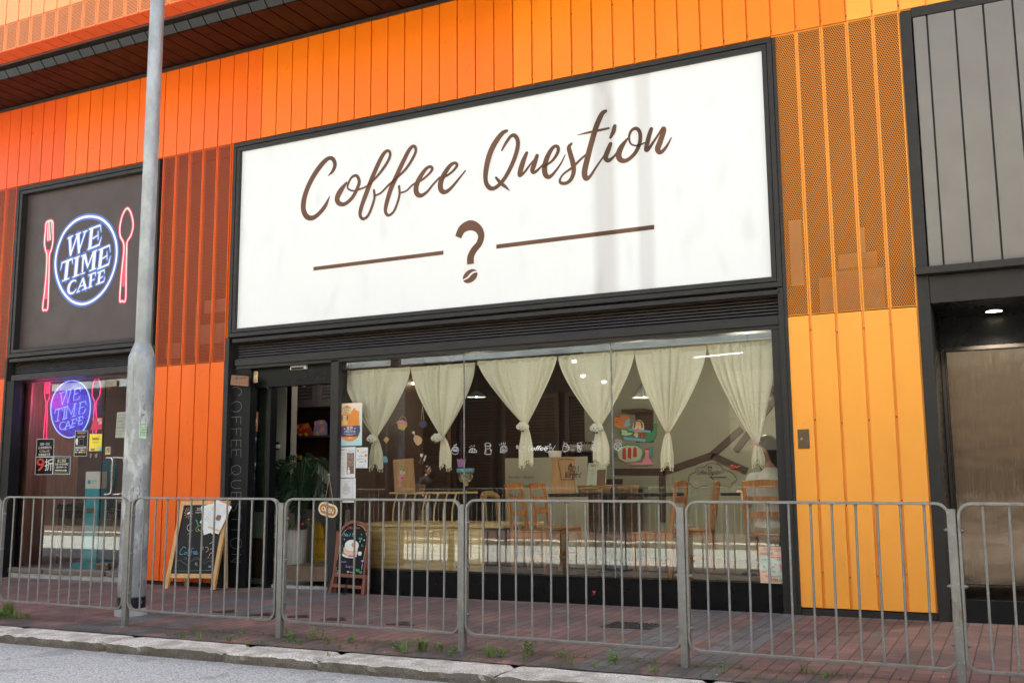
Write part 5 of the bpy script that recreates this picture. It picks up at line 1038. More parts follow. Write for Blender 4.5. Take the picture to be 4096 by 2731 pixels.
doodle(z3, [ell(1664, 1176, 24, 10), [(1640, 1178), (1640, 1210), (1662, 1224), (1686, 1210), (1688, 1178)], [(1740, 1162), (1715, 1200)], ell(1712, 1206, 6, 8), ell(1690, 1152, 8, 8), ell(1702, 1182, 5, 6)], 'white doodle of a sugar bowl with spoon')
doodle(z3, [[(1815, 1160), (1812, 1208), (1835, 1216), (1862, 1208), (1862, 1160), (1838, 1170), (1815, 1160)], [(1862, 1172), (1875, 1175), (1872, 1198), (1862, 1200)], [(1818, 1158), (1830, 1142), (1852, 1144), (1860, 1158)], [(1825, 1150), (1823, 1122)]], 'white doodle of a whipped mug with straw')
doodle(z4, [[(262, 1138), (270, 1212), (295, 1216), (305, 1138), (262, 1138)], [(266, 1165), (302, 1165)], ell(280, 1180, 8, 8), ell(292, 1196, 6, 6), [(272, 1150), (300, 1205)]], 'white doodle of an iced coffee glass')
doodle(z4, [ell(436, 1168, 30, 20), [(408, 1175), (410, 1195), (440, 1212), (468, 1190), (468, 1170)], ell(436, 1190, 42, 24, 20, 200), ell(416, 1124, 9, 8), ell(466, 1136, 5, 5)], 'white doodle of a cup and saucer with hearts')
doodle(z4, [ell(655, 1168, 36, 36), ell(655, 1168, 11, 11), [(638, 1120), (636, 1108)], [(655, 1115), (655, 1100)], [(672, 1118), (680, 1104)], [(685, 1130), (695, 1122)], ell(636, 1150, 4, 4), ell(676, 1152, 4, 4), ell(640, 1190, 4, 4), ell(672, 1186, 4, 4)], 'white doodle of a sprinkled doughnut')
# ================================================================ cut-outs and ornaments hanging in the window
HY = .18
def cutout(q, parts, name, label, cat='ornament', th=.006, Y=HY):
    cs = [at(*q(*p), Y) for p in parts[0][1]]; t = thing(name, label, cat, tuple(sum(cs, Vector()) / len(cs)))
    for i, (col, pts, *nm) in enumerate(parts):
        m = MB(); m.poly([at(*q(*p), Y - i * .0015) for p in pts], th if i == 0 else .0005); m.build(nm[0] if nm else 'layer', M[col], t)
    return t
cutout(z3, [('c_gold', [(213, 940), (312, 965), (275, 1015), (225, 1000)], 'basket'), ('c_pink', [(205, 945), (215, 925), (240, 920), (255, 912), (290, 925), (312, 945), (305, 968), (210, 948)], 'flowers')], 'basket_ornament', 'yellow basket cutout with pink flowers hanging between curtains')
t_ = bpy.data.objects['basket_ornament']; m = MB(); m.tube(cr([at(*z3(x, y), HY) for x, y in ((232, 925), (250, 885), (290, 890), (302, 935))], 5), .003, 6); m.build('handle', M['c_gold'], t_)
cutout(z3, [('c_gold', [(80, 1105), (108, 1072), (137, 1100), (108, 1140)], 'waffle')], 'waffle_ornament', 'small waffle cutout beside the leftmost plush cloud')
cutout(z3, [('c_peach', [(370, 1090), (385, 1062), (410, 1062), (440, 1080), (454, 1105), (445, 1140), (415, 1162), (395, 1150), (378, 1120)], 'board'), ('c_gold', [(360, 1035), (375, 1030), (392, 1065), (382, 1070)], 'grip'), ('plush', ell(370, 1036, 14, 14)[:-1], 'hook')], 'cutting_board_ornament', 'pale orange chopping board cutout hanging on a white hook')
cutout(z3, [('c_skyblue', [(74, 1275), (90, 1263), (110, 1268), (118, 1290), (122, 1318), (92, 1330), (88, 1312), (74, 1298)], 'mitt')], 'oven_mitt_ornament', 'light blue oven mitt cutout below the waffle')
cutout(z3, [('plush', [(436, 1238), (462, 1240), (458, 1265), (448, 1275), (436, 1262)], 'fork_head'), ('c_brown', [(440, 1275), (450, 1275), (434, 1336), (426, 1334)], 'fork_grip')], 'fork_ornament', 'small fork cutout hanging left of the knife cutout')
cutout(z3, [('plush', [(492, 1250), (494, 1262), (474, 1315), (466, 1305), (478, 1262)], 'blade'), ('c_brown', [(466, 1306), (474, 1312), (456, 1346), (446, 1340)], 'knife_grip')], 'knife_ornament', 'small knife cutout hanging right of the fork cutout')
cutout(z3, [('c_navy', ell(463, 955, 37, 34)[:-1], 'disc')], 'round_ornament', 'dark blue round ornament hanging on a string'); m = MB()
m.ribbon([at(*z3(458, 780), HY), at(*z3(445, 915), HY)], .004); m.ribbon([at(*z3(458, 780), HY), at(*z3(472, 915), HY)], .004); m.solo('string', M['hem'], 'forked string above the dark blue round ornament', 'string')
# posters on the coffee shop glass
dq = Q(1330, 1590, 3.732)
def el(cx, cy, rx, ry, n=20, a0=0, a1=360): return [(cx + rx * math.cos(R(a0 + (a1 - a0) * k / n)), cy + ry * math.sin(R(a0 + (a1 - a0) * k / n))) for k in range(n)]
def pastel():
    b = NB('poster_sky'); sp = b.n('SeparateXYZ'); b.l(b.n('TexCoord').outputs['Generated'], sp.inputs[0]); b.l(b.mix(sp.outputs[2], (.40, .66, .68, 1), (.80, .66, .52, 1)), b.b.inputs['Base Color']); b.b.inputs['Roughness'].default_value = .5
pastel()
poster(dq, [(75, 92), (443, 72), (438, 712), (66, 724)], 'poster_sky', [('准許', 256, 480, 46, 'paper', 'CENTER', 98), ('狗隻進入的食肆', 258, 518, 24, 'paper', 'CENTER', 164), ('Food Premises Permitted', 256, 546, 13, 'paper', 'CENTER', 178), ('for Dog Entry', 256, 564, 13, 'paper', 'CENTER', 98), ('歡迎狗狗', 213, 192, 17, 'ink', 'CENTER', 70), ('Dogs are', 210, 212, 14, 'ink', 'CENTER', 66), ('Welcome', 214, 236, 14, 'ink', 'CENTER', 72), ('AFCD', 262, 612, 22, 'paper', 'CENTER', 70)], 'dog_poster', 'pastel poster with orange egg shape saying dogs are welcome', 'poster', GY - .004,
       shapes=[('c_orange', 'poly', el(256, 480, 158, 172, 28)), ('c_orange', 'poly', [(148, 250), (146, 155), (213, 110), (278, 148), (276, 210), (330, 142), (345, 180), (400, 205), (396, 300), (405, 420), (108, 420), (125, 260)]), ('c_navy', 'poly', [(98, 428), (408, 415), (412, 500), (375, 580), (138, 582), (98, 500)]), ('inkgold', 'poly', [(155, 160), (272, 158), (270, 240), (155, 246)]),
        ('inkgold', 'poly', [(150, 405), (146, 350), (181, 328), (220, 350), (222, 405)]), ('inkgold', 'poly', el(181, 298, 33, 36)), ('c_brown', 'poly', el(143, 300, 12, 32)), ('c_brown', 'poly', el(220, 300, 12, 32)), ('ink', 'poly', el(170, 290, 4, 6, 8)), ('ink', 'poly', el(192, 290, 4, 6, 8)), ('ink', 'poly', el(181, 306, 6, 4, 8)), ('paper', 'poly', el(180, 464, 10, 9, 10)), ('paper', 'poly', el(334, 458, 10, 9, 10))])
def lines_(x, y0, n, dy, w_, h, cols, al='LEFT', seed=0):
    rn = random.Random(seed); out = []
    words = ['Long Black 28', 'Flat White 34', 'Latte 36', 'Cappuccino 36', 'Mocha 38', 'Matcha Latte 40', 'Hot Chocolate 38', 'Lemon Tea 30', 'Dirty 38', 'Espresso 24']
    for i in range(n): out.append((words[(i + seed) % 10], x, y0 + i * dy, h, cols[i % len(cols)], al, w_ * rn.uniform(.8, 1)))
    return out
poster(dq, [(78, 742), (342, 732), (336, 1190), (72, 1194)], 'paper', [('MENU ?', 98, 790, 26, 'c_brown', 'LEFT', 110), ('COFFEE QUESTION', 232, 798, 9, 'c_brown', 'LEFT', 92), ('COFFEE', 270, 836, 13, 'paper', 'CENTER', 52), ('NON COFFEE', 152, 838, 10, 'c_brown', 'CENTER', 70), ('SPECIALTY', 150, 1045, 9, 'c_brown', 'CENTER', 60)] + lines_(104, 862, 9, 20, 95, 8, ['inkgrey', 'inkgold', 'inkred', 'inkgrey'], 'LEFT', 1) + lines_(222, 856, 10, 18, 95, 8, ['paper', 'inkgold', 'paper'], 'LEFT', 4) + lines_(104, 1066, 4, 20, 70, 8, ['inkgrey'], 'LEFT', 2), 'menu_poster', 'cream menu sheet headed MENU ? on the glass below the dog poster', 'poster', GY - .004,
       shapes=[('c_brown', 'poly', [(216, 822), (322, 820), (320, 1134), (212, 1138)]), ('inkgold', 'loop', [(98, 825), (208, 822), (203, 1030), (98, 1032)], 2), ('inkgold', 'loop', [(97, 1036), (205, 1034), (202, 1136), (96, 1140)], 2), ('inkgold', 'line', [(98, 806), (322, 800)], 2), ('paper', 'poly', [(222, 1130), (222, 1080), (240, 1060), (262, 1080), (262, 1130)]), ('paper', 'poly', el(240, 1048, 12, 14))])
poster(dq, [(350, 744), (530, 740), (524, 1050), (346, 1050)], 'skyb', [('coffee question', 437, 770, 8, 'inkgrey', 'CENTER', 50), ('CLASSIC AMERICANO 鮮奶咖啡', 460, 808, 9, 'ink', 'CENTER', 120), ('冬日限定熱飲', 456, 826, 9, 'ink', 'CENTER', 70), ('日式厚多士', 430, 874, 11, 'ink', 'CENTER', 80), ('香滑布丁杯', 436, 917, 11, 'ink', 'CENTER', 80), ('玫瑰荔枝蜜', 430, 960, 11, 'ink', 'CENTER', 66), ('WARM AND SWEET EVERY DAY', 436, 1014, 6, 'c_orange', 'CENTER', 130), ('ASK OUR STAFF', 436, 1034, 6, 'ink', 'CENTER', 100)], 'snack_flyer', 'small blue edged flyer with cakes right of the menu sheet', 'poster', GY - .004,
       shapes=[('paper', 'poly', [(356, 750), (524, 746), (518, 1044), (352, 1044)]), ('c_orange', 'poly', el(497, 860, 20, 24, 9)), ('inkgold', 'poly', [(362, 908), (392, 904), (396, 940), (366, 944)]), ('c_orange', 'poly', el(381, 790, 12, 26)), ('c_orange', 'poly', el(491, 940, 12, 13)), ('skyb', 'poly', [(480, 955), (502, 955), (494, 985), (486, 985)])])
poster(dq, [(66, 1205), (346, 1200), (344, 1562), (62, 1564)], 'paper', [('Coffee Question', 200, 1252, 11, 'inkgrey', 'CENTER', 90), ('?', 254, 1258, 24, 'ink', 'CENTER')] + [(s_, 205, 1280 + i * 20, 8, ['inkred', 'ink', 'ink'][i % 3], 'CENTER', w_) for i, (s_, w_) in enumerate((('1. 招牌早餐 58', 70), ('2. 全日早餐 68', 60), ('冷熱咖啡 42', 70), ('3. 班戟配鮮果 62', 130), ('4. 雞蛋漢堡 班戟漢堡 64', 140), ('5. 雜菌意粉 72', 110), ('6. 香草雞扒飯 日式咖喱 75', 130), ('7. 牛油果多士 58 原味曲奇 22', 140), ('加配飲品 15', 60)))], 'price_sheet', 'white price list with zigzag border lowest on the glass behind the rail', 'poster', GY - .004,
       shapes=[('inkgrey', 'line', [(106 + (i % 2) * 12, 1214 + i * 8) for i in range(42)], 2), ('inkgrey', 'line', [(292 + (i % 2) * 12, 1212 + i * 8) for i in range(42)], 2), ('inkgrey', 'line', [(106 + i * 8, 1208 + (i % 2) * 10) for i in range(24)], 2), ('inkgrey', 'line', [(106 + i * 8, 1536 + (i % 2) * 10) for i in range(24)], 2), ('kgreen', 'line', [(150, 1462), (255, 1460)], 1.5)])
pq = Q(3000, 2160, 7.839)
mat('pale_poster', (.60, .66, .54), .6)
poster(pq, [(262, 196), (1105, 205), (1165, 1388), (332, 1365)], 'pale_poster', [('2729 1211', 885, 1285, 88, 'ink', 'CENTER', 450), ('長者社區中心(深水埗)', 745, 300, 42, 'inkgrey', 'CENTER', 680), ('長者支援服務', 510, 445, 55, 'inkgrey', 'CENTER', 390), ('全日照顧', 440, 625, 45, 'inkgrey', 'CENTER', 130), ('護老者支援', 960, 622, 40, 'inkgrey', 'CENTER', 230), ('健康評估', 450, 1000, 42, 'inkgrey', 'CENTER', 150), ('資源轉介', 740, 1000, 42, 'inkgrey', 'CENTER', 170), ('支援轉介服務', 1000, 1000, 42, 'inkgrey', 'CENTER', 190), ('請聯絡我們的支援隊社工', 760, 1150, 46, 'inkgrey', 'CENTER', 560)], 'phone_poster', 'pale green and peach poster with number 2729 1211 in the window corner', 'poster', GY - .004,
       shapes=[('c_peach', 'poly', [(270, 205), (1095, 212), (1110, 470), (285, 480)]), ('c_peach', 'poly', [(320, 930), (560, 930), (700, 1080), (1080, 1375), (335, 1360)]), ('c_orange', 'poly', [(645, 515), (1100, 512), (1100, 550), (645, 550)]), ('c_pink', 'poly', [(690, 800), (720, 790), (735, 805), (755, 790), (775, 805), (770, 835), (730, 865), (695, 830)]), ('kgreen', 'poly', [(395, 800), (440, 770), (475, 830), (440, 890)]), ('c_pink', 'poly', [(895, 770), (950, 740), (1000, 800), (1050, 850), (1040, 935), (945, 935), (935, 840)]), ('inkgold', 'poly', el(795, 750, 30, 32)), ('ink', 'loop', el(667, 885, 28, 30), 4), ('ink', 'loop', el(650, 745, 26, 26), 4)])
# OPEN sign on twine
m = MB(); c = at(752, 1168, -.02); t = thing('open_sign', 'small oval wooden sign reading OPEN hung on twine from the door frame', 'sign', tuple(c)); oq = Q(880, 1850, 2.614)
dirv = (at(*oq(1222, 515), -.02) - at(*oq(1030, 455), -.02)).normalized(); L2 = (at(*oq(1222, 515), -.02) - at(*oq(1030, 455), -.02)).length / 2; pv = Vector((-dirv.z, 0, dirv.x)); cc = at(*oq(1127, 492), -.02)
def stad(hl, r, y): return [cc + Vector((0, y, 0)) + dirv * ((hl - r) * (1 if math.cos(a) >= 0 else -1) + r * math.cos(a)) + pv * r * math.sin(a) for a in [2 * math.pi * k / 32 + .001 for k in range(32)]]
mat('ply', (.80, .66, .48), .5); mat('openbrown', (.42, .19, .05), .5)
m.poly(stad(L2, L2 * .56, 0), .012); m.build('rim', M['ply'], t); m = MB(); m.poly(stad(L2 * .86, L2 * .42, -.003), .002); m.build('face', M['openbrown'], t)
m = MB(); m.text('OPEN', cc - pv * .024 + Vector((0, -.006, 0)), .05, dirv, pv, width=L2 * 1.32, align='CENTER', bold=.03); m.build('lettering', M['ply'], t)
mat('twine', (.45, .28, .15), .9); hk = at(*oq(1143, 150), .01); m = MB(); m.tube([hk, cc - dirv * L2 * .48 + pv * L2 * .42], .003, 5); m.tube([hk, cc + dirv * L2 * .55 + pv * L2 * .36], .003, 5); m.build('twine', M['twine'], t)
m = MB(); m.tube(cr([hk + Vector((0, .01, .03)), hk + Vector((0, -.008, .02)), hk + Vector((.008, -.012, 0)), hk + Vector((0, -.012, -.01))], 4), .003, 6); m.disc(hk + Vector((0, -.002, .03)), .014); m.build('hook', M['chrome'], t)
# lock plate on the amber cladding
t = thing('lock_plate', 'small brushed metal lock plate on the amber cladding', 'plate', (11.16, -.03, 1.61)); lq = Q(2700, 1250, 2.24); a, b_ = at(*lq(1097, 1046), -.026), at(*lq(1208, 1217), -.026)
m = MB(); m.rbox(a.x, b_.x, -.03, -.022, b_.z, a.z, .002); m.build('plate', M['steel'], t); m = MB(); p = at(*lq(1135, 1130), -.033); m.cyl((p.x, -.036, p.z), (p.x, -.03, p.z), .013, 12); m.build('lock', M['chrome'], t)
mat('redspot', (.55, .05, .07), .6); m = MB(); rq = Q(2200, 1850, 2.138)
m.poly([at(*rq(x, y), .018) for x, y in ((362, 1092), (375, 1098), (390, 1090), (388, 1108), (376, 1116), (366, 1108))]); m.poly([at(*rq(x, y), .018) for x, y in ((372, 1122), (384, 1116), (380, 1130))]); m.poly([at(*rq(x, y), .018) for x, y in ((358, 1125), (362, 1122), (362, 1138))]); m.solo('sticker_scrap', M['redspot'], 'torn scrap of red sticker on the black sill', 'sticker')
# ================================================================ things standing on tilted planes
class Plane:
    def __init__(s, p0, n): s.p, s.n = Vector(p0), Vector(n).normalized()
    def __call__(s, q, x, y, off=0):
        d = ray(*q(x, y)); return CAM + d * ((s.p + s.n * off - CAM).dot(s.n) / d.dot(s.n))
def tilt(p_left, p_right, top_y, top_z):
    a, b = Vector(p_left), Vector(p_right); m_ = (a + b) / 2; t = Vector((m_.x, top_y, top_z)); n = (b - a).cross(t - m_).normalized()
    if n.y > 0: n = -n
    return Plane(a, n)
def pk(pl, q, x, y): return (pl(q, x, y) - pl(q, x, y + 8)).length / 8
# pine A-board
v5 = Q(640, 1960, 3.732); fl, fr_ = Vector((3.52, -.335, 0)), Vector((4.17, -.335, 0)); fl = atz(*v5(80, 1466), 0); fr_ = atz(*v5(778, 1481), 0)
PA = tilt((fl.x, -.30, 0), (fr_.x, -.30, 0), -.09, 1.03)
AB = thing('pavement_chalkboard', 'pine framed A-board chalked with Coffee ??? and hung with laminated menus', 'chalkboard', ((fl.x + fr_.x) / 2, -.25, 0))
def pp(mb, pts, th, off=0, q=v5, pl=PA, mi=0): return mb.poly([pl(q, x, y, off) for x, y in pts], th, pl.n, mi)
for nm, pts in (('stile', [(55, 1465), (108, 1467), (366, 163), (316, 160)]), ('stile', [(752, 1480), (806, 1482), (1036, 152), (986, 154)]), ('top_rail', [(368, 160), (984, 153), (972, 208), (354, 222)]), ('bottom_rail', [(142, 1240), (792, 1245), (780, 1312), (134, 1305)])):
    m = MB(); pp(m, pts, .03, .012); m.build(nm, M['pine'], AB)
m = MB(); pp(m, [(350, 200), (985, 190), (790, 1260), (148, 1255)], .008); m.build('board', M['black'], AB)
m = MB(); P = [PA(v5, x, y, .006) for x, y in ((285, 812), (822, 808), (760, 1240), (172, 1235))]; m.poly(P, .001, PA.n); m.build('paper_sheet', M['black'], AB)
for x in (fl.x + .03, fr_.x + .03):
    m = MB(); m.beam((x, -.03, 0), (x, -.085, 1.0), .045, .025, (0, -1, .1)); m.build('rear_leg', M['pine'], AB)
mat('chalk_blue', (.16, .48, .66), .9, 0, .1); mat('chalk_pink', (.72, .42, .42), .9, 0, .1); mat('chalk_white', (.62, .60, .58), .9, 0, .1); mat('chalk_yellow', (.60, .52, .20), .9, 0, .1); mat('chalk_green', (.06, .28, .15), .9); mat('chalk_lilac', (.35, .28, .62), .9); mat('chalk_red', (.60, .12, .12), .9); mat('chalk_dim', (.13, .13, .13), .9)
CH = ['chalk_blue', 'chalk_pink', 'chalk_white', 'chalk_yellow', 'chalk_green', 'chalk_lilac', 'chalk_red', 'chalk_dim', 'c_peach', 'paper', 'c_orange']
def chalk(m, pl, q, pts, w_, mi, off=.004, smooth=True): 
    P = [pl(q, x, y, off) for x, y in pts]; m.ribbon(cr(P, 4) if smooth and len(P) > 2 else P, w_ * pk(pl, q, *pts[0]), pl.n, mi)
m = MB()
for a in range(0, 360, 30): chalk(m, PA, v5, [(425 + 38 * math.cos(R(a)), 340 + 42 * math.sin(R(a))), (425 + 66 * math.cos(R(a + 6)), 340 + 82 * math.sin(R(a + 6)))], 5, 8)
m.poly([PA(v5, x, y, .005) for x, y in ((402, 335), (425, 330), (432, 318), (450, 318), (448, 345), (425, 362), (405, 358))], 0, PA.n, 2)
up5 = (PA(v5, 500, 400) - PA(v5, 500, 500)).normalized(); rt5 = Vector((1, 0, 0))
def ptext(m, pl, q, s_, x, y, h, mi, width=None, bold=0, shear=0, off=.005, rr=None, uu=None): m.text(s_, pl(q, x, y, off), h, rr or rt5, uu or up5, width=width, mi=mi, bold=bold, shear=shear)
ptext(m, PA, v5, '.2026', 540, 298, .035, 2); ptext(m, PA, v5, 'HAPPY', 528, 345, .026, 3, shear=.2)
for L, mi, w_ in (([(478, 488), (420, 520), (405, 570), (440, 610), (480, 600)], 9, 6), ([(610, 520), (550, 550), (535, 600), (570, 605), (580, 580), (565, 575), (600, 605), (640, 600)], 3, 5), ([(475, 600), (410, 660)], 3, 4), ([(470, 660), (430, 740), (410, 790)], 7, 5), ([(720, 660), (725, 700)], 7, 4), ([(540, 440), (570, 520)], 4, 18), ([(740, 800), (805, 755)], 2, 6)): chalk(m, PA, v5, L, w_, mi)
m.build('chalk_drawing', [M[c] for c in CH], AB)
m = MB()
O = .009
for L, mi, w_ in (([(385, 865), (360, 842), (335, 860), (300, 915), (305, 955), (345, 950)], 0, 7), ([(395, 925), (375, 920), (358, 945), (375, 955), (396, 940), (392, 922)], 0, 6), ([(455, 860), (430, 860), (420, 900), (415, 965), (428, 960), (430, 915), (455, 915)], 0, 6), ([(500, 862), (475, 870), (468, 920), (462, 968)], 0, 6), ([(450, 920), (500, 915)], 0, 5), ([(500, 950), (525, 930), (515, 910), (500, 930), (505, 950), (530, 945)], 0, 6), ([(530, 945), (552, 925), (545, 908), (530, 928), (538, 950), (568, 945)], 0, 6),
                 ([(600, 852), (620, 838), (645, 850), (640, 880), (612, 905)], 1, 6), ([(680, 850), (705, 848), (722, 870), (715, 900), (685, 920)], 1, 6), ([(748, 880), (780, 868), (800, 890), (785, 925), (740, 950), (738, 975)], 1, 6), ([(718, 992), (722, 998)], 1, 9), ([(600, 930), (604, 934)], 1, 9),
                 ([(240, 1065), (300, 1040), (350, 1080), (400, 1110), (430, 1170)], 7, 6), ([(440, 1080), (500, 1040), (560, 1020), (600, 1050), (605, 1090)], 7, 6), ([(440, 1060), (540, 1000), (600, 1040)], 7, 5), ([(640, 1080), (690, 1020), (780, 1005)], 7, 6), ([(660, 1100), (720, 1055), (775, 1055)], 7, 6),
                 ([(370, 1010), (400, 1030), (380, 990), (372, 1030), (405, 1008), (370, 1010)], 7, 4), ([(525, 1080), (545, 1130), (550, 1075), (522, 1105), (555, 1105)], 2, 4), ([(725, 1120), (750, 1150), (755, 1120), (730, 1150)], 2, 4), ([(190, 1200), (400, 1202), (760, 1190)], 0, 3)): chalk(m, PA, v5, L, w_, mi, O)
m.build('chalk_lettering', [M[c] for c in CH], AB)
mat('lamin', (.74, .73, .72), .25, 0, .03); mat('tan', (.55, .40, .26), .5)
def menu(quads, lab, off, deco):
    t = thing('laminated_menu', lab, 'menu', tuple(sum((PA(v5, x, y, off) for x, y in quads), Vector()) / 4)); m = MB(); pp(m, quads, .0015, off); m.build('sheet', M['lamin'], t); m = MB()
    a, b, c, d = [Vector(p) for p in quads]
    def uv(u, v): return a.lerp(b, u).lerp(d.lerp(c, u), v)
    def P(u, v): p = uv(u, v); return PA(v5, p.x, p.y, off + .0015)
    if deco: m.ribbon([P(.07, .05), P(.93, .05), P(.93, .95), P(.07, .95)], .004, PA.n, 1, closed=True)
    rn = random.Random(int(off * 9999))
    for j in range(22):
        v = .1 + j * .038
        if deco and .42 < v < .58: continue
        for k in range(7):
            u = .14 + k * .10; m.ribbon([P(u, v), P(u + rn.uniform(.03, .07), v)], .0035, PA.n, 0)
    if deco: m.poly([P(.38, .42), P(.62, .40), P(.68, .5), P(.62, .60), P(.38, .60), P(.32, .5)], 0, PA.n, 2); m.poly([P(.1, .86), P(.9, .86), P(.9, .93), P(.1, .93)], 0, PA.n, 1)
    m.build('print', [M['inkgrey'], M['tan'], M['c_brown']], t)
menu([(800, 195), (612, 242), (652, 668), (848, 600)], 'laminated menu at the back of the fan clipped to the pine chalkboard', .026, False)
menu([(842, 138), (592, 478), (782, 658), (960, 330)], 'laminated menu in the middle of the fan on the pine chalkboard', .030, False)
menu([(858, 146), (1072, 246), (872, 655), (692, 585)], 'tan bordered laminated menu on top of the fan on the pine chalkboard', .034, True)
m = MB(); p = PA(v5, 900, 150, .04); m.tube(cr([p + Vector((-.012, 0, .015)), p + Vector((0, -.01, .03)), p + Vector((.014, 0, .01)), p + Vector((0, .0, -.01))], 4, True), .004, 6, closed=True); m.solo('clip_ring', M['c_pink'], 'small pink ring holding the laminated menus', 'ring')
# arched brown chalkboard
v6 = Q(1290, 2060, 4.61); PB = tilt((atz(*v6(140, 1412), 0).x, -.09, 0), (atz(*v6(735, 1462), 0).x, -.10, 0), .0, .78)
A2 = thing('arched_chalkboard', 'small red brown arched chalkboard with a pancake burger drawing', 'chalkboard', tuple((PB(v6, 140, 1412) + PB(v6, 735, 1462)) / 2))
outer = [(190, 1060), (240, 540), (262, 420), (300, 320), (350, 230), (430, 145), (530, 92), (640, 82), (740, 120), (810, 190), (840, 270), (842, 380), (830, 560), (770, 1140)]
inner = [(232, 1060), (290, 560), (318, 400), (360, 290), (430, 205), (530, 148), (630, 138), (720, 175), (780, 235), (812, 330), (812, 440), (790, 640), (745, 1110)]
m = MB(); L = len(inner); oo = [outer[min(len(outer) - 1, round(i * (len(outer) - 1) / (L - 1)))] for i in range(L)]
fr = [PB(v6, x, y, .012) for x, y in oo]; fi = [PB(v6, x, y, .012) for x, y in inner]; bo = [p - PB.n * .03 for p in fr]; bi = [p - PB.n * .03 for p in fi]
for i in range(L - 1):
    m.add([fr[i], fr[i + 1], fi[i + 1], fi[i], bo[i], bo[i + 1], bi[i + 1], bi[i]], [(0, 1, 2, 3), (1, 0, 4, 5), (3, 2, 6, 7), (4, 7, 6, 5)])
m.build('arch_frame', M['redbrown'], A2)
for nm, pts in (('leg', [(102, 1412), (148, 1418), (245, 1050), (195, 1052)]), ('leg', [(705, 1463), (765, 1468), (800, 1100), (748, 1108)]), ('rail', [(195, 1062), (745, 1098), (742, 1162), (190, 1122)]), ('rail', [(186, 1258), (728, 1298), (722, 1358), (178, 1316)])):
    m = MB(); pp(m, pts, .03, .013 if nm == 'rail' else .011, v6, PB); m.build(nm, M['redbrown'], A2)
m = MB(); pp(m, inner, .006, .0, v6, PB); m.build('board', M['black'], A2)
for x, y in ((185, 1400), (790, 1300)):
    p = PB(v6, x, y, -.02); m = MB(); m.beam((p.x, -.015, 0), (p.x + .02, -.01, .7), .03, .02); m.build('rear_leg', M['redbrown'], A2)
m = MB(); m.ribbon(cr([PB(v6, x, y, .016) for x, y in ((470, 1165), (440, 1280), (400, 1400), (370, 1448), (430, 1440), (445, 1330))], 4), .014, PB.n); m.build('strap', M['black'], A2)
up6 = (PB(v6, 500, 400) - PB(v6, 500, 500)).normalized(); m = MB(); c2 = lambda pts, w_, mi, off=.004: chalk(m, PB, v6, pts, w_, mi, off)
def blob(pts, mi, off): m.poly([PB(v6, x, y, off) for x, y in pts], 0, PB.n, mi)
blob([(358, 720), (380, 700), (620, 720), (632, 760), (560, 790), (440, 780), (370, 750)], 9, .003); blob([(362, 690), (380, 640), (450, 700), (450, 738), (400, 720)], 4, .0036); blob([(385, 600), (410, 575), (655, 600), (640, 720), (600, 745), (460, 738), (392, 690)], 8, .0042); blob([(460, 738), (560, 735), (620, 750), (560, 765), (480, 762)], 6, .0048)
blob([(x, y) for x, y in el(540, 555, 130, 105, 18)], 9, .0054); blob(el(565, 545, 34, 40, 14), 10, .0060); c2([(415, 585), (430, 640), (520, 660), (600, 645)], 8, 3, .0066)
ptext(m, PB, v6, 'Coffee', 455, 250, .030, 6, width=.075, shear=.2, uu=up6); ptext(m, PB, v6, 'Question', 600, 245, .024, 6, width=.065, shear=.2, uu=up6); ptext(m, PB, v6, 'No.1 !!', 390, 385, .036, 0, width=.14, shear=.3, uu=up6, bold=.01)
ptext(m, PB, v6, 'Pancakes', 320, 868, .026, 5, width=.09, shear=.1, uu=up6); ptext(m, PB, v6, 'Burgers', 428, 960, .030, 5, width=.095, shear=.1, uu=up6)
for pts, w_, mi in (([(268, 830), (300, 620), (330, 440)], 9, 3), ([(362, 370), (400, 300), (440, 260)], 9, 3), ([(640, 172), (700, 185), (760, 230), (790, 285)], 9, 3), ([(802, 325), (820, 420), (800, 560), (755, 820)], 9, 3), ([(735, 890), (720, 995)], 9, 9), ([(262, 865), (235, 1040), (300, 1055)], 6, 9), ([(265, 950), (250, 1015), (305, 1022)], 7, 3), ([(495, 1040), (560, 1055)], 9, 3), ([(718, 540), (722, 545)], 6, 9), ([(740, 540), (744, 545)], 6, 9), ([(718, 560), (733, 570), (748, 560)], 4, 9), ([(395, 430), (412, 448)], 4, 9), ([(412, 428), (395, 450)], 4, 9), ([(365, 550), (365, 580)], 4, 9), ([(705, 350), (730, 355)], 5, 3), ([(716, 340), (718, 370)], 5, 3)): c2(pts, w_, mi)
def heart(x, y, r, mi): blob([(x, y + r), (x - r, y), (x - r * .9, y - r * .7), (x - r * .4, y - r * .9), (x, y - r * .5), (x + r * .4, y - r * .9), (x + r * .9, y - r * .7), (x + r, y)], mi, .004)
heart(700, 435, 34, 4); heart(768, 458, 18, 0); heart(690, 485, 12, 9); heart(738, 845, 26, 5); heart(645, 1015, 36, 4); heart(702, 1050, 32, 4); heart(470, 1042, 20, 8); blob([(650, 690), (670, 665), (715, 668), (725, 700), (705, 742), (660, 738)], 9, .004)
m.build('chalk_drawing', [M[c] for c in CH], A2, label='chalk drawing of a pancake burger with hearts and words')
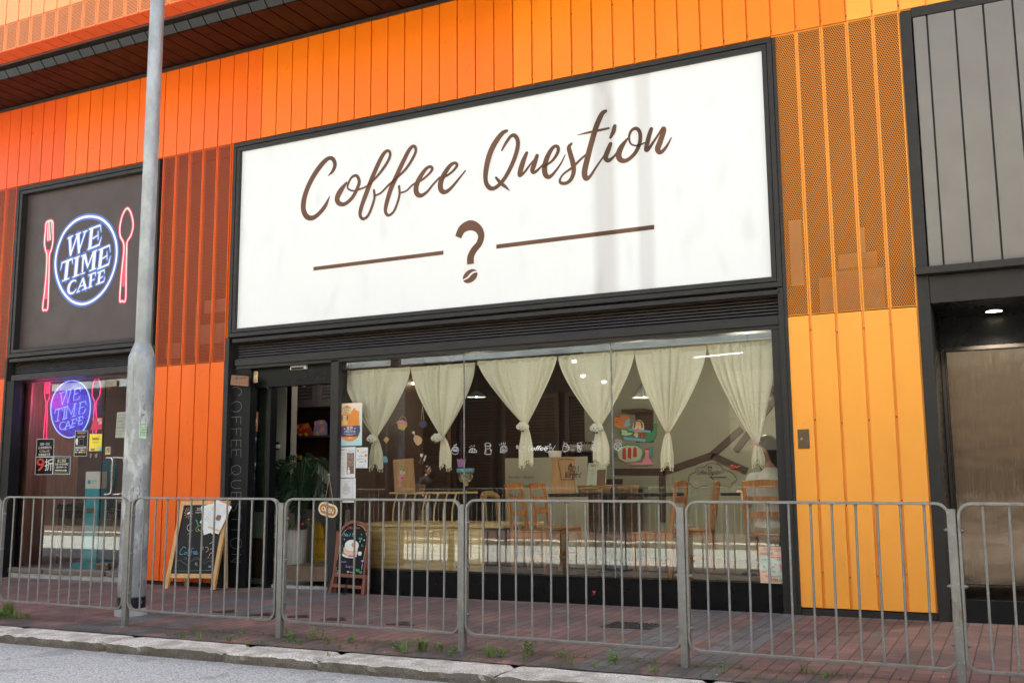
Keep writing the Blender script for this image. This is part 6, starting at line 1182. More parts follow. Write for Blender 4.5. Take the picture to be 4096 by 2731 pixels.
# ================================================================ furniture
FZ = .27
def make_chair():
    t = thing('dining_chair', '', 'chair'); cm = M['chair']
    m = MB(); m.rbox(-.20, .215, -.205, .205, .425, .45, .008); m.build('seat', cm, t, True)
    for y in (-.19, .19):
        m = MB(); m.beam((-.185, y, 0), (-.195, y, .43), .034, .034, (0, 1, 0)); m.beam((-.195, y, .43), (-.27, y, .955), .036, .034, (0, 1, 0), w2=.030); m.build('rear_leg', cm, t, True, bevel=.003)
        m = MB(); m.beam((.195, y, 0), (.195, y, .425), .026, .026, (0, 1, 0), w2=.036, t2=.036); m.build('front_leg', cm, t, True, bevel=.003)
        m = MB(); m.box(-.18, .18, y - .01, y + .01, .37, .425); m.build('side_rail', cm, t, True)
        m = MB(); m.box(-.18, .18, y - .008, y + .008, .13, .155); m.build('stretcher', cm, t, True)
    m = MB(); m.box(.18, .20, -.175, .175, .37, .425); m.build('front_rail', cm, t, True)
    for z, h in ((.60, .05), (.745, .05), (.89, .065)):
        x = -.195 - .075 * (z - .43) / .525; m = MB(); n = 8; vs = []
        for i in range(n + 1):
            y = -.175 + .35 * i / n; s_ = math.sin(math.pi * i / n); bx = x - .012 * s_
            vs += [(bx - .008, y, z), (bx + .008, y, z), (bx + .008, y, z + h + .014 * s_), (bx - .008, y, z + h + .014 * s_)]
        m.add(vs, [(4 * i + k, 4 * i + (k + 1) % 4, 4 * i + 4 + (k + 1) % 4, 4 * i + 4 + k) for i in range(n) for k in range(4)] + [(0, 1, 2, 3), (4 * n + 3, 4 * n + 2, 4 * n + 1, 4 * n)]); m.build('back_slat', cm, t, True, bevel=.002)
    return t
ch0 = make_chair(); GC = 'ladder back dining chairs inside the shop window'
xE0, xE1 = at(1716, 1150, .28).x, at(1803, 1150, .28).x
spots = [((8.14, .50), 0, 'wooden ladder back chair left of the dining table facing right'), ((at(1237, 1100, 1.25).x + .2, 1.35), 0, 'wooden chair half hidden behind the oak board on the dining table'),
         ((9.57, .42), math.pi, 'wooden ladder back chair right of the dining table facing left'), ((at(1622, 1100, 1.1).x - .2, 1.25), math.pi + .15, 'wooden chair standing behind the right hand dining chair by the wall'),
         (((xE0 + xE1) / 2, .47), math.pi / 2, 'wooden ladder back chair the woman in white sits on')]
for i, (p, rz, lab) in enumerate(spots):
    o = ch0 if i == 0 else copy_tree(ch0); o.location = (p[0], p[1], FZ); o.rotation_euler = (0, 0, rz); tag(o, lab, 'chair', GC)
# pale rounded chair
t = thing('pale_chair', 'pale wooden chair with a rounded back rest left of the whiteboard', 'chair', (at(1135, 1150, 1.7).x, 1.7, FZ)); px_ = t.location.x
m = MB(); m.rbox(px_ - .05, px_ + .36, 1.5, 1.9, FZ + .43, FZ + .46, .01); m.build('seat', M['chair_pale'], t)
for x, y in ((px_, 1.53), (px_, 1.87), (px_ + .32, 1.53), (px_ + .32, 1.87)): m = MB(); m.beam((x, y, FZ), (x - (.06 if x == px_ else 0), y, FZ + (.85 if x == px_ else .43)), .034, .034, (0, 1, 0)); m.build('leg', M['chair_pale'], t)
m = MB(); m.tube(cr([(px_ - .05, 1.5, FZ + .78), (px_ - .085, 1.6, FZ + .83), (px_ - .085, 1.8, FZ + .83), (px_ - .05, 1.9, FZ + .78)], 5), .04, 8); m.build('back_rest', M['chair_pale'], t)
# dining table
ztab = at(1300, 1133, .5).z; xa_, xb_ = at(1262, 1133, .5).x, at(1528, 1130, .5).x
t = thing('dining_table', 'long black dining table with dark metal legs between the chairs', 'table', ((xa_ + xb_) / 2, .8, FZ)); m = MB(); m.rbox(xa_, xb_, .46, 1.2, ztab - .035, ztab, .004); m.build('tabletop', M['black'], t)
for x in (xa_ + .55, xb_ - .6): 
    m = MB(); m.box(x - .03, x + .03, .78, .88, FZ, ztab - .04); m.box(x - .04, x + .04, .55, 1.1, FZ, FZ + .02); m.build('leg', M['black'], t)
def basket(x0, x1, y0, y1, z0, z1, lab):
    t = thing('wicker_basket', lab, 'basket', ((x0 + x1) / 2, (y0 + y1) / 2, z0), group='wicker baskets'); m = MB(); n = 5
    for k in range(n):
        e = .015 * k / n; z = z0 + (z1 - z0) * (k + .5) / n; cs = [(x0 + .03 - e, y0 + .02 - e), (x1 - .03 + e, y0 + .02 - e), (x1 - .03 + e, y1 - .02 + e), (x0 + .03 - e, y1 - .02 + e)]
        P = []
        for i in range(4):
            a, b_ = Vector(cs[i] + (z,)), Vector(cs[(i + 1) % 4] + (z,))
            for q in range(8): u = a.lerp(b_, q / 8); u.z += .003 * (-1) ** q; P.append(u)
        m.tube(P, (z1 - z0) / n * .62, 6, closed=True)
    m.build('weave', M['c_gold2'], t); m = MB(); m.box(x0 + .03, x1 - .03, y0 + .03, y1 - .03, z0 + .004, z0 + .01); m.build('bottom', M['c_gold2'], t)
mat('c_gold2', (.30, .15, .055), .7, 0, .3, 40)
bq2 = Q(2200, 1850, 2.138)
a, b_ = at(*bq2(230, 255), .55), at(*bq2(488, 205), .55); basket(a.x, b_.x, .52, .72, ztab + .001, ztab + .085, 'low wicker basket on the dining table left of the glazing joint')
a, b_ = at(*bq2(492, 255), .65), at(*bq2(700, 200), .65); basket(a.x, b_.x, .74, .92, ztab + .001, ztab + .08, 'darker wicker basket on the dining table right of the glazing joint')
# boards standing on furniture
def obj_board(q, quad, Y, lab, deco, z0=None):
    P = [at(*q(x, y), Y) for x, y in quad]; 
    if z0 is not None: P[2].z = P[3].z = z0
    t = thing('menu_board', lab, 'board', tuple((P[2] + P[3]) / 2)); m = MB(); m.poly(P, .012); m.build('panel', M['board_oak'], t); m = MB(); deco(m, t); return t
def d1(m, t):
    q = z3; Y = .36
    for col, pts in ((0, [(248, 1340), (256, 1340), (250, 1420), (242, 1420)]), (1, [(240, 1405), (270, 1395), (292, 1415), (286, 1440), (240, 1440)]), (2, [(238, 1436), (286, 1438), (278, 1480), (255, 1505), (225, 1500), (218, 1475)]), (2, [(238, 1500), (248, 1502), (246, 1538), (236, 1538)]), (2, [(215, 1540), (235, 1530), (256, 1540), (250, 1556), (220, 1556)]), (3, el(272, 1400, 9, 9, 10)), (4, el(265, 1475, 12, 10, 8)), (5, [(245, 1408), (285, 1412), (270, 1425), (248, 1422)])):
        m.poly([at(*q(x, y), Y - .002 - .0008 * len(m.f)) for x, y in pts], 0, mi=col)
    m.build('drink_cutout', [M['c_green'], M['c_palegreen'], M['c_pink'], M['c_red'], M['magenta'], M['c_yellow']], t)
zst = at(*Q(1400, 1850, 2.412)(500, 283), .4).z
obj_board(z3, [(173, 1298), (366, 1283), (388, 1590), (190, 1590)], .36, 'oak menu board with a pink iced drink cutout standing on the left stool', d1, zst)
def d2(m, t):
    q = z4; Y = .50
    ptx = lambda s_, x, y, h, w_: m.text(s_, at(*q(x, y), Y), h, width=w_, shear=.1, bold=.01)
    ptx('NO.1', 172, 1420, .07, .13); ptx('Pancake', 180, 1442, .028, .10); ptx('Burgers!', 146, 1470, .06, .19)
    for L in ([(75, 1300), (95, 1400), (110, 1490), (240, 1490)], [(85, 1296), (150, 1290), (235, 1300)]): m.ribbon([at(*q(x, y), Y) for x, y in L], .006)
    m.poly([at(*q(x, y), Y - .001) for x, y in ((178, 1360), (205, 1320), (212, 1370))]); m.build('pen_lettering', M['ink'], t)
obj_board(z4, [(14, 1288), (22, 1280), (236, 1280), (243, 1290), (243, 1600), (14, 1600)][1:3] + [(243, 1600), (14, 1600)], .52, 'oak board lettered NO.1 Pancake Burgers standing on the dining table', d2, ztab)
t = poster(z4, [(372, 1330), (550, 1322), (538, 1590), (352, 1590)], 'pale_poster', [('MENU ?', 430, 1365, 20, 'c_brown', 'CENTER', 70)] + lines_(366, 1395, 9, 18, 70, 8, ['inkgrey'], 'LEFT', 3), 'standing_menu', 'laminated menu card standing behind the wicker basket on the table', 'menu', .60, shapes=[('c_brown', 'poly', [(455, 1395), (538, 1392), (530, 1570), (448, 1575)])])
# oak platform with two curved leg stools
zp = at(1000, 1203, .30).z; xp0, xp1 = 5.86, at(1109, 1250, .30).x
t = thing('oak_platform', 'low pale oak platform bench behind the left window pane', 'platform', ((xp0 + xp1) / 2, .7, FZ)); m = MB(); m.box(xp0, xp1, .30, 1.15, FZ, zp - .045); m.build('front_panel', M['oak_x'], t)
m = MB(); m.rbox(xp0 - .02, xp1 + .25, .27, 1.4, zp - .04, zp, .015); m.build('top_board', M['oak_x'], t); m = MB(); m.box(xp1 + .004, xp1 + .02, .32, 1.15, FZ, zp - .045); m.build('end_panel', M['c_brown'], t)
q14 = Q(1400, 1850, 2.412)
for i, (xs, lab) in enumerate((((385, 740, 455, 545, 635, 740), 'pale stool with four curved legs under the pink drink board'), ((745, 1090, 775, 850, 940, 1025), 'pale stool with curved legs at the right of the platform'))):
    Y = .40 + .12 * i; t = thing('curved_stool', lab, 'stool', tuple(at(*q14((xs[0] + xs[1]) / 2, 590), Y)), group='curved leg stools'); a, b_ = at(*q14(xs[0], 285), Y), at(*q14(xs[1], 285), Y); m = MB(); m.rbox(a.x, b_.x, Y - .02, Y + .36, zst - .022, zst, .006); m.build('seat', M['oak_x'], t)
    for k in xs[2:]:
        tp = at(*q14(k, 305), Y); bt = Vector((tp.x - .055, Y, zp)); md = tp.lerp(bt, .5) + Vector((-.022, 0, 0)); P = cr([Vector((tp.x, Y, zst - .022)), md, bt], 6); m = MB(); m.tube(P, .011, 4); m.build('leg', M['oak_x'], t)
    m = MB(); m.box(a.x - .03, b_.x - .03, Y - .012, Y + .012, zp + .001, zp + .014); m.build('foot_bar', M['oak_x'], t)
a, b_ = at(*q14(632, 275), .62), at(*q14(696, 228), .62); basket(a.x, b_.x, .56, .72, zst, zst + .085, 'small wicker basket behind the pink drink board')
for k, (x, lab) in enumerate(((440, 'round woven mat on the left of the platform'), (1090, 'round woven mat on the right of the platform'))):
    c = atz(*q14(x, 577), zp + .004); m = MB(); m.lathe(c.x, c.y + .1, [(0, zp + .008), (.16, zp + .008), (.165, zp + .002)], 24); m.solo('woven_mat', M['c_gold2'], lab, 'mat')
# toy bucket on a cord
BQ = z3; t = thing('toy_bucket', 'turquoise rimmed clear toy bucket full of pastel balls hanging in the window', 'toy', tuple(at(*BQ(872, 1430), .30))); c = at(*BQ(872, 1400), .30); pr = pxm(BQ, 872, 1400, .3)
m = MB(); m.lathe(c.x, .30, [(88 * pr, c.z + 18 * pr), (86 * pr, c.z - 10 * pr), (78 * pr, c.z - 28 * pr), (80 * pr, c.z + 14 * pr)], 24, flute=.03, nf=8); m.build('rim', M['c_skyblue'], t)
mat('clearpl', (.55, .62, .30), .2); m = MB(); m.lathe(c.x, .30, [(74 * pr, c.z - 28 * pr), (66 * pr, c.z - 80 * pr), (48 * pr, c.z - 110 * pr), (0, c.z - 118 * pr)], 20); m.build('net_bag', M['glass'], t)
for i, (dx, dz, cn_, r) in enumerate(((-34, -60, 'c_mint', 24), (0, -62, 'c_yellow', 22), (35, -58, 'c_palegreen', 26), (-8, -92, 'c_mint', 24), (28, -88, 'c_palegreen', 20), (-30, -88, 'c_yellow', 18))): m = MB(); m.ball((c.x + dx * pr, .30 + .02 * (i % 3), c.z + dz * pr), r * pr); m.build('ball', M[cn_], t)
m = MB(); m.ball((c.x + 10 * pr, .3, c.z - 135 * pr), 22 * pr, 1, 1, .9, jit=.1); m.build('knot', M['c_gold'], t)
m = MB(); m.poly([at(*BQ(x, y), .29) for x, y in ((790, 1288), (812, 1300), (828, 1285), (846, 1300), (874, 1285), (868, 1330), (858, 1370), (800, 1370), (795, 1330))], .01); m.build('purple_handle', M['c_purple'], t)
m = MB(); m.tube([at(*BQ(830, 1290), .3), at(*BQ(830, 900), .3)], .0015, 5); m.build('cord', M['c_purple'], t)
# pendant lamps
def pend(q, cx, y0, y1, rw, Y, name, label, mat_, nf=0):
    k = pxm(q, cx, y0, Y); c0, c1 = at(*q(cx, y0), Y), at(*q(cx, y1), Y); t = thing(name, label, 'lamp', tuple(c1)); m = MB(); m.lathe(c0.x, Y, [(.02, c0.z), (rw * k * .55, (c0.z + c1.z) / 2 + .01), (rw * k, c1.z), (rw * k * .96, c1.z + .004), (.02, c0.z - .01)], 48 if nf else 28, flute=.05 if nf else 0, nf=nf, smooth=not nf); m.build('shade', M[mat_], t)
    m = MB(); m.cyl((c0.x, Y, c0.z), (c0.x, Y, 3.0), .004, 6); m.build('cord', M['ink'], t); m = MB(); m.ball((c0.x, Y, c1.z + .01), .014); m.build('bulb', M['lampglow_cool'], t); return c1
mat('shade_blue', (.16, .19, .22), .5); mat('shade_grey', (.30, .31, .30), .6)
pl1 = pend(z3, 978, 632, 695, 92, 1.9, 'pendant_lamp', 'blue grey conical pendant lamp with a lit bulb between two curtains', 'shade_blue', 24); pl2 = pend(z4, 905, 560, 700, 110, 1.5, 'pendant_lamp', 'large pleated grey paper pendant lamp behind the fifth curtain', 'shade_grey', 24)
plight('pendant_light', (pl1.x, 1.9, pl1.z - .15), 2, (1, .84, .64), .06); plight('pendant_light', (pl2.x, 1.3, pl2.z - .15), 5, (1, .84, .64), .1); plight('pendant_light', (10.3, 1.6, 2.38), 9, (1, .88, .70), .15)  # third light, with its lamp below, is added and kept out of sight
t = thing('room_lamp', 'added fill lamp hidden behind the rightmost curtain', 'lamp', (10.3, 1.6, 2.5)); m = MB(); m.lathe(10.3, 1.6, [(0, 2.43), (.08, 2.44), (.11, 2.48), (.10, 2.53), (0, 2.55)], 20); m.build('diffuser', M['lampglow'], t); m = MB(); m.cyl((10.3, 1.6, 2.55), (10.3, 1.6, 3.01), .004, 6); m.build('cord', M['ink'], t)
m = MB(); a, b_ = at(*z3(318, 560), 1.6), at(*z3(400, 572), 1.6); m.box(a.x - .1, b_.x + .1, 1.6, 1.62, a.z - .02, a.z + .01); m.solo('strip_light', M['lampglow'], 'short warm strip light between the two left curtains', 'lamp'); plight('lobby_light', (5.0, 1.2, 2.75), 1.0, (1, .85, .66), .1)
# lamps under the canopy opposite (mirrored in the glass)
mat('tube_white', (.9, .95, 1), .5, 0, 0, emit=2.5)
a, b_ = at(*z4(1390, 312), 13.4), at(*z4(1860, 266), 13.4); m = MB(); m.cyl((a.x, -13.2, a.z), (b_.x, -13.2, b_.z), .014, 8); m.solo('tube_lamp', M['tube_white'], 'white tube lamp under the canopy across the street, mirrored over the curtains', 'lamp')
for i, (x, y) in enumerate(((235, 350), (318, 492), (522, 548))):
    p = at(*z4(x, y), 13.6); m = MB(); m.lathe(p.x, -13.4, [(0, p.z - .045), (.06, p.z - .03), (.065, p.z + .03), (0, p.z + .035)], 14); m.solo('canopy_lamp', M['tube_white'], ('upper', 'middle', 'lower')[i] + ' of three round lamps mirrored in the fourth curtain', 'lamp', 'round lamps under the canopy')
# ---- wall art and clutter on the rear wall
w5 = Q(2420, 1600, 4.357); AY = YW - .03
def art(parts, name, label, cat='picture'): return cutout(w5, parts, name, label, cat, .012, AY)
art([('c_orange', [(155, 330), (180, 285), (240, 262), (330, 258), (400, 275), (440, 330), (440, 400), (420, 470), (360, 490), (250, 485), (160, 450), (150, 380)], 'body'), ('c_skyblue', [(345, 410), (370, 350), (435, 320), (440, 440), (330, 465)], 'patch'), ('c_brown', [(200, 280), (270, 272), (250, 295), (195, 298)], 'brow'), ('c_red', [(155, 378), (232, 375), (228, 388), (155, 390)], 'mouth'), ('c_lilac', el(315, 318, 26, 20), 'spot'), ('c_lilac', el(250, 400, 20, 22), 'spot')], 'animal_painting', 'orange and blue childlike animal face painting on the rear wall')
art([('c_green', [(255, 540), (270, 490), (400, 500), (520, 560), (700, 575), (820, 560), (850, 480), (835, 420), (890, 395), (910, 440), (895, 500), (900, 600), (850, 700), (760, 730), (420, 700), (310, 660), (260, 600)], 'hull'), ('c_skyblue', [(400, 492), (795, 530), (790, 568), (660, 560), (420, 525)], 'upper_stripe'), ('c_skyblue', [(315, 635), (700, 680), (715, 705), (690, 730), (340, 690)], 'lower_stripe'), ('c_red', [(655, 570), (700, 572), (690, 665), (655, 665)], 'band'), ('c_red', [(610, 572), (635, 570), (630, 660), (608, 662)], 'band'), ('c_palegreen', [(270, 510), (400, 530), (380, 560), (480, 570), (460, 600), (360, 620), (280, 600), (300, 560)], 'waves'), ('c_peach', [(500, 610), (520, 570), (580, 570), (570, 650), (540, 650)], 'patch')], 'boat_painting', 'green childlike fish shaped boat painting on the rear wall')
art([('c_cream2', [(480, 480), (500, 390), (560, 340), (620, 345), (670, 400), (680, 500), (650, 560), (520, 555)], 'backing'), ('c_brown', [(500, 490), (505, 390), (560, 345), (630, 360), (660, 420), (655, 490), (635, 495), (625, 390), (540, 375), (522, 490)], 'hair'), ('c_peach', el(580, 415, 48, 42), 'face'), ('c_pink', [(510, 545), (580, 475), (635, 560)], 'dress')], 'girl_painting', 'cutout painting of a girl with curly hair above the green boat painting')
art([('c_palegreen', [(210, 880), (250, 800), (400, 765), (560, 780), (640, 850), (650, 940), (610, 1030), (500, 1080), (350, 1080), (250, 1020)], 'tray'), ('c_green', [(215, 870), (250, 790), (400, 760), (580, 772), (650, 860), (560, 800), (400, 785), (260, 815)], 'rim'), ('c_red', [(300, 1020), (305, 850), (340, 820), (365, 850), (365, 1040)], 'fish'), ('c_red', [(395, 1000), (398, 840), (430, 815), (460, 850), (455, 1030)], 'fish'), ('c_red', [(490, 990), (492, 840), (520, 808), (552, 840), (555, 990)], 'fish'), ('c_green', [(165, 915), (205, 905), (205, 980), (168, 975)], 'handle'), ('c_green', [(650, 900), (700, 895), (695, 965), (650, 965)], 'handle')], 'tray_painting', 'round green tray painting with three red fish on the rear wall')
art([('c_pink', [(375, 1130), (380, 1095), (640, 1090), (700, 980), (700, 860), (740, 845), (770, 860), (765, 1000), (828, 1090), (828, 1125)], 'figure'), ('c_teal', [(770, 820), (825, 800), (828, 1010), (790, 1000)], 'backing'), ('c_peach', el(725, 880, 26, 28), 'face'), ('c_red', [(690, 855), (730, 842), (775, 855), (760, 875), (700, 868)], 'hat')], 'figure_painting', 'pink figure painting behind the green tray painting')
m = MB(); a, b_ = at(*w5(455, 190), AY), at(*w5(830, 235), AY); m.box(a.x, b_.x, 2.6, 3.0, b_.z, a.z); m.solo('wall_shelf', M['beam'], 'short dark shelf above the paintings', 'shelf')
m = MB(); m.box(at(*w5(520, 270), AY).x, at(*w5(830, 270), AY).x, 2.98, 2.995, at(*w5(520, 740), AY).z, at(*w5(520, 240), AY).z); m.solo('brown_panel', M['beam'], 'dark brown wall panel behind the paintings', 'panel board')
ZC = 1.15; t = thing('service_counter', 'dark counter at the back of the coffee shop', 'counter', (8.2, 2.5, FZ)); m = MB(); m.box(6.9, 8.6, 2.3, 2.8, FZ, ZC); m.build('body', M['cabinet'], t); m = MB(); m.box(6.85, 8.65, 2.27, 2.82, ZC + .002, ZC + .03); m.build('worktop', M['cabinet'], t)
t = thing('espresso_machine', 'chrome espresso machine on the rear counter', 'coffee machine', (8.1, 2.5, ZC + .03)); m = MB(); a = at(*z4(125, 1240), 2.4); b_ = at(*z4(420, 1160), 2.4); m.rbox(a.x, b_.x, 2.4, 2.75, max(a.z, ZC + .2), b_.z + .05, .03); m.build('hood', M['chrome'], t); m = MB(); m.box(a.x + .05, b_.x - .05, 2.45, 2.75, ZC + .032, max(a.z, ZC + .2) - .002); m.build('body', M['black_gloss'], t)
t = thing('dark_shutters', 'dark brown louvred shutter screen at the back of the coffee shop', 'shutters', (6.5, 3.3, 1.2))
for k in range(4):
    m = MB(); x = 5.3 + k * 1.0; frame_rect(m, x, x + .9, 1.0, 2.5, .06, 3.30, 3.36)
    for z in range(30): m.box(x + .06, x + .84, 3.32, 3.34, 1.08 + z * .045, 1.10 + z * .045)
    m.build('shutter_leaf', M['beam'], t)
m = MB(); p = at(*z3(1722, 1250), 2.3); m.lathe(p.x, 2.35, [(0, p.z - .1), (.07, p.z - .1), (.09, p.z + .05), (.085, p.z + .05)], 20); m.solo('ceramic_pot', M['plush'], 'small cream ceramic pot behind the NO.1 board', 'pot')
# ================================================================ lobby: planter, monstera, stand, caution board
mat('fluted', (.42, .38, .33), .7, 0, .08); mat('leaf', (.010, .026, .010), .35, 0, .35, 12); mat('leaf2', (.05, .13, .03), .5, 0, .3, 12); mat('stem', (.06, .10, .03), .6); mat('brass', (.42, .30, .14), .35, .8); mat('caution', (.78, .42, .02), .45)
q8 = Q(880, 1850, 2.614); LYp = .75
pc = at(*q8(795, 960), LYp); rp = (at(*q8(878, 960), LYp) - at(*q8(712, 960), LYp)).x / 2 * 1.05; ztp = at(*q8(795, 700), LYp).z
t = thing('tall_planter', 'tall fluted beige planter in the lobby holding a monstera', 'planter', (pc.x, LYp, .035)); m = MB(); m.lathe(pc.x, LYp, [(rp * .82, .036), (rp * .85, .06), (rp, ztp), (rp * .92, ztp), (rp * .9, ztp - .05), (0, ztp - .05)], 96, flute=.03, nf=24); m.build('body', M['fluted'], t)
t = thing('monstera_plant', 'large dark green monstera plant in the fluted planter', 'plant', (pc.x, LYp, ztp - .05)); lq_ = Q(1080, 1560, 2.271)
def leafm(m, c, size, ang, droop, seed):
    rn = random.Random(seed); ca, sa = math.cos(ang), math.sin(ang); out = []; n = 9
    for sd_ in (1, -1):
        pts = []
        for i in range(n):
            u = i / (n - 1); wd = size * .48 * math.sin(math.pi * (u * .88 + .08)) ** .7
            pts.append((u * size, sd_ * wd)); 
            if 1 < i < n - 1: pts.append((u * size + size * .03, sd_ * wd * .45)); pts.append((u * size + size * .06, sd_ * wd * .98))
        out.append(pts)
    for pts in out:
        P = [(0, 0)] + pts + [(size, 0)]; V = []
        for x, y in P:
            z = -droop * (x / size) ** 2 * size - abs(y) * .35; V.append(Vector(c) + Vector((ca * x, -abs(y) * .2 - .1 * x + rn.uniform(-.004, .004), sa * x + z)) + Vector((-sa * y, 0, ca * y)))
        mid = Vector(c)
        for i in range(1, len(V) - 1): m.add([V[0].lerp(V[-1], max(0, (i - 1) / len(V))), V[i], V[i + 1]], [(0, 1, 2)])
m = MB(); st = MB()
for i, (x, y, s_, a, dr) in enumerate(((160, 660, .34, 200, .5), (215, 650, .36, 250, .3), (300, 640, .36, 280, .4), (370, 640, .38, 320, .6), (440, 640, .30, 345, .5), (200, 760, .34, 255, .1), (300, 800, .40, 262, .1), (400, 900, .26, 330, .3), (230, 900, .2, 240, .2), (330, 620, .28, 20, .8), (240, 640, .28, 160, .8), (470, 700, .22, 300, .4))):
    c = at(*lq_(x, y), LYp - .12 + .05 * (i % 4)); leafm(m, c, s_, R(a), dr, i); st.tube(cr([Vector((pc.x, LYp, ztp - .05)), Vector((pc.x + (c.x - pc.x) * .3, LYp, (ztp + c.z) / 2)), c], 5), .007, 5)
m.build('leaves', M['leaf'], t); st.build('stems', M['stem'], t)
t = thing('flower_sprig', 'leafy sprig with red blossoms at the planter rim', 'plant', (pc.x, LYp - .1, ztp)); m = MB(); f = MB(); rn = random.Random(5)
for i in range(26):
    x, y = rn.choice(((570, 700), (600, 690), (720, 680), (780, 660), (850, 650), (920, 620))); c = at(*q8(x + rn.uniform(-25, 25), y + rn.uniform(-30, 20)), LYp - .15); leafm(m, c, .035, R(rn.uniform(0, 360)), .2, i)
for x, y in ((865, 640), (810, 685), (930, 598), (590, 670)): f.ball(at(*q8(x, y), LYp - .17), .022, 1, 1, .8, jit=.12)
m.build('leaves', M['leaf2'], t); f.build('blossoms', M['c_red'], t)
sc0 = at(*q8(965, 1150), LYp + .15); t = thing('umbrella_stand', 'round brass wire umbrella stand beside the planter', 'stand', (sc0.x, LYp + .15, .035)); sx = sc0.x
for i, (z, r) in enumerate(((.05, .11), (.16, .11), (.22, .105), (.72, .085))): m = MB(); m.tube([(sx + r * math.cos(k * math.pi / 8), LYp + .15 + r * math.sin(k * math.pi / 8), z) for k in range(16)], .005, 6, closed=True); m.build('ring', M['brass'], t)
for k in range(6): a = k * math.pi / 3 + .3; m = MB(); m.tube(cr([(sx + .11 * math.cos(a), LYp + .15 + .11 * math.sin(a), .05), (sx + .08 * math.cos(a), LYp + .15 + .08 * math.sin(a), .72), (sx + .03 * math.cos(a), LYp + .15 + .03 * math.sin(a), .80)], 5), .004, 6); m.build('rod', M['brass'], t)
cb_ = at(*q8(1045, 1000), LYp + .35); t = thing('caution_board', 'yellow wet floor caution board standing in the lobby by the door post', 'safety sign', (cb_.x, LYp + .35, .035)); P = [at(*q8(x, y), LYp + .35) for x, y in ((1000, 640), (1020, 622), (1050, 630), (1075, 700), (1100, 900), (1130, 1165), (1000, 1170), (985, 900))]; m = MB(); m.poly(P, .03); m.build('shell', M['caution'], t)
m = MB()
for i, (x0) in enumerate((990, 1046)):
    a = at(*q8(x0, 805), LYp + .345); m.text('CAUTION', a, .028, width=.10); m.text('警告', at(*q8(x0 + 20, 830), LYp + .345), .03, width=.05); m.text('WET FLOOR', at(*q8(x0, 965), LYp + .345), .022, width=.09); m.text('小心地滑', at(*q8(x0, 990), LYp + .345), .022, width=.08)
    m.ribbon([at(*q8(x0 + x, y), LYp + .344) for x, y in ((0, 905), (20, 850), (42, 905))], .006, mi=1, closed=True)
m.build('print', [M['ink'], M['c_red']], t)
t = thing('wall_camera', 'white dome security camera under the lobby ceiling', 'camera', tuple(at(*cq(880, 600), .8))); c = at(*cq(880, 600), .8); m = MB(); m.lathe(c.x, .8, [(0, c.z - .06), (.035, c.z - .04), (.042, c.z), (.04, c.z + .03), (0, c.z + .03)], 18); m.build('dome', M['plush'], t); m = MB(); m.box(c.x - .12, c.x + .5, .78, .83, c.z + .035, c.z + .055); m.build('bracket', M['cupboard'], t)
t = thing('wall_socket', 'metal wall socket with a white plug on the lobby wall', 'socket', tuple(at(*cq(570, 1262), .88))); m = MB(); a, b_ = at(*cq(527, 1222), .88), at(*cq(617, 1304), .88); m.box(a.x, b_.x, .872, .885, b_.z, a.z); m.build('plate', M['frame_lt'], t); m = MB(); a = at(*cq(600, 1272), .86); m.rbox(a.x - .03, a.x + .04, .84, .872, a.z - .02, a.z + .03, .006); m.build('plug', M['plush'], t)
rn = random.Random(3)
for i, (x, col, lab) in enumerate(((765, 'plush', 'white pot shaped trinket at the left of the lower lobby shelf'), (815, 'c_yellow', 'yellow figurine on the lower lobby shelf'), (860, 'c_teal', 'teal trinket on the lower lobby shelf'), (910, 'plush', 'small white cup on the lower lobby shelf'), (985, 'c_pink', 'pink trinket dish at the right of the lower lobby shelf'))):
    c = at(*cq(x, 1370), 1.55); m = MB(); r = .03 if i != 4 else .05; h = (.09, .07, .05, .035, .03)[i]; m.lathe(c.x, 1.6, [(0, zs2 + .001), (r * .8, zs2 + .001), (r, zs2 + h * .6), (r * .7, zs2 + h), (0, zs2 + h)], 14); m.solo('shelf_trinket', M[col], lab, 'trinket', 'trinkets on the lobby shelf')
# ================================================================ people
mat('skin', (.52, .30, .21), .55, 0, .05, world=False); mat('hair', (.018, .012, .010), .45, 0, .2, 20); mat('blouse', (.72, .70, .68), .85, 0, .04, bump=.2, bsc=30); mat('beige_cloth', (.42, .36, .27), .85, 0, .06, bump=.2, bsc=30)
mat('black_cloth', (.014, .014, .016), .8, 0, .2); mat('grey_cloth', (.06, .065, .075), .85, 0, .15); mat('lips', (.40, .12, .10), .5); mat('eyewhite', (.6, .58, .55), .4)
def fuse(mb, name, m_, parent, vox=.012):
    o = mb.build(name, m_, parent, True); r = o.modifiers.new('fuse', 'REMESH'); r.mode = 'VOXEL'; r.voxel_size = vox; r.use_smooth_shade = True
    s_ = o.modifiers.new('soft', 'SMOOTH'); s_.factor = .6; s_.iterations = 5; return o
def limb(m, pts, rs): 
    P = cr([tuple(p) + (r,) for p, r in zip([Vector(q) for q in pts], rs)], 5) if False else None
    V = [Vector(tuple(p) + (r,)) for p, r in zip(pts, rs)]; C = cr(V, 5); m.tube([Vector(c[:3]) for c in C], [c[3] for c in C], 12)
    for p, r in zip(pts, rs): m.ball(p, r, seg=10)
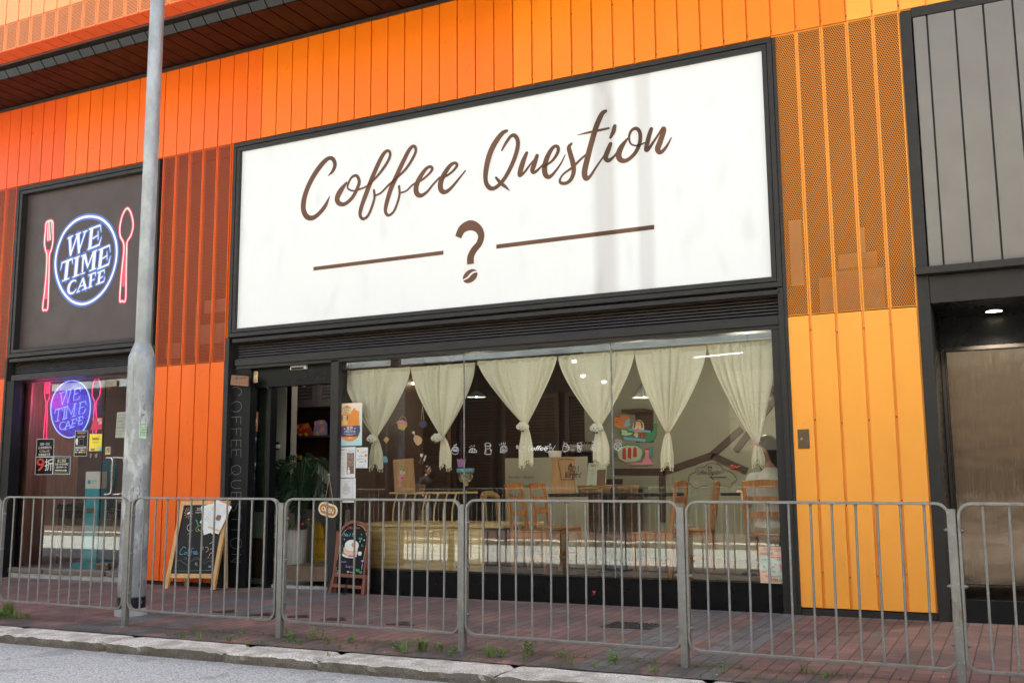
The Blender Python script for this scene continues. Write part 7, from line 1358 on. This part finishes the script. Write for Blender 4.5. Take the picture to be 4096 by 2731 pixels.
def hand(m, w, d, sp, curl=.5, side=1):
    """palm at wrist w, fingers along d, spread axis sp"""
    w, d, sp = Vector(w), Vector(d).normalized(), Vector(sp).normalized(); n = d.cross(sp)
    for k in range(3): m.ball(w + d * (.02 + .025 * k), .026, 1, 1, .8, seg=8)
    for k, ln in enumerate((.068, .078, .073, .058)):
        b = w + d * .075 + sp * (.030 - .020 * k); q = b + d * ln * .5 - n * .008 * curl; e = q + d * ln * .35 - n * ln * .5 * curl; m.tube([b, q, e], [.009, .0085, .007], 7); m.ball(e, .007, seg=6)
    b = w + d * .03 + sp * .03; m.tube([b, b + sp * .025 + d * .025, b + sp * .028 + d * .055], [.011, .010, .008], 7)
def head(t, c, face, upd, r=.105, long_hair=True, skin='skin'):
    """face = look direction"""
    c, f, u = Vector(c), Vector(face).normalized(), Vector(upd).normalized(); u = (u - f * u.dot(f)).normalized(); s_ = f.cross(u)
    Mx = Matrix((s_, f, u)).transposed().to_4x4(); Mx.translation = c
    def loc(mb): mb.v = [Mx @ v for v in mb.v]; return mb
    m = MB(); m.ball((0, 0, .02), r, .80, .98, 1.0, seg=16); m.ball((0, .028, -.045), r * .72, .82, .85, .95, seg=14); m.ball((0, .078, -.092), .024, 1.2, .8, .8, seg=8)
    m.tube([(0, .095, .015), (0, .108, -.012), (0, .114, -.030)], [.008, .011, .014], 8); m.ball((0, .108, -.033), .015, 1.25, .8, .8, seg=8)
    for k in (-1, 1): m.ball((.083 * k, 0, -.012), .022, .45, .8, 1.25, seg=8)
    m.ball((.03, .084, .018), .018, 1.3, .5, .5, seg=8); m.ball((-.03, .084, .018), .018, 1.3, .5, .5, seg=8)
    hd = fuse(loc(m), 'head', M[skin], t, .007)
    m = MB()
    for k in (-1, 1): m.ball((.032 * k, .086, .000), .012, 1.2, .6, .55, seg=8)
    loc(m).build('eyes', M['ink'], hd, True).matrix_parent_inverse.identity()
    m = MB()
    for k in (-1, 1): m.tube([(.014 * k, .098, .022), (.032 * k, .097, .029), (.05 * k, .086, .024)], [.002, .0035, .002], 5)
    loc(m).build('brows', M['hair'], hd, True); m = MB(); m.tube([(-.020, .099, -.060), (0, .106, -.058), (.020, .099, -.060)], [.002, .0055, .002], 6); loc(m).build('mouth', M['lips'], hd, True)
    m = MB(); m.ball((0, -.018, .034), r * 1.06, .86, .98, 1.0, seg=18)
    if long_hair:
        rn = random.Random(2)
        for k in range(34):
            a = R(50 + k * 260 / 33 + 0); x0, y0 = .088 * math.cos(a + R(90) - R(0)), .088 * math.sin(a + R(90)); 
            m.tube(cr([(x0 * .6, y0 * .7 - .01, .10), (x0, y0 - .01, .02), (x0 * 1.12, y0 * 1.1 - .015, -.10), (x0 * 1.25 + rn.uniform(-.02, .02), y0 * 1.1 - .03, -.24 - rn.uniform(0, .06))], 4), [.018, .018, .018, .018, .018, .017, .016, .015, .014, .012, .010, .007, .004][:13], 6)
    return loc(m).build('hair', M['hair'], hd, True)
# seated woman at the right of the window, back half turned to the glass
wx, wy = (xE0 + xE1) / 2 + .03, .47; SZ = FZ + .45
t = thing('person', 'seated woman in a white blouse and beige trousers behind the rightmost curtain', 'person', (wx, wy, FZ)); O_ = Vector((0, 0, 0)); 
def L_(x, y, z): return (x, y, z + .45)
m = MB()
limb(m, [L_(0, .0, .09), L_(0, .01, .22), L_(-.01, .01, .38), L_(-.01, .0, .49)], [.135, .118, .135, .085]); m.ball(L_(-.12, 0, .46), .06); m.ball(L_(.12, 0, .46), .06)
limb(m, [L_(-.01, .0, .49), L_(-.015, .01, .58)], [.052, .048])
limb(m, [L_(-.165, 0, .455), L_(-.25, .10, .24), L_(-.34, .32, .33)], [.052, .040, .028]); limb(m, [L_(.165, 0, .455), L_(.20, .14, .22), L_(.02, .34, .30)], [.052, .040, .028])
hand(m, L_(-.34, .32, .33), (-.5, .8, .1), (.8, .5, 0)); hand(m, L_(.02, .34, .30), (-.9, .4, .1), (.4, .9, 0))
for k in (-1, 1): limb(m, [L_(.09 * k, .02, .08), L_(.10 * k, .40, .08), L_(.10 * k, .44, -.36), L_(.10 * k, .40, -.40)], [.095, .068, .045, .04]); m.ball(L_(.10 * k, .47, -.415), .045, .8, 1.7, .6)
fuse(m, 'body', M['skin'], t)
m = MB(); limb(m, [L_(0, 0, .06), L_(0, .01, .20), L_(-.01, .01, .38), L_(-.01, 0, .47)], [.158, .138, .150, .105]); m.ball(L_(-.135, 0, .45), .075); m.ball(L_(.135, 0, .45), .075); m.ball(L_(0, 0, .06), .165, 1.08, .95, .55)
limb(m, [L_(-.165, 0, .455), L_(-.205, .05, .35)], [.068, .066]); limb(m, [L_(.165, 0, .455), L_(.185, .07, .34)], [.068, .066]); fuse(m, 'blouse', M['blouse'], t)
m = MB(); m.ball(L_(0, .0, .03), .165, 1.1, .95, .75); 
for k in (-1, 1): limb(m, [L_(.09 * k, .02, .075), L_(.10 * k, .40, .08), L_(.10 * k, .44, -.30)], [.105, .080, .062])
fuse(m, 'trousers', M['beige_cloth'], t)
t.scale = (1.14,) * 3; t.location.z = FZ - .063
head(t, L_(-.04, .03, .70), (-.45, -.80, -.42), (-.05, -.2, 1)); 
# small table and red object in front of her
zt2 = at(1700, 1131, .9).z; tt = thing('side_table', 'small black table in front of the seated woman', 'table', (wx - .55, 1.1, FZ)); m = MB(); m.rbox(wx - .62, wx + .45, .80, 1.35, zt2 - .03, zt2, .004); m.build('tabletop', M['black'], tt); m = MB(); m.cyl((wx - .2, 1.1, FZ), (wx - .2, 1.1, zt2 - .03), .03, 10); m.box(wx - .45, wx + .05, .9, 1.3, FZ, FZ + .02); m.build('pedestal', M['black'], tt)
m = MB(); c = at(1690, 1073, .85); rn = random.Random(8)
for i in range(9): m.ball(c + Vector((rn.uniform(-.12, .10), rn.uniform(-.03, .03), rn.uniform(-.04, .03))) * .4 + c * 0, .016, 1.3, 1, .8, seg=8, jit=.15, seed=i)
m.solo('red_pouch', M['c_red'], 'crumpled red pouch held by the seated woman', 'pouch')
# man walking on the far pavement (seen mirrored between the first two curtains)
fp = at(975, 1200, 13.4); mx_ = fp.x; t = thing('person', 'man in a black jacket walking across the street, mirrored between the first two curtains', 'person', (mx_, -13.2, .01)); m = MB()
limb(m, [(0, 0, .92), (0, 0, 1.1), (.02, 0, 1.32), (.03, 0, 1.42)], [.14, .13, .16, .09]); limb(m, [(.03, 0, 1.42), (.06, 0, 1.52)], [.055, .05])
limb(m, [(.02, .16, 1.36), (-.12, .22, 1.12), (.08, .20, .98)], [.06, .045, .03]); limb(m, [(.02, -.16, 1.36), (.10, -.2, 1.1), (.28, -.18, 1.02)], [.06, .045, .03]); hand(m, (.08, .20, .98), (.9, 0, -.4), (0, 1, 0)); hand(m, (.28, -.18, 1.02), (.9, 0, -.2), (0, 1, 0))
limb(m, [(0, .09, .90), (.20, .09, .50), (.16, .09, .08)], [.10, .065, .045]); limb(m, [(0, -.09, .90), (-.05, -.09, .48), (-.34, -.09, .12)], [.10, .065, .045]); m.ball((.22, .09, .045), .05, 1.8, .8, .7); m.ball((-.30, -.09, .06), .05, 1.6, .8, .8); fuse(m, 'body', M['skin'], t, .015)
m = MB(); limb(m, [(0, 0, .88), (0, 0, 1.1), (.02, 0, 1.32), (.03, 0, 1.42)], [.165, .155, .18, .10]); limb(m, [(.02, .16, 1.36), (-.12, .22, 1.12), (.03, .20, 1.0)], [.085, .065, .05]); limb(m, [(.02, -.16, 1.36), (.10, -.2, 1.1), (.23, -.18, 1.04)], [.085, .065, .05]); fuse(m, 'jacket', M['black_cloth'], t, .015)
m = MB(); limb(m, [(0, .09, .90), (.20, .09, .50), (.16, .09, .12)], [.12, .085, .07]); limb(m, [(0, -.09, .90), (-.05, -.09, .48), (-.31, -.09, .16)], [.12, .085, .07]); fuse(m, 'trousers', M['grey_cloth'], t, .015)
head(t, (.08, 0, 1.64), (1, .1, -.1), (0, 0, 1), long_hair=False)
# ================================================================ pavement ironwork, weeds, litter
mat('iron', (.030, .028, .028), .6, .3, .3, 12, bump=.3, bsc=60); t = thing('drain_cover', 'dark square cast iron cover set in the paving below the dining window', 'cover', (9.86, -1.22, -.012)); m = MB(); m.box(9.64, 10.08, -1.42, -1.06, -.03, -.004); m.build('frame', M['iron'], t); m = MB()
for i in range(9):
    for j in range(7): x, y = 9.665 + i * .045, -1.40 + j * .048; m.box(x, x + .030, y, y + .02, -.004, .002) if (i + j) % 2 else m.box(x + .006, x + .018, y - .008, y + .03, -.004, .002)
m.build('tread_studs', M['iron'], t)
for i, (x, y) in enumerate(((606, 1411), (692, 1415.5), (778, 1421.5), (524, 1404), (930, 1432))):
    c = atz(x, y, -.018); m = MB(); m.poly([(c.x - .14, c.y - .10, c.z + .004), (c.x + .13, c.y - .06, c.z + .006), (c.x - .04, c.y + .13, c.z + .006)], .006, (0, 0, 1)); m.solo('valve_cover', M['iron'], 'small triangular iron cover in the paving, number %s from the left' % ('two', 'three', 'four', 'one', 'five')[i] if False else ['small triangular iron cover left of the railing post by the doorway', 'triangular iron cover just right of the post by the doorway', 'triangular iron cover below the arched chalkboard', 'triangular iron cover nearest the lamp post', 'small triangular iron cover below the oak platform'][i], 'cover', 'triangular iron covers in the paving')
mat('weed', (.13, .22, .04), .6, 0, .35, 9); mat('weed2', (.17, .27, .05), .6, 0, .3, 9); m = MB(); rn = random.Random(21)
def gz2(y): return -.048 + (.01 if y > -3.2 else 0)
def weed(x, y, h, n, kind):
    z = -.038 if y > -3.23 else -.05
    for i in range(n):
        a = rn.uniform(0, 6.28); l = h * rn.uniform(.5, 1.1); b = Vector((x + rn.uniform(-.4, .4) * h * .8, y + rn.uniform(-.3, .3) * h * .6, z)); d = Vector((math.cos(a), math.sin(a), 0)) * rn.uniform(.15, .6 if kind else .9)
        if kind:                                   # grass blades
            P = [b, b + d * l * .3 + Z3 * l * .6, b + d * l * .8 + Z3 * l * .9]; s_ = Vector((-d.y, d.x, 0)).normalized() * .0028
            m.add([P[0] - s_, P[0] + s_, P[1] + s_ * .8, P[1] - s_ * .8, P[2]], [(0, 1, 2, 3), (3, 2, 4)], rn.randrange(2))
        else:                                      # small leafed sprig
            tp = b + d * l * .5 + Z3 * l * .75; m.tube([b, tp], .0012, 3, 0)
            for k in range(6):
                c = b.lerp(tp, .25 + k * .15); e = rn.uniform(0, 6.28); dd = Vector((math.cos(e), math.sin(e), .5)) * h * .16; s_ = Vector((-dd.y, dd.x, 0)) * .35; m.add([c, c + dd * .5 + s_, c + dd, c + dd * .5 - s_], [(0, 1, 2, 3)], rn.randrange(2))
for x, y, h, n, k in ((3.96, -2.84, .20, 110, 1), (4.12, -2.86, .13, 40, 1), (4.0, -2.95, .10, 40, 0), (4.25, -2.84, .07, 30, 0), (6.55, -3.15, .06, 10, 0), (6.75, -3.18, .07, 10, 1), (7.0, -2.95, .05, 8, 0), (7.1, -3.2, .07, 16, 0), (7.38, -3.30, .05, 12, 0), (7.42, -2.85, .10, 9, 0), (7.55, -3.0, .10, 10, 0), (7.7, -2.85, .13, 8, 0), (7.75, -3.12, .06, 14, 0), (7.95, -3.02, .09, 8, 0), (8.1, -2.9, .12, 7, 0), (8.15, -3.15, .06, 8, 0),
                          (8.62, -3.05, .09, 14, 0), (8.72, -3.10, .13, 22, 1), (8.82, -3.02, .12, 26, 0), (8.95, -2.98, .09, 16, 0), (9.08, -3.0, .07, 14, 0), (9.15, -3.14, .06, 10, 0), (9.42, -3.05, .13, 30, 1), (9.48, -3.0, .08, 14, 0), (9.62, -2.82, .15, 14, 0), (9.7, -3.05, .07, 8, 0), (9.92, -2.9, .10, 10, 0), (10.05, -3.05, .06, 9, 0), (10.35, -2.98, .12, 14, 0), (10.28, -3.12, .06, 7, 0), (10.6, -2.85, .07, 6, 0), (10.72, -3.16, .05, 14, 0), (11.1, -2.95, .08, 6, 0), (11.6, -2.8, .08, 8, 0), (11.9, -2.85, .05, 5, 0), (8.25, -3.42, .04, 10, 0)):
    weed(x, y, h, n, k)
for i in range(230):
    x = rn.uniform(6.3, 12.3); weed(x, rn.choice((-2.80, -2.81, -3.2, rn.uniform(-3.2, -2.85))), rn.uniform(.02, .05), rn.randrange(2, 5), 0)
tag(m.build('weeds', [M['weed'], M['weed2']]), 'small green weeds and grass tufts growing in the paving joints by the kerb', 'weeds', kind='stuff')
mat('scrap', (.62, .60, .56), .8); m = MB()
for i in range(130):
    x, y = rn.uniform(3.5, 13), rn.choice((rn.uniform(-3.2, -.1), rn.uniform(-3.2, -2.6), rn.uniform(-4.6, -3.7))); z = (-.124 if y < -3.6 else -.012 * abs(y) - .004) + .004; s_ = rn.uniform(.003, .011); a = rn.uniform(0, 3)
    m.add([(x + s_ * math.cos(a + k * 1.6) * rn.uniform(.5, 1.3), y + s_ * math.sin(a + k * 1.6) * rn.uniform(.5, 1.2), z + .002 * (k % 2)) for k in range(4)], [(0, 1, 2, 3)])
tag(m.build('litter', M['scrap']), 'tiny pale grit and paper scraps scattered over paving and road', 'litter', kind='stuff')
